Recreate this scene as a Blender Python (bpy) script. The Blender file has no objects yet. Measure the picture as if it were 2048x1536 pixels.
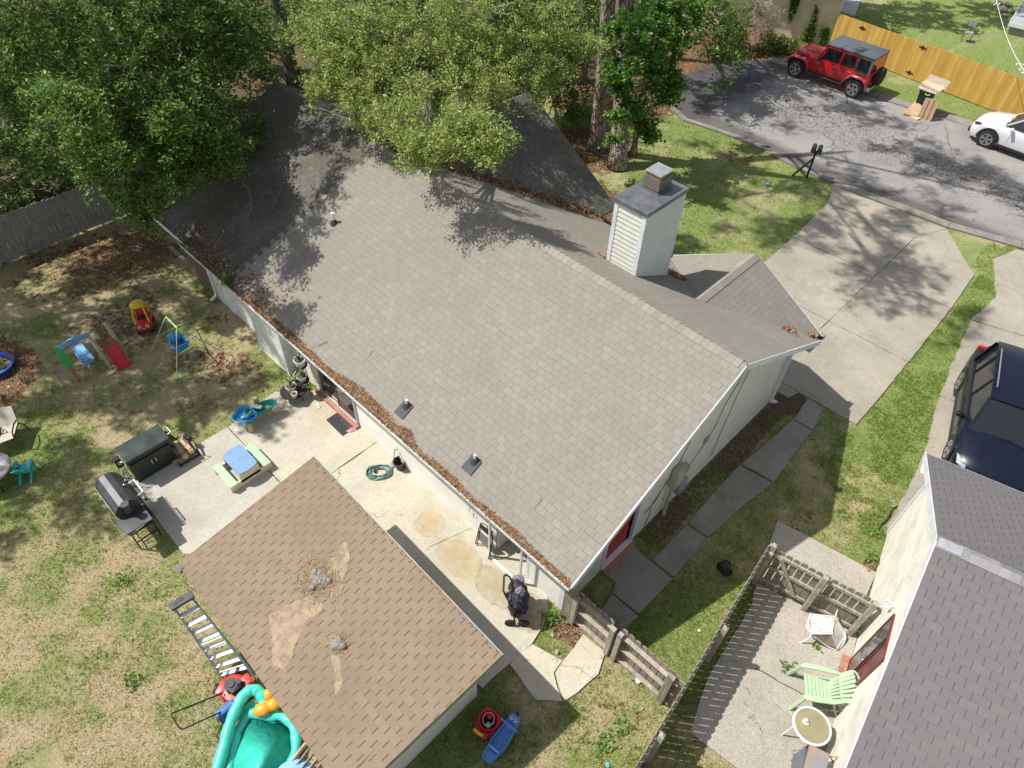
import bpy, bmesh, math, random
import numpy as np
from mathutils import Vector, Matrix

SC = bpy.context.scene
# ------------------------------------------------------------------ camera
FPX = 1403.996
PITCH, ROLL, YAW = math.radians(47.0200), math.radians(2.31535), math.radians(42.96881)
CAM = np.array([3.62991, -5.70392, 14.03424])
_cy, _sy = math.cos(YAW), math.sin(YAW)
_r0 = np.array([_cy, _sy, 0.0])
_fw = np.array([-_sy, _cy, 0.0]) * math.cos(PITCH) - np.array([0, 0, 1.0]) * math.sin(PITCH)
_up = np.cross(_r0, _fw)
CR = _r0 * math.cos(ROLL) + _up * math.sin(ROLL)
CU = -_r0 * math.sin(ROLL) + _up * math.cos(ROLL)
cd = bpy.data.cameras.new('camera')
cd.sensor_width = 36.0
cd.lens = 36.0 * FPX / 2048.0
cd.clip_end = 500.0
cam = bpy.data.objects.new('camera', cd)
SC.collection.objects.link(cam)
cam.matrix_world = Matrix(((CR[0], CU[0], -_fw[0], CAM[0]), (CR[1], CU[1], -_fw[1], CAM[1]), (CR[2], CU[2], -_fw[2], CAM[2]), (0, 0, 0, 1)))
SC.camera = cam

# ------------------------------------------------------------------ sky and sun
SUN = Vector((-0.54, -0.395, 1.0)).normalized()
w = bpy.data.worlds.new('World')
SC.world = w
w.use_nodes = True
nt = w.node_tree
bg = nt.nodes['Background']
sky = nt.nodes.new('ShaderNodeTexSky')
sky.sky_type = 'NISHITA'
sky.sun_disc = False
sky.sun_elevation = math.asin(SUN.z)
sky.sun_rotation = math.atan2(SUN.x, SUN.y)
sky.air_density = 1.0
sky.dust_density = 1.5
hsv = nt.nodes.new('ShaderNodeHueSaturation')      # summer haze: paler sky
hsv.inputs['Saturation'].default_value = 0.5
nt.links.new(sky.outputs[0], hsv.inputs['Color']); nt.links.new(hsv.outputs[0], bg.inputs[0])
bg.inputs[1].default_value = 0.125
sl = bpy.data.lights.new('sun', 'SUN')
sl.energy = 5.0
sl.angle = math.radians(0.55)
sl.color = (1.0, 0.955, 0.89)
so = bpy.data.objects.new('sun', sl)
SC.collection.objects.link(so)
so.rotation_euler = SUN.to_track_quat('Z', 'Y').to_euler()
so.location = (-20, -12, 40)
SC.view_settings.view_transform = 'Standard'
SC.view_settings.look = 'None'
SC.view_settings.exposure = 0.16
SC.view_settings.gamma = 1.0
SC.render.engine = 'CYCLES'
SC.cycles.max_bounces = 6
SC.cycles.transparent_max_bounces = 4

# ------------------------------------------------------------------ helpers
rnd = random.Random(7)
NR = np.random.default_rng(11)
PI = math.pi


def G(u, v, z=0.0):
    """where the ray through photograph pixel (u, v) meets height z"""
    d = CR * (u - 1024) / FPX - CU * (v - 768) / FPX + _fw
    t = (z - CAM[2]) / d[2]
    return CAM + d * t


def GP(u, v, p0, n):
    d = CR * (u - 1024) / FPX - CU * (v - 768) / FPX + _fw
    p0 = np.array(p0, float); n = np.array(n, float)
    return CAM + d * (((p0 - CAM) @ n) / (d @ n))


def PX(P):
    d = np.asarray(P, float) - CAM
    z = d @ _fw
    return 1024 + FPX * (d @ CR) / z, 768 - FPX * (d @ CU) / z


def tag(o, label=None, cat=None, group=None, kind=None):
    if label: o['label'] = label
    if cat: o['category'] = cat
    if group: o['group'] = group
    if kind: o['kind'] = kind
    return o


def thing(name, label, cat, loc=(0, 0, 0), rz=0.0, group=None):
    o = bpy.data.objects.new(name, None)
    o.empty_display_size = 0.2
    SC.collection.objects.link(o)
    o.location = loc
    o.rotation_euler = (0, 0, rz)
    return tag(o, label, cat, group)


def rotm(rx=0, ry=0, rz=0):
    return Matrix.Rotation(rz, 4, 'Z') @ Matrix.Rotation(ry, 4, 'Y') @ Matrix.Rotation(rx, 4, 'X')


class B:
    """collects shapes in one bmesh"""
    def __init__(s):
        s.bm = bmesh.new()
        s.uv = None

    def _xf(s, vs, c=(0, 0, 0), r=(0, 0, 0)):
        M = Matrix.Translation(Vector(c)) @ rotm(*r)
        for v in vs: v.co = M @ v.co

    def box(s, c, d, r=(0, 0, 0), bev=0.0, seg=2, taper=None):
        q = bmesh.ops.create_cube(s.bm, size=1.0)['verts']
        for v in q:
            v.co = Vector((v.co.x * d[0], v.co.y * d[1], v.co.z * d[2]))
            if taper and v.co.z > 0:
                v.co.x *= taper[0]; v.co.y *= taper[1]
        if bev > 0:
            es = list({e for v in q for e in v.link_edges})
            k = bmesh.ops.bevel(s.bm, geom=es, offset=bev, segments=seg, affect='EDGES', profile=0.5)
            q = list({v for f in k['faces'] for v in f.verts} | {v for v in q if v.is_valid})
        s._xf(q, c, r)
        return s

    def bb(s, x0, x1, y0, y1, z0, z1, bev=0.0):
        return s.box(((x0 + x1) / 2, (y0 + y1) / 2, (z0 + z1) / 2), (abs(x1 - x0), abs(y1 - y0), abs(z1 - z0)), bev=bev)

    def beam(s, a, b, w, h, bev=0.0):
        a = Vector(a); b = Vector(b); d = b - a
        L = d.length
        q = bmesh.ops.create_cube(s.bm, size=1.0)['verts']
        x = d.normalized()
        up = Vector((0, 0, 1)) if abs(x.z) < 0.98 else Vector((0, 1, 0))
        y = up.cross(x).normalized(); z = x.cross(y)
        M = Matrix(((x.x, y.x, z.x, 0), (x.y, y.y, z.y, 0), (x.z, y.z, z.z, 0), (0, 0, 0, 1)))
        for v in q: v.co = (a + b) / 2 + (M @ Vector((v.co.x * L, v.co.y * w, v.co.z * h)))
        if bev > 0:
            bmesh.ops.bevel(s.bm, geom=list({e for v in q for e in v.link_edges}), offset=bev, segments=1, affect='EDGES')
        return s

    def cyl(s, c, r, h, seg=20, r2=None, rot=(0, 0, 0)):
        q = bmesh.ops.create_cone(s.bm, cap_ends=True, segments=seg, radius1=r, radius2=r if r2 is None else r2, depth=h)['verts']
        s._xf(q, c, rot)
        return s

    def ball(s, c, r, sc=(1, 1, 1), rot=(0, 0, 0), seg=16):
        q = bmesh.ops.create_uvsphere(s.bm, u_segments=seg, v_segments=seg // 2 + 2, radius=r)['verts']
        for v in q: v.co = Vector((v.co.x * sc[0], v.co.y * sc[1], v.co.z * sc[2]))
        s._xf(q, c, rot)
        return s

    def lathe(s, prof, c=(0, 0, 0), seg=28, rot=(0, 0, 0), sx=1, sy=1):
        rings = []
        for r, z in prof:
            rings.append([s.bm.verts.new((r * math.cos(2 * PI * k / seg) * sx, r * math.sin(2 * PI * k / seg) * sy, z)) for k in range(seg)])
        for a, b in zip(rings, rings[1:]):
            for k in range(seg):
                s.bm.faces.new((a[k], a[(k + 1) % seg], b[(k + 1) % seg], b[k]))
        if prof[0][0] > 1e-5: s.bm.faces.new(list(reversed(rings[0])))
        if prof[-1][0] > 1e-5: s.bm.faces.new(rings[-1])
        s._xf([v for q in rings for v in q], c, rot)
        return s

    def tube(s, pts, r, seg=8, closed=False, cap=True):
        pts = [Vector(p) for p in pts]
        n = len(pts)
        rr = r if hasattr(r, '__len__') else [r] * n
        rings = []
        side = None
        for i, p in enumerate(pts):
            if closed: t = pts[(i + 1) % n] - pts[i - 1]
            else: t = pts[min(i + 1, n - 1)] - pts[max(i - 1, 0)]
            if t.length < 1e-9: t = Vector((0, 0, 1))
            t.normalize()
            if side is None:
                side = t.orthogonal().normalized()
            side = (side - t * side.dot(t))
            if side.length < 1e-6: side = t.orthogonal()
            side.normalize()
            o = t.cross(side)
            rings.append([s.bm.verts.new(p + (side * math.cos(2 * PI * k / seg) + o * math.sin(2 * PI * k / seg)) * rr[i]) for k in range(seg)])
        prs = list(zip(rings, rings[1:]))
        if closed: prs.append((rings[-1], rings[0]))
        for a, b in prs:
            for k in range(seg):
                s.bm.faces.new((a[k], a[(k + 1) % seg], b[(k + 1) % seg], b[k]))
        if cap and not closed:
            s.bm.faces.new(list(reversed(rings[0]))); s.bm.faces.new(rings[-1])
        return s

    def prism(s, poly, z0, z1, c=(0, 0, 0), r=(0, 0, 0)):
        """poly (x,y) extruded from z0 to z1"""
        a = [s.bm.verts.new((p[0], p[1], z0)) for p in poly]
        b = [s.bm.verts.new((p[0], p[1], z1)) for p in poly]
        n = len(poly)
        s.bm.faces.new(list(reversed(a))); s.bm.faces.new(b)
        for i in range(n): s.bm.faces.new((a[i], a[(i + 1) % n], b[(i + 1) % n], b[i]))
        s._xf(a + b, c, r)
        return s

    def poly(s, pts):
        s.bm.faces.new([s.bm.verts.new(p) for p in pts])
        return s

    def slab(s, pts, off):
        """polygon pts extruded by vector off"""
        a = [s.bm.verts.new(p) for p in pts]
        b = [s.bm.verts.new(Vector(p) + Vector(off)) for p in pts]
        n = len(pts)
        s.bm.faces.new(list(reversed(a))); s.bm.faces.new(b)
        for i in range(n): s.bm.faces.new((a[i], a[(i + 1) % n], b[(i + 1) % n], b[i]))
        return s

    def loft(s, rings, cap=True, closed=True):
        R = [[s.bm.verts.new(p) for p in q] for q in rings]
        n = len(R[0])
        for a, b in zip(R, R[1:]):
            for k in range(n if closed else n - 1):
                s.bm.faces.new((a[k], a[(k + 1) % n], b[(k + 1) % n], b[k]))
        if cap and closed:
            s.bm.faces.new(list(reversed(R[0]))); s.bm.faces.new(R[-1])
        return s

    def done(s, name, mat, parent=None, smooth=False, uvf=None, loc=None, fix=True):
        if fix:
            bmesh.ops.recalc_face_normals(s.bm, faces=s.bm.faces[:])
        if uvf:
            L = s.bm.loops.layers.uv.new('UVMap')
            for f in s.bm.faces:
                for l in f.loops: l[L].uv = uvf(l.vert.co, f.normal)
        me = bpy.data.meshes.new(name)
        s.bm.to_mesh(me); s.bm.free()
        if isinstance(mat, (list, tuple)):
            for m in mat: me.materials.append(m)
        else: me.materials.append(mat)
        if smooth:
            me.shade_smooth()
            if smooth != 2:
                try: me.set_sharp_from_angle(angle=math.radians(35))
                except Exception: pass
        o = bpy.data.objects.new(name, me)
        SC.collection.objects.link(o)
        if parent: o.parent = parent
        if loc is not None: o.location = loc
        return o


def copy_tree(o, parent=None):
    c = o.copy(); SC.collection.objects.link(c)
    if parent: c.parent = parent
    for ch in [x for x in SC.objects if x.parent == o]: copy_tree(ch, c)
    return c


# ------------------------------------------------------------------ materials
class MT:
    def __init__(s, name):
        s.m = bpy.data.materials.new(name)
        s.m.use_nodes = True
        s.t = s.m.node_tree
        s.p = s.t.nodes['Principled BSDF']
        s.out = s.t.nodes['Material Output']
        s._tc = None

    def n(s, typ, **kw):
        q = s.t.nodes.new('ShaderNode' + typ)
        for k, v in kw.items():
            if k.startswith('i_'):
                key = k[2:]
                key = int(key) if key.isdigit() else key.replace('_', ' ')
                s.set(q.inputs[key], v)
            else: setattr(q, k, v)
        return q

    def set(s, inp, v):
        if isinstance(v, bpy.types.NodeSocket): s.t.links.new(v, inp)
        elif isinstance(v, bpy.types.Node): s.t.links.new(v.outputs[0], inp)
        else:
            if hasattr(inp.default_value, '__len__') and not hasattr(v, '__len__'): v = (v, v, v)
            if inp.type == 'RGBA' and len(v) == 3: v = (*v, 1)
            inp.default_value = v

    def obj(s):
        if not s._tc: s._tc = s.t.nodes.new('ShaderNodeTexCoord')
        return s._tc.outputs['Object']

    def uvc(s):
        if not s._tc: s._tc = s.t.nodes.new('ShaderNodeTexCoord')
        return s._tc.outputs['UV']

    def scale(s, vec, sc, loc=(0, 0, 0), rot=(0, 0, 0)):
        q = s.n('Mapping', i_0=vec, i_3=sc)
        q.inputs[1].default_value = loc; q.inputs[2].default_value = rot
        return q.outputs[0]

    def noise(s, sc, vec=None, det=3, rough=0.55, dist=0.0):
        q = s.n('TexNoise', i_Vector=vec or s.obj(), i_Scale=sc, i_Detail=det, i_Roughness=rough, i_Distortion=dist)
        return q.outputs[0]

    def vor(s, sc, vec=None, feature='F1', out=0, rndm=1.0):
        q = s.n('TexVoronoi', i_Vector=vec or s.obj(), i_Scale=sc)
        q.feature = feature
        q.inputs['Randomness'].default_value = rndm
        return q.outputs[out]

    def ramp(s, f, stops, interp='LINEAR'):
        q = s.n('ValToRGB', i_0=f)
        q.color_ramp.interpolation = interp
        e = q.color_ramp.elements
        while len(e) < len(stops): e.new(0.5)
        for k, (p, c) in enumerate(stops):
            e[k].position = p
            if not hasattr(c, '__len__'): c = (c, c, c)
            e[k].color = (*c, 1)
        return q.outputs[0]

    def mr(s, f, a, b, c=0.0, d=1.0, smooth=False):
        q = s.n('MapRange', i_0=f, i_1=a, i_2=b, i_3=c, i_4=d)
        if smooth: q.interpolation_type = 'SMOOTHSTEP'
        return q.outputs[0]

    def mix(s, f, a, b, mode='MIX'):
        q = s.t.nodes.new('ShaderNodeMix')
        q.data_type = 'RGBA'; q.blend_type = mode
        s.set(q.inputs[0], f)
        s.set(q.inputs[6], a); s.set(q.inputs[7], b)
        return q.outputs[2]

    def math(s, op, a, b=0.0, c=0.0):
        q = s.n('Math', operation=op)
        s.set(q.inputs[0], a); s.set(q.inputs[1], b); s.set(q.inputs[2], c)
        return q.outputs[0]

    def attr(s, name, out=2):
        q = s.n('Attribute'); q.attribute_name = name
        return q.outputs[out]

    def island(s):
        return s.n('NewGeometry').outputs['Random Per Island']

    def bump(s, h, strength=0.3, dist=0.02, nrm=None):
        q = s.n('Bump', i_Height=h, i_Strength=strength, i_Distance=dist)
        if nrm is not None: s.set(q.inputs['Normal'], nrm)
        s.t.links.new(q.outputs[0], s.p.inputs['Normal'])
        return q.outputs[0]

    def fin(s, col, rough=0.6, metal=0.0, spec=0.5, coat=0.0):
        s.set(s.p.inputs['Base Color'], col)
        s.set(s.p.inputs['Roughness'], rough)
        s.set(s.p.inputs['Metallic'], metal)
        s.p.inputs['Specular IOR Level'].default_value = spec
        if coat:
            s.p.inputs['Coat Weight'].default_value = coat
            s.p.inputs['Coat Roughness'].default_value = 0.05
        return s.m


def sc3(c, k): return tuple(min(1, x * k) for x in c)


MATS = {}


def pm(name, col, rough=0.6, metal=0.0, var=0.12, vs=6.0, bump=0.0, bs=60.0, spec=0.5, coat=0.0, col2=None, dirt=0.0):
    """plain material with uneven tone, optional grime and grain"""
    if name in MATS: return MATS[name]
    t = MT(name)
    f = t.noise(vs, det=5)
    c = t.mix(t.mr(f, 0.3, 0.7), sc3(col, 1 - var), sc3(col2 or col, 1 + var))
    if dirt > 0:
        g = t.mr(t.noise(vs * 0.6, det=8, rough=0.7), 0.48, 0.72)
        c = t.mix(t.math('MULTIPLY', g, dirt), c, (0.10, 0.085, 0.06))
    r = t.mr(f, 0.2, 0.8, rough * 0.85, min(1, rough * 1.15))
    if bump > 0: t.bump(t.noise(bs, det=3), bump, 0.01)
    MATS[name] = t.fin(c, r, metal, spec, coat)
    return MATS[name]


def leafmat(name, stops, trans=0.35, gloss=0.35):
    if name in MATS: return MATS[name]
    t = MT(name)
    c = t.ramp(t.island(), stops)
    t.fin(c, max(gloss, 0.5), 0, 0.3)
    tr = t.n('BsdfTranslucent')
    c2 = t.mix(1.0, c, (1.25, 1.3, 0.55), 'MULTIPLY')
    t.set(tr.inputs[0], c2)
    ms = t.n('MixShader', i_0=trans)
    t.t.links.new(t.p.outputs[0], ms.inputs[1]); t.t.links.new(tr.outputs[0], ms.inputs[2])
    t.t.links.new(ms.outputs[0], t.out.inputs[0])
    MATS[name] = t.m
    return t.m


def shingle(name, c1, c2, c3, bw, rh, line=(0.05, 0.045, 0.04), mort=0.006, moss=None, off=0.5, linestr=1.0, dirt=None, dirtamt=0.5, hline=0.5, edge=None):
    """asphalt shingle in uv metres: courses rh high, tabs bw wide"""
    t = MT(name)
    uv = t.uvc()
    br = t.n('TexBrick', i_Vector=uv, i_Scale=1.0)
    t.set(br.inputs['Color1'], (0, 0, 0)); t.set(br.inputs['Color2'], (1, 1, 1)); t.set(br.inputs['Mortar'], (0.5, 0.5, 0.5))
    br.inputs['Mortar Size'].default_value = 0.0
    br.inputs['Brick Width'].default_value = bw; br.inputs['Row Height'].default_value = rh
    br.offset = off; br.offset_frequency = 2; br.squash = 1.0
    sep = t.n('SeparateXYZ', i_0=uv)
    row = t.math('FLOOR', t.math('DIVIDE', sep.outputs[1], rh))
    fv = t.math('FRACT', t.math('DIVIDE', sep.outputs[1], rh))          # 0 at the butt edge of a course
    odd = t.math('MULTIPLY', t.math('FRACT', t.math('MULTIPLY', row, 0.5)), 2 * off)
    fu = t.math('FRACT', t.math('ADD', t.math('DIVIDE', sep.outputs[0], bw), odd))
    # second finer random: tab shade
    cell = t.n('CombineXYZ', i_0=t.math('FLOOR', t.math('ADD', t.math('DIVIDE', sep.outputs[0], bw), odd)), i_1=row)
    wn = t.n('TexWhiteNoise', i_Vector=cell.outputs[0]); wn.noise_dimensions = '2D'
    c = t.ramp(wn.outputs[0], [(0.0, c1), (0.35, c2), (0.65, c1), (1.0, c3)])
    c = t.mix(t.mr(t.noise(1.1, det=4), 0.3, 0.7, 0, 0.35), c, c2)
    gr = t.noise(230, det=2)
    c = t.mix(t.mr(gr, 0.3, 0.7, 0.0, 0.34), c, sc3(c1, 0.55))
    gr2 = t.vor(170, out=0)
    c = t.mix(t.mr(gr2, 0.0, 0.22, 0.2, 0.0), c, sc3(c3, 1.25))
    wob = t.mr(t.noise(9, det=2), 0, 1, -0.5, 0.5)
    duv = t.math('ADD', fu, t.math('MULTIPLY', wob, 0.04))
    lv = t.mr(t.math('ABSOLUTE', t.math('SUBTRACT', duv, 0.5)), 0.5 - mort / bw * 1.6, 0.5 - mort / bw * 0.3)      # slot
    lh = t.mr(t.math('ADD', fv, t.math('MULTIPLY', wob, 0.05)), mort / rh * 1.7, mort / rh * 0.3, 0, 1)
    brk = t.mr(t.noise(5, det=3), 0.35, 0.6)
    m = t.math('MAXIMUM', t.math('MULTIPLY', lv, linestr), t.math('MULTIPLY', t.math('MULTIPLY', lh, hline), brk))
    c = t.mix(m, c, line)
    if edge:
        e = t.mr(fv, 0.0, 0.2, 0.5, 0.0)
        c = t.mix(t.math('MULTIPLY', e, t.mr(t.noise(3.3), 0.45, 0.6)), c, edge)
    if dirt:
        d = t.mr(t.noise(0.55, det=7, rough=0.65), 0.42, 0.66)
        c = t.mix(t.math('MULTIPLY', d, dirtamt), c, dirt)
    if moss:
        d = t.mr(t.noise(0.9, det=8, rough=0.7), 0.42, 0.6)
        c = t.mix(t.math('MULTIPLY', d, 0.75), c, moss)
    saw = t.math('MULTIPLY', t.math('SUBTRACT', 1.0, fv), 1.0)
    h = t.math('SUBTRACT', t.math('ADD', saw, t.math('MULTIPLY', wn.outputs[0], 0.35)), t.math('MULTIPLY', lv, 0.8))
    h = t.math('ADD', h, t.math('MULTIPLY', gr, 0.25))
    t.bump(h, 0.55, 0.012)
    return t.fin(c, 0.9, 0, 0.25)


def concrete(name, c1, c2, speck=0.5, stains=(), dark=None, scl=1.0):
    t = MT(name)
    o = t.obj()
    c = t.mix(t.mr(t.noise(0.5 * scl, det=7, rough=0.65), 0.35, 0.68), c1, c2)
    if dark:
        c = t.mix(t.mr(t.noise(0.9 * scl, det=8, rough=0.72, dist=0.4), 0.52, 0.74, 0, 0.75), c, dark)
    c = t.mix(t.mr(t.noise(14, det=4), 0.35, 0.7, 0, 0.25), c, sc3(c1, 0.7))
    v = t.vor(75, out=1)
    bwv = t.n('RGBToBW', i_0=v).outputs[0]
    c = t.mix(t.mr(bwv, 0.55, 0.95, 0, speck * 0.38), c, sc3(c2, 1.3))
    c = t.mix(t.mr(bwv, 0.36, 0.1, 0, speck * 0.45), c, sc3(c1, 0.45))
    wob = t.n('VectorMath', operation='SCALE'); 
    nz = t.n('TexNoise', i_Vector=o, i_Scale=2.6, i_Detail=7.0, i_Roughness=0.68)
    t.set(wob.inputs[0], nz.outputs[1]); wob.inputs['Scale'].default_value = 0.35
    av = t.n('VectorMath', operation='ADD'); t.set(av.inputs[0], o); t.set(av.inputs[1], wob.outputs[0])
    for (x, y, rx, ry, col, amt, ring) in stains:
        mp = t.n('Mapping', i_0=av.outputs[0]); mp.inputs[3].default_value = (1 / rx, 1 / ry, 0)
        mp.inputs[1].default_value = (-(x + 0.175) / rx, -(y + 0.175) / ry, 0)
        ln = t.n('VectorMath', operation='LENGTH'); t.set(ln.inputs[0], mp.outputs[0])
        d = ln.outputs[1]
        f = t.math('MULTIPLY', t.mr(d, 1.08, 0.88, 0, 1, True), t.mr(t.noise(5, det=7, rough=0.7), 0.3, 0.62, 0.25, 1.0))
        c = t.mix(t.math('MULTIPLY', f, amt), c, col)
        if ring:
            rg = t.math('MULTIPLY', t.mr(d, 1.05, 0.97, 0, 1, True), t.mr(d, 0.86, 0.96, 0, 1, True))
            c = t.mix(t.math('MULTIPLY', rg, t.mr(t.noise(2.5, det=4), 0.4, 0.65, 0.0, 0.4)), c, sc3(col, 0.55))
            c = t.mix(t.math('MULTIPLY', t.mr(d, 0.75, 0.1, 0, 1, True), t.mr(t.noise(3, det=6), 0.3, 0.7, 0.0, 0.55)), c, (0.36, 0.22, 0.09))
    # hairline cracks
    nz2 = t.n('TexNoise', i_Vector=o, i_Scale=1.3, i_Detail=4.0)
    av2 = t.n('VectorMath', operation='ADD'); t.set(av2.inputs[0], o); t.set(av2.inputs[1], nz2.outputs[1])
    ed = t.vor(0.28, vec=av2.outputs[0], feature='DISTANCE_TO_EDGE')
    cr = t.math('MULTIPLY', t.mr(ed, 0.0025, 0.0008), t.mr(t.noise(0.8), 0.5, 0.56))
    c = t.mix(t.math('MULTIPLY', cr, 0.8), c, (0.12, 0.1, 0.08))
    t.bump(t.math('ADD', t.noise(90, det=3), t.math('MULTIPLY', bwv, 0.4)), 0.35, 0.006)
    return t.fin(c, 0.92, 0, 0.2)
# ------------------------------------------------------------------ shared materials
WHITE = pm('white_trim', (0.72, 0.74, 0.76), 0.5, var=0.06, vs=3, dirt=0.25)
SIDE = pm('cream_siding', (0.70, 0.70, 0.63), 0.55, var=0.05, vs=2.5, bump=0.15, bs=90, dirt=0.15)
SIDE2 = pm('weathered_cream_siding', (0.66, 0.65, 0.56), 0.6, var=0.07, vs=2, bump=0.2, bs=90, dirt=0.35)
BROWNW = pm('brown_board_siding', (0.16, 0.115, 0.07), 0.9, var=0.3, vs=5, bump=0.5, bs=30, dirt=0.4)
BLACK = pm('black_metal', (0.025, 0.026, 0.03), 0.42, 0.2, var=0.2, vs=12, dirt=0.2)
BLKPL = pm('black_plastic', (0.018, 0.018, 0.02), 0.5, var=0.15)
RUB = pm('rubber', (0.022, 0.022, 0.023), 0.85, var=0.2, bump=0.3, bs=80)
ALLOY = pm('alloy', (0.55, 0.56, 0.58), 0.3, 0.85, var=0.05)
STEEL = pm('steel', (0.5, 0.51, 0.53), 0.35, 0.9, var=0.1)
GLASSD = pm('dark_glass', (0.012, 0.016, 0.018), 0.06, 0, var=0.1, spec=0.9)
BRICK = None
t = MT('brick_step')
br = t.n('TexBrick', i_Vector=t.scale(t.obj(), (1, 1, 1)), i_Scale=1.0)
t.set(br.inputs['Color1'], (0.36, 0.13, 0.07)); t.set(br.inputs['Color2'], (0.5, 0.24, 0.15)); t.set(br.inputs['Mortar'], (0.34, 0.3, 0.26))
br.inputs['Mortar Size'].default_value = 0.006; br.inputs['Brick Width'].default_value = 0.2; br.inputs['Row Height'].default_value = 0.067
BRICK = t.fin(t.mix(t.mr(t.noise(20), 0.3, 0.7, 0, 0.3), br.outputs[0], (0.2, 0.1, 0.07)), 0.9)


def weathered(name, c1, c2, dark=(0.07, 0.055, 0.045)):
    t = MT(name)
    o = t.obj()
    g = t.noise(7, vec=t.scale(o, (1.0, 1.0, 1.0)), det=6, rough=0.7)
    c = t.mix(t.mr(g, 0.3, 0.7), c1, c2)
    gr = t.noise(38, vec=t.scale(o, (1, 1, 0.12)), det=4)
    c = t.mix(t.mr(gr, 0.45, 0.75, 0, 0.55), c, dark)
    c = t.mix(t.mr(t.noise(3.1, det=7, rough=0.75), 0.5, 0.72, 0, 0.7), c, dark)
    t.bump(gr, 0.5, 0.01)
    return t.fin(c, 0.95, 0, 0.15)


GREYW = weathered('weathered_fence_wood', (0.21, 0.195, 0.145), (0.36, 0.33, 0.25), (0.05, 0.04, 0.03))
GREYW2 = weathered('pale_weathered_board', (0.33, 0.295, 0.245), (0.50, 0.455, 0.38), (0.10, 0.065, 0.05))
DARKW = weathered('old_grey_fence_wood', (0.24, 0.23, 0.22), (0.36, 0.34, 0.32), (0.08, 0.075, 0.07))
t = MT('yellow_stained_fence_wood')
o_ = t.obj()
gx = t.math('FLOOR', t.math('DIVIDE', t.n('SeparateXYZ', i_0=o_).outputs[0], 0.14))
wn = t.n('TexWhiteNoise'); wn.noise_dimensions = '1D'; t.set(wn.inputs['W'], gx)
c = t.ramp(wn.outputs[0], [(0, (0.50, 0.30, 0.07)), (0.5, (0.58, 0.36, 0.09)), (1, (0.65, 0.43, 0.13))])
c = t.mix(t.mr(t.noise(16, vec=t.scale(o_, (1, 1, 0.1)), det=5), 0.4, 0.75, 0, 0.5), c, (0.36, 0.17, 0.02))
c = t.mix(t.mr(t.vor(1.9, vec=t.scale(o_, (2.2, 2.2, 1)), out=0), 0.0, 0.09, 0.8, 0), c, (0.75, 0.5, 0.15))
YELW = t.fin(c, 0.8, 0, 0.2)

# ------------------------------------------------------------------ noise in numpy
_lat = np.random.default_rng(5).random((256, 256))


def vn(x, y, sc, sd=0):
    x = np.asarray(x) * sc + sd * 17.3; y = np.asarray(y) * sc + sd * 9.1
    xi = np.floor(x).astype(int); yi = np.floor(y).astype(int)
    fx = x - xi; fy = y - yi
    fx = fx * fx * (3 - 2 * fx); fy = fy * fy * (3 - 2 * fy)
    a = _lat[xi & 255, yi & 255]; b = _lat[(xi + 1) & 255, yi & 255]
    c = _lat[xi & 255, (yi + 1) & 255]; d = _lat[(xi + 1) & 255, (yi + 1) & 255]
    return (a * (1 - fx) + b * fx) * (1 - fy) + (c * (1 - fx) + d * fx) * fy


def fbm(x, y, sc, oc=4, sd=0):
    s = 0; a = 0.5; t_ = 0
    for k in range(oc):
        s = s + a * vn(x, y, sc * 2 ** k, sd + k); t_ += a; a *= 0.55
    return s / t_


def sst(x, a, b):
    t_ = np.clip((x - a) / (b - a), 0, 1)
    return t_ * t_ * (3 - 2 * t_)


def inpoly(x, y, poly):
    r = np.zeros(np.shape(x), bool)
    n = len(poly)
    for i in range(n):
        x0, y0 = poly[i][:2]; x1, y1 = poly[(i + 1) % n][:2]
        if y0 == y1: continue
        c = ((y0 > y) != (y1 > y)) & (x < (x1 - x0) * (y - y0) / (y1 - y0) + x0)
        r ^= c
    return r


def litter(x, y):
    n = fbm(x, y, 0.45, 4, 3)
    L = 0.5 * sst(-x, 18.5, 20.5)
    for (cx, cy, rx, ry, s) in [(-12.3, 15.2, 2.6, 2.6, 1.0), (-13.5, 27, 3.5, 6, 1.1), (-14.2, 19.5, 3.2, 4.0, 1.0), (-9.5, 12.0, 3.6, 1.9, 0.95),
                                (-18.0, -2.0, 2.2, 4.2, 0.5), (-15.6, -6.2, 2.2, 1.6, 1.0), (-10.8, -1.2, 2.6, 0.9, 0.55), (-12.6, 30.4, 3, 2, 1), (-9.8, -2.7, 1.6, 0.9, 0.45),
                                (-15.6, 12.5, 3.0, 4.0, 1.1), (-7.9, 19.2, 1.2, 0.9, 0.6), (4.35, 5.5, 0.5, 0.7, 0.7), (-7.0, -2.1, 0, 0, 0),
                                (0.3, -0.2, 0.35, 0.4, 0.9), (2.2, -1.0, 0.6, 1.6, 0.55), (1.0, -0.35, 0.6, 0.3, 0.45), (2.9, 5.6, 0.9, 0.8, 0.4)]:
        if rx <= 0: continue
        d = np.sqrt(((x - cx) / rx) ** 2 + ((y - cy) / ry) ** 2)
        L = np.maximum(L, s * (1 - sst(d, 0.55, 1.15)))
    return np.clip(L + (n - 0.5) * 0.8 * (L > 0.02) - 0.05, 0, 1)


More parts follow.
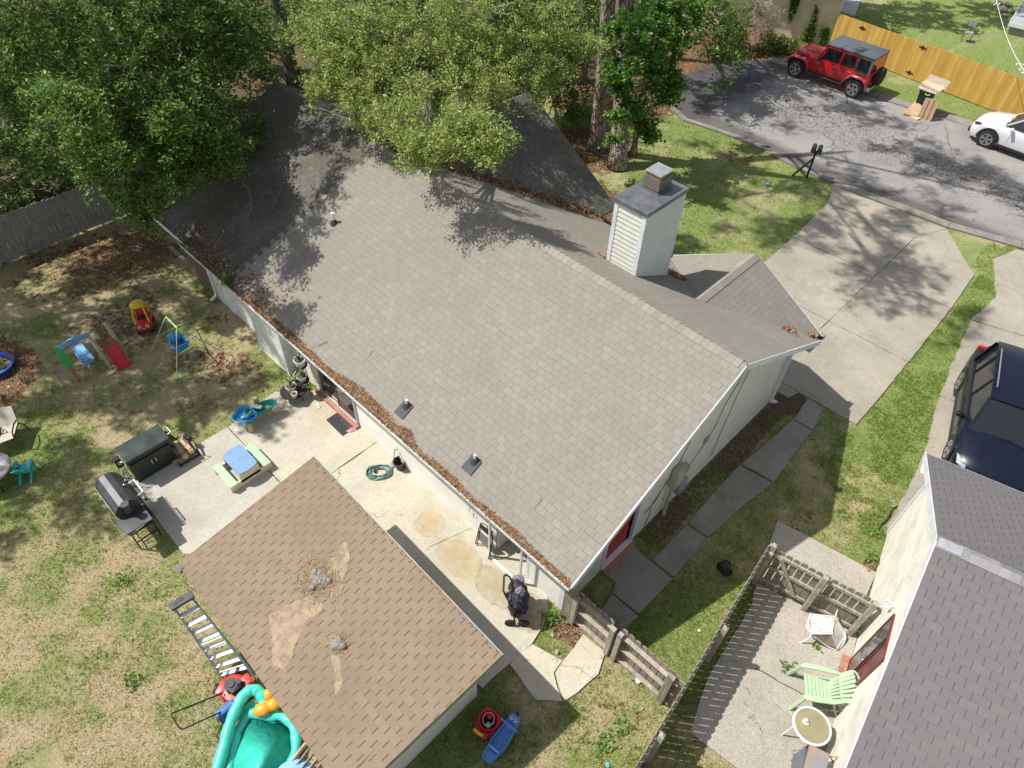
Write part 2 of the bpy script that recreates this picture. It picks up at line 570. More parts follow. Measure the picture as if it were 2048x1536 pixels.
def soil(x, y):
    d = np.sqrt(((x - 0.25) / 0.36) ** 2 + (np.maximum(0, np.abs(y - 6.0) - 3.0) / 0.6) ** 2)
    a = 1 - sst(d, 0.7, 1.15)
    yard = 0.7 * sst(-x, 9.5, 11.5) * (1 - sst(-y, 3.5, 6.0)) * (y < 0.5) * (x > -20.3) * sst(fbm(x, y, 0.8, 4, 15), 0.40, 0.60)
    a = np.maximum(a, yard)
    a = np.maximum(a, 1.1 * sst(-x, 20.3, 21.5) * (y > -30)); a = np.maximum(a, 0.9 * sst(-x, 15.9, 17.5) * sst(y, 9.0, 11.0) * (y < 30))
    d2 = np.sqrt(((x - 0.35) / 0.6) ** 2 + ((y - 8.9) / 0.7) ** 2)
    return np.clip(np.maximum(a * 0.7, 1 - sst(d2, 0.7, 1.1)) * (0.55 + 0.9 * fbm(x, y, 1.2, 3, 8)), 0, 1)


def dryness(x, y):
    d = np.full(np.shape(x), 0.30)
    d = np.where(y < -4.0, 0.36, d)
    d = np.where((x < -10.5) & (y > -5) & (y < 0.5), 0.52, d)
    d = d + 0.16 * sst(-y, 4.5, 7.0) * sst(x, -10, -7)
    d = np.where((x > 0.3) & (y < 0), 0.40, d)
    d = np.where((x > 0.5) & (y >= 0) & (y < 6.6) & (x < 3), 0.22, d)
    d = np.where((x > 2.0) & (y > 3.4) & (y < 8.2), 0.27, d)
    d = np.where((x > 1.9) & (y > 8.2), 0.0, d)
    d = np.where((y > 9) & (x < -3), 0.2, d)
    d = np.where((y > 28) & (x > -11), 0.1, d)
    return d


def greenness(x, y):
    n = 0.45 * fbm(x, y, 0.7, 4, 1) + 0.55 * fbm(x, y, 2.2, 3, 2)
    return np.clip(0.46 + (n - 0.5) * 2.2 + (0.5 - dryness(x, y)) * 1.4, 0, 1)


# ------------------------------------------------------------------ ground sheet
xs = np.concatenate([np.linspace(-95, -24, 16), np.arange(-22.5, 6.01, 0.2), np.linspace(7.5, 60, 14)])
ys = np.concatenate([np.linspace(-40, -12, 10), np.arange(-10, 32.01, 0.2), np.linspace(33, 110, 22)])
gx_, gy_ = np.meshgrid(xs, ys)
nx, ny = len(xs), len(ys)
vx = gx_.ravel(); vy = gy_.ravel()
vz = (fbm(vx, vy, 0.35, 3, 6) - 0.5) * 0.03 - 0.012
me = bpy.data.meshes.new('lawn')
idx = np.arange(nx * ny).reshape(ny, nx)
fc = np.stack([idx[:-1, :-1], idx[:-1, 1:], idx[1:, 1:], idx[1:, :-1]], -1).reshape(-1, 4)
me.from_pydata(np.stack([vx, vy, vz], -1).tolist(), [], fc.tolist())
for nm, arr in (('lit', litter(vx, vy)), ('grn', greenness(vx, vy)), ('soil', soil(vx, vy))):
    a = me.attributes.new(nm, 'FLOAT', 'POINT'); a.data.foreach_set('value', np.asarray(arr, np.float32))
t = MT('lawn_turf')
grn = t.attr('grn'); lit = t.attr('lit'); soi = t.attr('soil')
fine = t.noise(26, det=6, rough=0.7); mid = t.noise(6, det=6, rough=0.7)
gc = t.ramp(t.noise(60, det=4, rough=0.7), [(0.3, (0.10, 0.155, 0.04)), (0.5, (0.20, 0.275, 0.075)), (0.7, (0.37, 0.40, 0.155))])
dc = t.ramp(t.noise(85, det=5, rough=0.75), [(0.28, (0.2, 0.15, 0.085)), (0.45, (0.42, 0.33, 0.20)), (0.58, (0.56, 0.47, 0.31)), (0.72, (0.72, 0.63, 0.47))])
f = t.math('ADD', grn, t.math('MULTIPLY', t.math('SUBTRACT', t.math('ADD', t.math('MULTIPLY', fine, 0.6), t.math('MULTIPLY', mid, 0.4)), 0.5), 2.6))
c = t.mix(t.mr(f, 0.2, 0.95), dc, gc)
lc = t.ramp(t.vor(34, out=1), [(0.1, (0.10, 0.045, 0.022)), (0.4, (0.24, 0.12, 0.06)), (0.62, (0.42, 0.24, 0.13)), (0.9, (0.56, 0.38, 0.25))])
lc = t.mix(t.mr(t.noise(40, det=5), 0.36, 0.6, 0, 0.85), lc, (0.05, 0.036, 0.022))
fl = t.math('ADD', lit, t.math('MULTIPLY', t.math('SUBTRACT', t.noise(4.5, det=7, rough=0.7), 0.5), 1.7))
c = t.mix(t.mr(fl, 0.42, 0.62), c, lc)
sc_ = t.ramp(t.noise(45, det=6, rough=0.7), [(0.3, (0.045, 0.032, 0.022)), (0.5, (0.13, 0.09, 0.06)), (0.7, (0.26, 0.19, 0.13))])
c = t.mix(t.mr(t.math('ADD', soi, t.math('MULTIPLY', t.math('SUBTRACT', t.noise(7, det=6), 0.5), 0.9)), 0.4, 0.6), c, sc_)
t.bump(t.math('ADD', t.noise(90, det=5, rough=0.7), t.math('MULTIPLY', t.noise(25, det=4), 1.2)), 0.9, 0.03)
me.materials.append(t.fin(c, 0.95, 0, 0.15))
ground = bpy.data.objects.new('lawn', me)
SC.collection.objects.link(ground)
tag(ground, kind='structure')

# ------------------------------------------------------------------ concrete, road
CON1 = concrete('patio_concrete', (0.44, 0.41, 0.33), (0.58, 0.54, 0.435), 0.8, stains=[
    (-3.47, -0.62, 0.34, 0.33, (0.42, 0.335, 0.19), 0.8, 1), (-2.36, -0.72, 0.62, 0.40, (0.41, 0.33, 0.19), 0.85, 1),
    (-1.25, -0.62, 0.62, 0.36, (0.36, 0.30, 0.19), 0.8, 1), (-0.45, -0.55, 0.5, 0.42, (0.29, 0.235, 0.15), 0.8, 0), (-7.9, -0.42, 0.55, 0.38, (0.47, 0.38, 0.21), 0.5, 0), (-3.75, -0.35, 0.35, 0.2, (0.46, 0.38, 0.22), 0.3, 0)],
    dark=(0.36, 0.34, 0.30))
CON2 = concrete('grey_patio_concrete', (0.41, 0.39, 0.335), (0.52, 0.495, 0.43), 0.8, dark=(0.33, 0.315, 0.285), scl=1.6)
CON3 = concrete('driveway_concrete', (0.29, 0.265, 0.215), (0.41, 0.375, 0.31), 0.9, dark=(0.19, 0.18, 0.16))
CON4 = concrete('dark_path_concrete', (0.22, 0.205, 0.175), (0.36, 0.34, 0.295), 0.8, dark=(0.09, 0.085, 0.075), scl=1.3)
CON5 = concrete('aggregate_patio_concrete', (0.32, 0.30, 0.255), (0.45, 0.42, 0.36), 1.3, dark=(0.36, 0.33, 0.29))
CON6 = concrete('kerb_concrete', (0.20, 0.185, 0.165), (0.31, 0.29, 0.26), 0.9, dark=(0.09, 0.08, 0.07), scl=2)
EXCL = []


def wobble(poly, amt=0.012, step=0.25):
    out = []
    n = len(poly)
    for i in range(n):
        a = Vector(poly[i][:2]); b = Vector(poly[(i + 1) % n][:2])
        k = max(1, int((b - a).length / step))
        for j in range(k):
            p = a.lerp(b, j / k)
            if j: p = p + Vector((rnd.uniform(-amt, amt), rnd.uniform(-amt, amt)))
            out.append((p.x, p.y))
    return out


def pave(name, polys, mat, z=0.03, amt=0.012):
    b = B()
    for k, p in enumerate(polys):
        EXCL.append(p)
        b.prism(wobble(p, amt), -0.08, z + 0.0006 * (k % 3))
    return tag(b.done(name, mat), kind='structure')


g_ = 0.012
pave('patio', [
    [(-9.45, -0.92), (-8.66, -0.02), (-6.24, -0.012), (-6.22, -2.41), (-9.22, -2.42)],
    [(-6.21, -0.012), (-6.19, -2.4), (-2.95, -2.4), (-3.05, -1.0), (-2.75, -0.012)],
    [(-2.735, -0.012), (-3.035, -1.0), (-2.935, -2.4), (0.0, -2.3), (0.05, -1.24), (0.08, -1.0), (-0.1, -0.3), (-0.4, -0.012), (-1.0, -0.012), (-1.0, 0.72), (-1.93, 0.72), (-1.93, -0.012)],
    [(-6.19, -2.42), (-0.02, -2.42), (-0.05, -4.6), (-6.19, -4.6)]], CON1)
pave('grey_patio', [[(-9.24, -2.45), (-6.2, -2.44), (-6.2, -4.62), (-6.7, -4.97), (-9.25, -4.95)]], CON2, 0.026)
pave('walkway', [
    [(0.04, -1.28), (0.1, -0.98), (0.74, -0.8), (0.78, -1.1), (1.27, -1.38), (0.9, -1.72), (0.06, -1.6)],
    [(0.755, -0.79), (0.68, -0.09), (1.24, -0.05), (1.42, -0.5), (1.36, -1.05), (1.285, -1.36), (0.80, -1.08)]], CON1, 0.03, 0.02)
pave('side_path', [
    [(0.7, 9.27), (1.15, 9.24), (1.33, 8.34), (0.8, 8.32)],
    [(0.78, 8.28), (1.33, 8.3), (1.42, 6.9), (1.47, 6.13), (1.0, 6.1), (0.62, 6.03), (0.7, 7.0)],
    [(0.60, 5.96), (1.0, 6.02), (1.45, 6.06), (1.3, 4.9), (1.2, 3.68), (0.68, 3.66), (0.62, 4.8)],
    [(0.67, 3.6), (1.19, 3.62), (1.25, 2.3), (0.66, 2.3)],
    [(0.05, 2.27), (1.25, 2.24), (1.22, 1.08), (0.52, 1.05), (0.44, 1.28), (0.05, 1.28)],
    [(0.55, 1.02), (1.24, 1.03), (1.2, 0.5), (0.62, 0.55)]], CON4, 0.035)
dl, dr = -0.455, -0.435
pave('driveway', [
    [(-4.02, 19.9), (0.1, 20.28), (-0.46, 18.84), (-3.62, 18.68)],
    [(0.12, 20.26), (1.82, 18.28), (1.95, 16.0), (dr, 15.92), (dr, 18.84)],
    [(-3.6, 18.65), (dl, 18.81), (dl, 15.92), (-3.4, 15.8)],
    [(dr, 15.89), (1.95, 15.97), (2.02, 12.68), (dr, 12.66)],
    [(-3.4, 15.77), (dl, 15.89), (dl, 12.66), (-3.3, 12.6)],
    [(dr, 12.63), (2.02, 12.65), (2.05, 9.36), (dr, 9.3)],
    [(-3.3, 12.57), (dl, 12.63), (dl, 8.45), (-3.3, 8.45)],
    [(dr, 9.28), (0.4, 9.28), (0.3, 8.9), (dr, 8.9)]], CON3, 0.03)
pave('neighbour_patio', [
    [(2.1, 5.22), (4.36, 5.62), (4.52, 4.2), (4.42, 3.98), (2.58, 3.52)],
    [(2.59, 3.49), (4.7, 4.0), (5.15, 2.2), (3.55, 1.85), (2.78, 3.0)],
    [(2.80, 2.96), (3.56, 1.83), (5.16, 2.18), (5.75, -0.2), (4.4, 0.03), (3.33, -0.09), (3.0, 1.0)]], CON5, 0.028)
pave('neighbour_driveway', [
    [(3.75, 9.6), (3.95, 7.6), (4.35, 7.3), (9.5, 8.4), (9.0, 13.0), (3.2, 12.0)],
    [(3.18, 12.04), (8.98, 13.04), (8.2, 17.5), (2.6, 15.9)],
    [(2.58, 15.94), (8.19, 17.54), (8.0, 22.5), (2.3, 20.85), (1.95, 19.65), (2.75, 17.6)],
    [(4.02, 7.55), (3.98, 6.95), (4.08, 6.86), (4.4, 6.95), (4.4, 7.26)]], CON3, 0.026, 0.03)

# road: court with cracked asphalt
ROADP = [(-13.1, 21.9), (-13.6, 24.0), (-13.2, 26.9), (-11.8, 28.3), (-9.0, 28.6), (-6.3, 28.35), (-2.0, 28.9), (4, 29.4), (30, 33), (30, 22.5), (9.0, 23.2), (2.5, 21.5), (0.1, 20.95), (-3.7, 20.5), (-5.6, 20.35), (-8.0, 20.7), (-11.0, 20.2), (-12.3, 20.7)]
b = B(); b.prism(ROADP, -0.1, 0.004); EXCL.append(ROADP)
t = MT('cracked_asphalt')
o_ = t.obj()
c = t.mix(t.mr(t.noise(0.4, det=6, rough=0.6), 0.35, 0.65), (0.22, 0.21, 0.20), (0.32, 0.305, 0.285))
v = t.n('RGBToBW', i_0=t.vor(85, out=1)).outputs[0]
c = t.mix(t.mr(v, 0.55, 0.95, 0, 0.5), c, (0.47, 0.46, 0.44)); c = t.mix(t.mr(v, 0.4, 0.1, 0, 0.6), c, (0.07, 0.07, 0.07))
sp = t.n('SeparateXYZ', i_0=o_)
# cul-de-sac end is newer, darker surfacing
wobx = t.math('ADD', sp.outputs[0], t.math('MULTIPLY', t.noise(1.2, det=4), 1.2))
newer = t.mr(wobx, -9.4, -10.3)
c = t.mix(newer, c, (0.085, 0.085, 0.087))
nz = t.n('TexNoise', i_Vector=o_, i_Scale=1.6, i_Detail=5.0)
av = t.n('VectorMath', operation='ADD'); t.set(av.inputs[0], o_)
sc2 = t.n('VectorMath', operation='SCALE'); t.set(sc2.inputs[0], nz.outputs[1]); sc2.inputs['Scale'].default_value = 0.5
t.set(av.inputs[1], sc2.outputs[0])
band = t.math('SUBTRACT', sp.outputs[1], t.math('ADD', 24.6, t.math('MULTIPLY', sp.outputs[0], -0.02)))
bandn = t.math('ADD', t.math('ABSOLUTE', band), t.math('MULTIPLY', t.math('SUBTRACT', t.noise(0.6, det=5), 0.5), 3.0))
inb = t.mr(bandn, 1.9, 0.7)
core = t.mr(bandn, 0.75, 0.1)
e1 = t.vor(2.2, vec=av.outputs[0], feature='DISTANCE_TO_EDGE'); e2 = t.vor(5.5, vec=av.outputs[0], feature='DISTANCE_TO_EDGE'); e3 = t.vor(0.55, vec=av.outputs[0], feature='DISTANCE_TO_EDGE')
cr = t.math('MAXIMUM', t.math('MULTIPLY', t.mr(e1, 0.022, 0.007), inb), t.math('MULTIPLY', t.mr(e2, 0.05, 0.015), inb))
cr = t.math('MAXIMUM', cr, t.math('MULTIPLY', t.mr(e3, 0.008, 0.002), t.mr(t.noise(0.5), 0.48, 0.56)))
c = t.mix(t.math('MULTIPLY', cr, 0.85), c, (0.035, 0.033, 0.03))
deb = t.math('MULTIPLY', t.math('MULTIPLY', core, 0.6), t.mr(t.noise(22, det=6, rough=0.8), 0.52, 0.6))
c = t.mix(t.math('MULTIPLY', deb, t.mr(sp.outputs[0], -8, -2)), c, (0.26, 0.185, 0.12))
# dirty strip along the near gutter
nearr = t.math('SUBTRACT', sp.outputs[1], t.math('ADD', 20.95, t.math('MULTIPLY', t.math('ABSOLUTE', t.math('ADD', sp.outputs[0], 5.0)), 0.07)))
dn = t.math('ADD', nearr, t.math('MULTIPLY', t.noise(2.2, det=6), 0.5))
c = t.mix(t.math('MULTIPLY', t.mr(dn, 0.65, 0.15), 0.8), c, (0.09, 0.082, 0.075))
t.bump(t.math('SUBTRACT', t.noise(70, det=3), t.math('MULTIPLY', cr, 2.0)), 0.5, 0.01)
tag(b.done('road', t.fin(c, 0.92, 0, 0.2)), kind='structure')


def strip(line, w, z0, z1, name, mat):
    b = B()
    L = [Vector(p) for p in line]
    nn = []
    for i in range(len(L)):
        d = (L[min(i + 1, len(L) - 1)] - L[max(i - 1, 0)]).normalized()
        nn.append(Vector((-d.y, d.x)))
    for i in range(len(L) - 1):
        a0, a1 = L[i], L[i + 1]; b1, b0 = a1 + nn[i + 1] * w, a0 + nn[i] * w
        k = max(1, int((a1 - a0).length / 2.4))
        for j in range(k):
            u0, u1 = j / k + 0.003, (j + 1) / k - 0.003
            q = [a0.lerp(a1, u0), a0.lerp(a1, u1), b0.lerp(b1, u1), b0.lerp(b1, u0)]
            EXCL.append([(p.x, p.y) for p in q])
            # lawn side higher than the gutter side
            lo = [b.bm.verts.new((p.x, p.y, z0)) for p in q]
            hi = [b.bm.verts.new((q[0].x, q[0].y, z1)), b.bm.verts.new((q[1].x, q[1].y, z1)), b.bm.verts.new((q[2].x, q[2].y, 0.03)), b.bm.verts.new((q[3].x, q[3].y, 0.03))]
            b.bm.faces.new(hi); b.bm.faces.new(list(reversed(lo)))
            for m in range(4): b.bm.faces.new((lo[m], lo[(m + 1) % 4], hi[(m + 1) % 4], hi[m]))
    return tag(b.done(name, mat), kind='structure')


strip([(-12.9, 21.2), (-12.0, 20.45), (-11.0, 20.0), (-9.5, 20.25), (-8.0, 20.4), (-5.6, 20.05), (-4.1, 20.1)], 0.30, -0.1, 0.06, 'kerb', CON6)
strip([(-4.1, 20.0), (0.12, 20.4), (2.4, 21.05), (5.5, 22.1), (9.0, 22.9)], 0.42, -0.1, 0.045, 'gutter_strip', CON6)
strip([(9, 30.4), (4, 29.85), (-2.0, 29.35), (-6.3, 28.85), (-9.0, 29.05), (-11.9, 28.75)], 0.45, -0.1, 0.09, 'far_kerb', CON6)

# ------------------------------------------------------------------ grass blades
HOUSEP = [(-15.6, 0), (0.02, 0), (0.02, 8.4), (-4.1, 8.9), (-6.7, 9.6), (-14.1, 9.6), (-15.6, 8.4)]
SHEDP = [(-4.95, -2.45), (0.1, -2.45), (0.1, -5.2), (-4.95, -5.2)]
RHP = [(4.08, 6.84), (5.9, -1.0), (12, 0.5), (10, 8.3)]
EXCL += [HOUSEP, SHEDP, RHP]


def blades(name, n, regions, hmin, hmax, wd, mat, label, cat, dens, per=3, z0=-0.01, flat=0.0):
    pts = []
    A = [(r[1] - r[0]) * (r[3] - r[2]) * r[4] for r in regions]; T = sum(A)
    for r, a in zip(regions, A):
        k = int(n * a / T)
        x = NR.uniform(r[0], r[1], k); y = NR.uniform(r[2], r[3], k)
        pts.append(np.stack([x, y], -1))
    P = np.concatenate(pts)
    x, y = P[:, 0], P[:, 1]
    keep = NR.random(len(x)) < dens(x, y)
    for poly in EXCL: keep &= ~inpoly(x, y, poly)
    P = P[keep]
    P = np.repeat(P, per, 0) + NR.normal(0, 0.012, (len(P) * per, 2))
    m = len(P)
    ang = NR.uniform(0, 2 * PI, m); h = NR.uniform(hmin, hmax, m); lean = NR.uniform(0.15, 1.1, m) + flat; la = NR.uniform(0, 2 * PI, m)
    wv = wd * NR.uniform(0.7, 1.4, m)
    V = np.zeros((m, 3, 3), np.float32)
    dx, dy = np.cos(ang) * wv / 2, np.sin(ang) * wv / 2
    V[:, 0, 0] = P[:, 0] - dx; V[:, 0, 1] = P[:, 1] - dy
    V[:, 1, 0] = P[:, 0] + dx; V[:, 1, 1] = P[:, 1] + dy
    V[:, 2, 0] = P[:, 0] + np.cos(la) * h * np.sin(lean); V[:, 2, 1] = P[:, 1] + np.sin(la) * h * np.sin(lean)
    V[:, :2, 2] = z0; V[:, 2, 2] = z0 + h * np.cos(np.minimum(lean, 1.35))
    return rawmesh(name, V.reshape(-1, 3), 3, mat, label, cat, 'stuff')


def rawmesh(name, V, k, mat, label=None, cat=None, kind=None, parent=None):
    me = bpy.data.meshes.new(name)
    nv = len(V); nf = nv // k
    me.vertices.add(nv); me.vertices.foreach_set('co', np.ascontiguousarray(V, np.float32).ravel())
    me.loops.add(nv); me.loops.foreach_set('vertex_index', np.arange(nv, dtype=np.int32))
    me.polygons.add(nf); me.polygons.foreach_set('loop_start', np.arange(0, nv, k, dtype=np.int32))
    me.polygons.foreach_set('loop_total', np.full(nf, k, np.int32))
    me.update(calc_edges=True)
    me.materials.append(mat)
    o = bpy.data.objects.new(name, me)
    SC.collection.objects.link(o)
    if parent: o.parent = parent
    return tag(o, label, cat, None, kind)


GRASSM = leafmat('grass_blades', [(0.0, (0.13, 0.19, 0.05)), (0.4, (0.22, 0.32, 0.075)), (0.7, (0.31, 0.43, 0.11)), (0.88, (0.48, 0.47, 0.21)), (1.0, (0.60, 0.50, 0.31))], 0.3, 0.5)
blades('grass', 300000, [(-17, -4.8, -9.5, 0, 1.0), (-4.8, 1.5, -8.5, -1.0, 1.6), (0, 5, -4, 9.5, 1.7), (1.5, 4.2, 9.5, 21.5, 1.3), (-13, -3, 8, 20.5, 0.8), (-12, 4, 28.8, 32.5, 0.5), (-14, 6, 32, 46, 0.22)],
       0.02, 0.06, 0.013, GRASSM, 'patchy green lawn grass growing around the houses and the shed', 'grass',
       lambda x, y: np.clip(greenness(x, y) ** 1.1 * (0.55 + 0.9 * (fbm(x, y, 6, 2, 50) > 0.48)), 0.06, 1) * (1 - 0.93 * np.clip(litter(x, y) * 1.2, 0, 1)) * (1 - 0.9 * soil(x, y)))
COARSEM = leafmat('coarse_grass_blades', [(0.0, (0.17, 0.26, 0.06)), (0.5, (0.28, 0.38, 0.10)), (1.0, (0.45, 0.52, 0.18))], 0.4, 0.5)
blades('coarse_grass', 26000, [(1.95, 3.9, 5.6, 18.5, 1.0), (0.2, 4, -4, 5.5, 0.35), (-14, -5, -8, -4, 0.12)], 0.05, 0.11, 0.018, COARSEM,
       'taller coarse grass clumps on the strip beside the driveway', 'grass',
       lambda x, y: (fbm(x, y, 1.5, 3, 21) > 0.52) * 0.8 * (greenness(x, y) > 0.35), per=4)
STRAWM = leafmat('dead_straw', [(0.0, (0.22, 0.14, 0.07)), (0.4, (0.42, 0.3, 0.18)), (0.8, (0.62, 0.48, 0.32)), (1.0, (0.72, 0.6, 0.45))], 0.1, 0.6)
blades('dry_thatch', 130000, [(-15, -4.8, -9.5, -2, 1.0), (-5.5, 1.5, -8.5, -5, 1.3), (0, 5, -4, 7.5, 1.0)], 0.02, 0.06, 0.010, STRAWM,
       'pale dead grass thatch in the bare patches of the lawn', 'thatch', lambda x, y: np.clip(1.15 - greenness(x, y), 0.05, 1), per=2, flat=0.6)


def scatter_leaves(name, n, region, sz, mat, label, cat, dens, z=0.0, excl=True, zf=None, aspect=0.6, tilt=0.5):
    x = NR.uniform(region[0], region[1], n); y = NR.uniform(region[2], region[3], n)
    keep = NR.random(n) < dens(x, y)
    if excl:
        for p in EXCL: keep &= ~inpoly(x, y, p)
    x, y = x[keep], y[keep]; m = len(x)
    zz = (zf(x, y) if zf else np.full(m, z)) + NR.uniform(0, 0.02, m)
    return rawmesh(name, leafquads(np.stack([x, y, zz], -1), NR.uniform(sz * 0.6, sz * 1.3, m), aspect, tilt), 4, mat, label, cat, 'stuff')


def leafquads(P, L, aspect, tilt, d=None):
    """rhombic leaves of length L at P; tilt is the spread of their normals"""
    m = len(P)
    N = NR.normal(0, tilt, (m, 3)); N[:, 2] += 1.0
    N /= np.linalg.norm(N, axis=1, keepdims=True)
    a = NR.normal(0, 1, (m, 3)) if d is None else d + NR.normal(0, 0.45, (m, 3))
    a -= N * np.sum(a * N, 1, keepdims=True); a /= np.linalg.norm(a, axis=1, keepdims=True) + 1e-9
    b_ = np.cross(N, a)
    L = np.asarray(L)[:, None]
    V = np.zeros((m, 4, 3), np.float32)
    V[:, 0] = P - a * L / 2; V[:, 1] = P + b_ * L * aspect / 2 - N * L * 0.05
    V[:, 2] = P + a * L / 2; V[:, 3] = P - b_ * L * aspect / 2 - N * L * 0.05
    return V.reshape(-1, 3)


LITM = leafmat('fallen_leaf', [(0.0, (0.07, 0.04, 0.022)), (0.45, (0.19, 0.10, 0.05)), (0.8, (0.38, 0.22, 0.12)), (1.0, (0.60, 0.42, 0.28))], 0.08, 0.7)
scatter_leaves('fallen_leaves', 90000, (-20, 4.5, -8, 31.5), 0.085, LITM, 'brown fallen leaves lying under the trees and along the yard edges', 'leaf litter',
               lambda x, y: np.clip((litter(x, y) - 0.3) * 1.4, 0.0, 1) * (0.25 + 0.75 * (fbm(x, y, 1.3, 3, 30) > 0.5)) + 0.004, z=0.01)
scatter_leaves('dry_leaves_behind_the_fence', 30000, (-48, -20, -14, 34), 0.13, LITM, 'brown leaf litter covering the wood floor behind the grey fence', 'leaf litter', lambda x, y: 0.9 * (fbm(x, y, 0.5, 3, 12) > 0.55), z=0.01)
# ------------------------------------------------------------------ main house
def lap(b, p0, p1, nrm, z0, z1, ex=0.115, tilt=0.013, span=None, dbl=False):
    """horizontal lap boards between p0 and p1 (xy); span(z) limits the run for a gable"""
    p0 = Vector(p0); p1 = Vector(p1); n = Vector(nrm)
    L = (p1 - p0).length; d = (p1 - p0) / L
    k = int(math.ceil((z1 - z0) / ex - 1e-6))
    for i in range(k):
        a = z0 + i * ex; c = min(z1, a + ex)
        sa = span(a) if span else (0, L); sc = span(c) if span else (0, L)
        if sa is None: break
        if sc is None: sc = ((sa[0] + sa[1]) / 2 - 0.001, (sa[0] + sa[1]) / 2 + 0.001)

        def P(s, z, o): q = p0 + d * s + n * o; return (q.x, q.y, z)
        if dbl:
            m = (a + c) / 2
            b.poly([P(sa[0], a, tilt), P(sa[1], a, tilt), P(sa[1], m - 0.012, tilt * 0.75), P(sa[0], m - 0.012, tilt * 0.75)])
            b.poly([P(sa[0], m - 0.012, tilt * 0.75), P(sa[1], m - 0.012, tilt * 0.75), P(sa[1], m, tilt * 0.35), P(sa[0], m, tilt * 0.35)])
            b.poly([P(sa[0], m, tilt * 0.35), P(sa[1], m, tilt * 0.35), P(sc[1], c, 0), P(sc[0], c, 0)])
        else:
            b.poly([P(sa[0], a, tilt), P(sa[1], a, tilt), P(sc[1], c, 0), P(sc[0], c, 0)])
        b.poly([P(sa[0], a, tilt), P(sa[1], a, tilt), P(sa[1], a, 0), P(sa[0], a, 0)])
    return b


RIDGE_Y, RIDGE_Z = 4.186, 4.742
YR, YF, EZ = -0.47, 8.77, 2.35
K = (RIDGE_Z - EZ) / (RIDGE_Y - YR)
KF = (RIDGE_Z - EZ) / (YF - RIDGE_Y)
SL = math.sqrt(1 + K * K)


def zr(y): return EZ + K * (y - YR)
def zf_(y): return EZ + KF * (YF - y)
def zroof(y): return np.where(np.asarray(y) < RIDGE_Y, EZ + K * (np.asarray(y) - YR), EZ + KF * (YF - np.asarray(y)))


SHN = shingle('taupe_shingle', (0.252, 0.236, 0.205), (0.30, 0.278, 0.236), (0.272, 0.266, 0.238), 0.2, 0.145, line=(0.085, 0.075, 0.065), mort=0.0055, off=0.37, linestr=0.3, hline=1.0, dirt=(0.205, 0.18, 0.155), dirtamt=0.45)
SHO = shingle('aged_dark_shingle', (0.15, 0.14, 0.122), (0.185, 0.172, 0.15), (0.125, 0.12, 0.105), 0.3, 0.145, line=(0.025, 0.025, 0.022), mort=0.011, moss=(0.085, 0.088, 0.062), off=0.5, linestr=0.6)
house = thing('house', 'low cream sided house with a taupe shingle gable roof and a tall chimney', 'house', (0, 0, 0))
RX0, RXM, RX1 = -15.7, -11.0, 0.448

# roof, newer and older half
def step_edge(x_lo, x_hi, y0, y1, n):
    pts = []
    for i in range(n):
        y_a = y0 + (y1 - y0) * i / n; y_b = y0 + (y1 - y0) * (i + 1) / n
        x = x_lo + (x_hi - x_lo) * i / n + (0.09 if i % 2 else -0.06)
        pts += [(x, y_a), (x, y_b)]
    return pts


b = B()
n_ = 36
st = step_edge(-11.42, -10.6, YR, RIDGE_Y, n_)
rear = [(RX1, YR), (RX1, RIDGE_Y)] + [(x, y) for x, y in reversed(st)]
b.slab([(x, y, zr(y) + 0.012) for x, y in rear], (0, 0, -0.06))
front = [(RX1, RIDGE_Y), (RX1, YF), (-11.0, YF), (-11.0, RIDGE_Y)]
b.slab([(x, y, zf_(y) + 0.012) for x, y in front], (0, 0, -0.06))
# front entry gable
PRX, PRZ, PRY = -1.88, 3.6, 8.98
PK = (PRZ - EZ) / 2.2


def zp(x): return PRZ - PK * abs(x - PRX)


yv = YF - (PRZ - EZ) / KF
b.slab([(PRX, yv - 0.1, PRZ + 0.015), (PRX, PRY, PRZ + 0.015), (PRX + 2.2, PRY, EZ + 0.015), (PRX + 2.2, YF - 0.02, EZ + 0.015)], (0, 0, -0.06))
b.slab([(PRX, yv - 0.1, PRZ + 0.015), (PRX - 2.2, YF - 0.02, EZ + 0.015), (PRX - 2.2, PRY, EZ + 0.015), (PRX, PRY, PRZ + 0.015)], (0, 0, -0.06))


def uv_main(co, n):
    if abs(n.x) > 0.25 and abs(n.x) > abs(n.y):
        return (co.y, (PRX + 2.2 - co.x) * 1.15 if co.x > PRX else (co.x - PRX + 2.2) * 1.15)
    return (co.x, (co.y - YR) * SL) if n.y < 0.001 else (co.x, (YF - co.y) * SL)


roof = b.done('roof', SHN, house, uvf=uv_main)
# ridge caps
b = B()


def caps(b, a, e, s1, s2, w, step=0.145):
    a = Vector(a); e = Vector(e); L = (e - a).length; d = (e - a) / L
    k = int(L / step)
    for i in range(k):
        q0 = a + d * (i * step); q1 = a + d * ((i + 1.25) * step)
        up0 = Vector((0, 0, 0.008)); up1 = Vector((0, 0, 0.014))
        j = rnd.uniform(-0.004, 0.004)
        for s in (s1, s2):
            v = Vector(s) * w
            b.poly([q0 + up0, q1 + up1 + Vector((0, 0, j)), q1 + up1 + v, q0 + up0 + v])
            b.poly([q1 + up1, q1 + up1 - Vector((0, 0, 0.01)), q1 + up1 + v - Vector((0, 0, 0.01)), q1 + up1 + v])


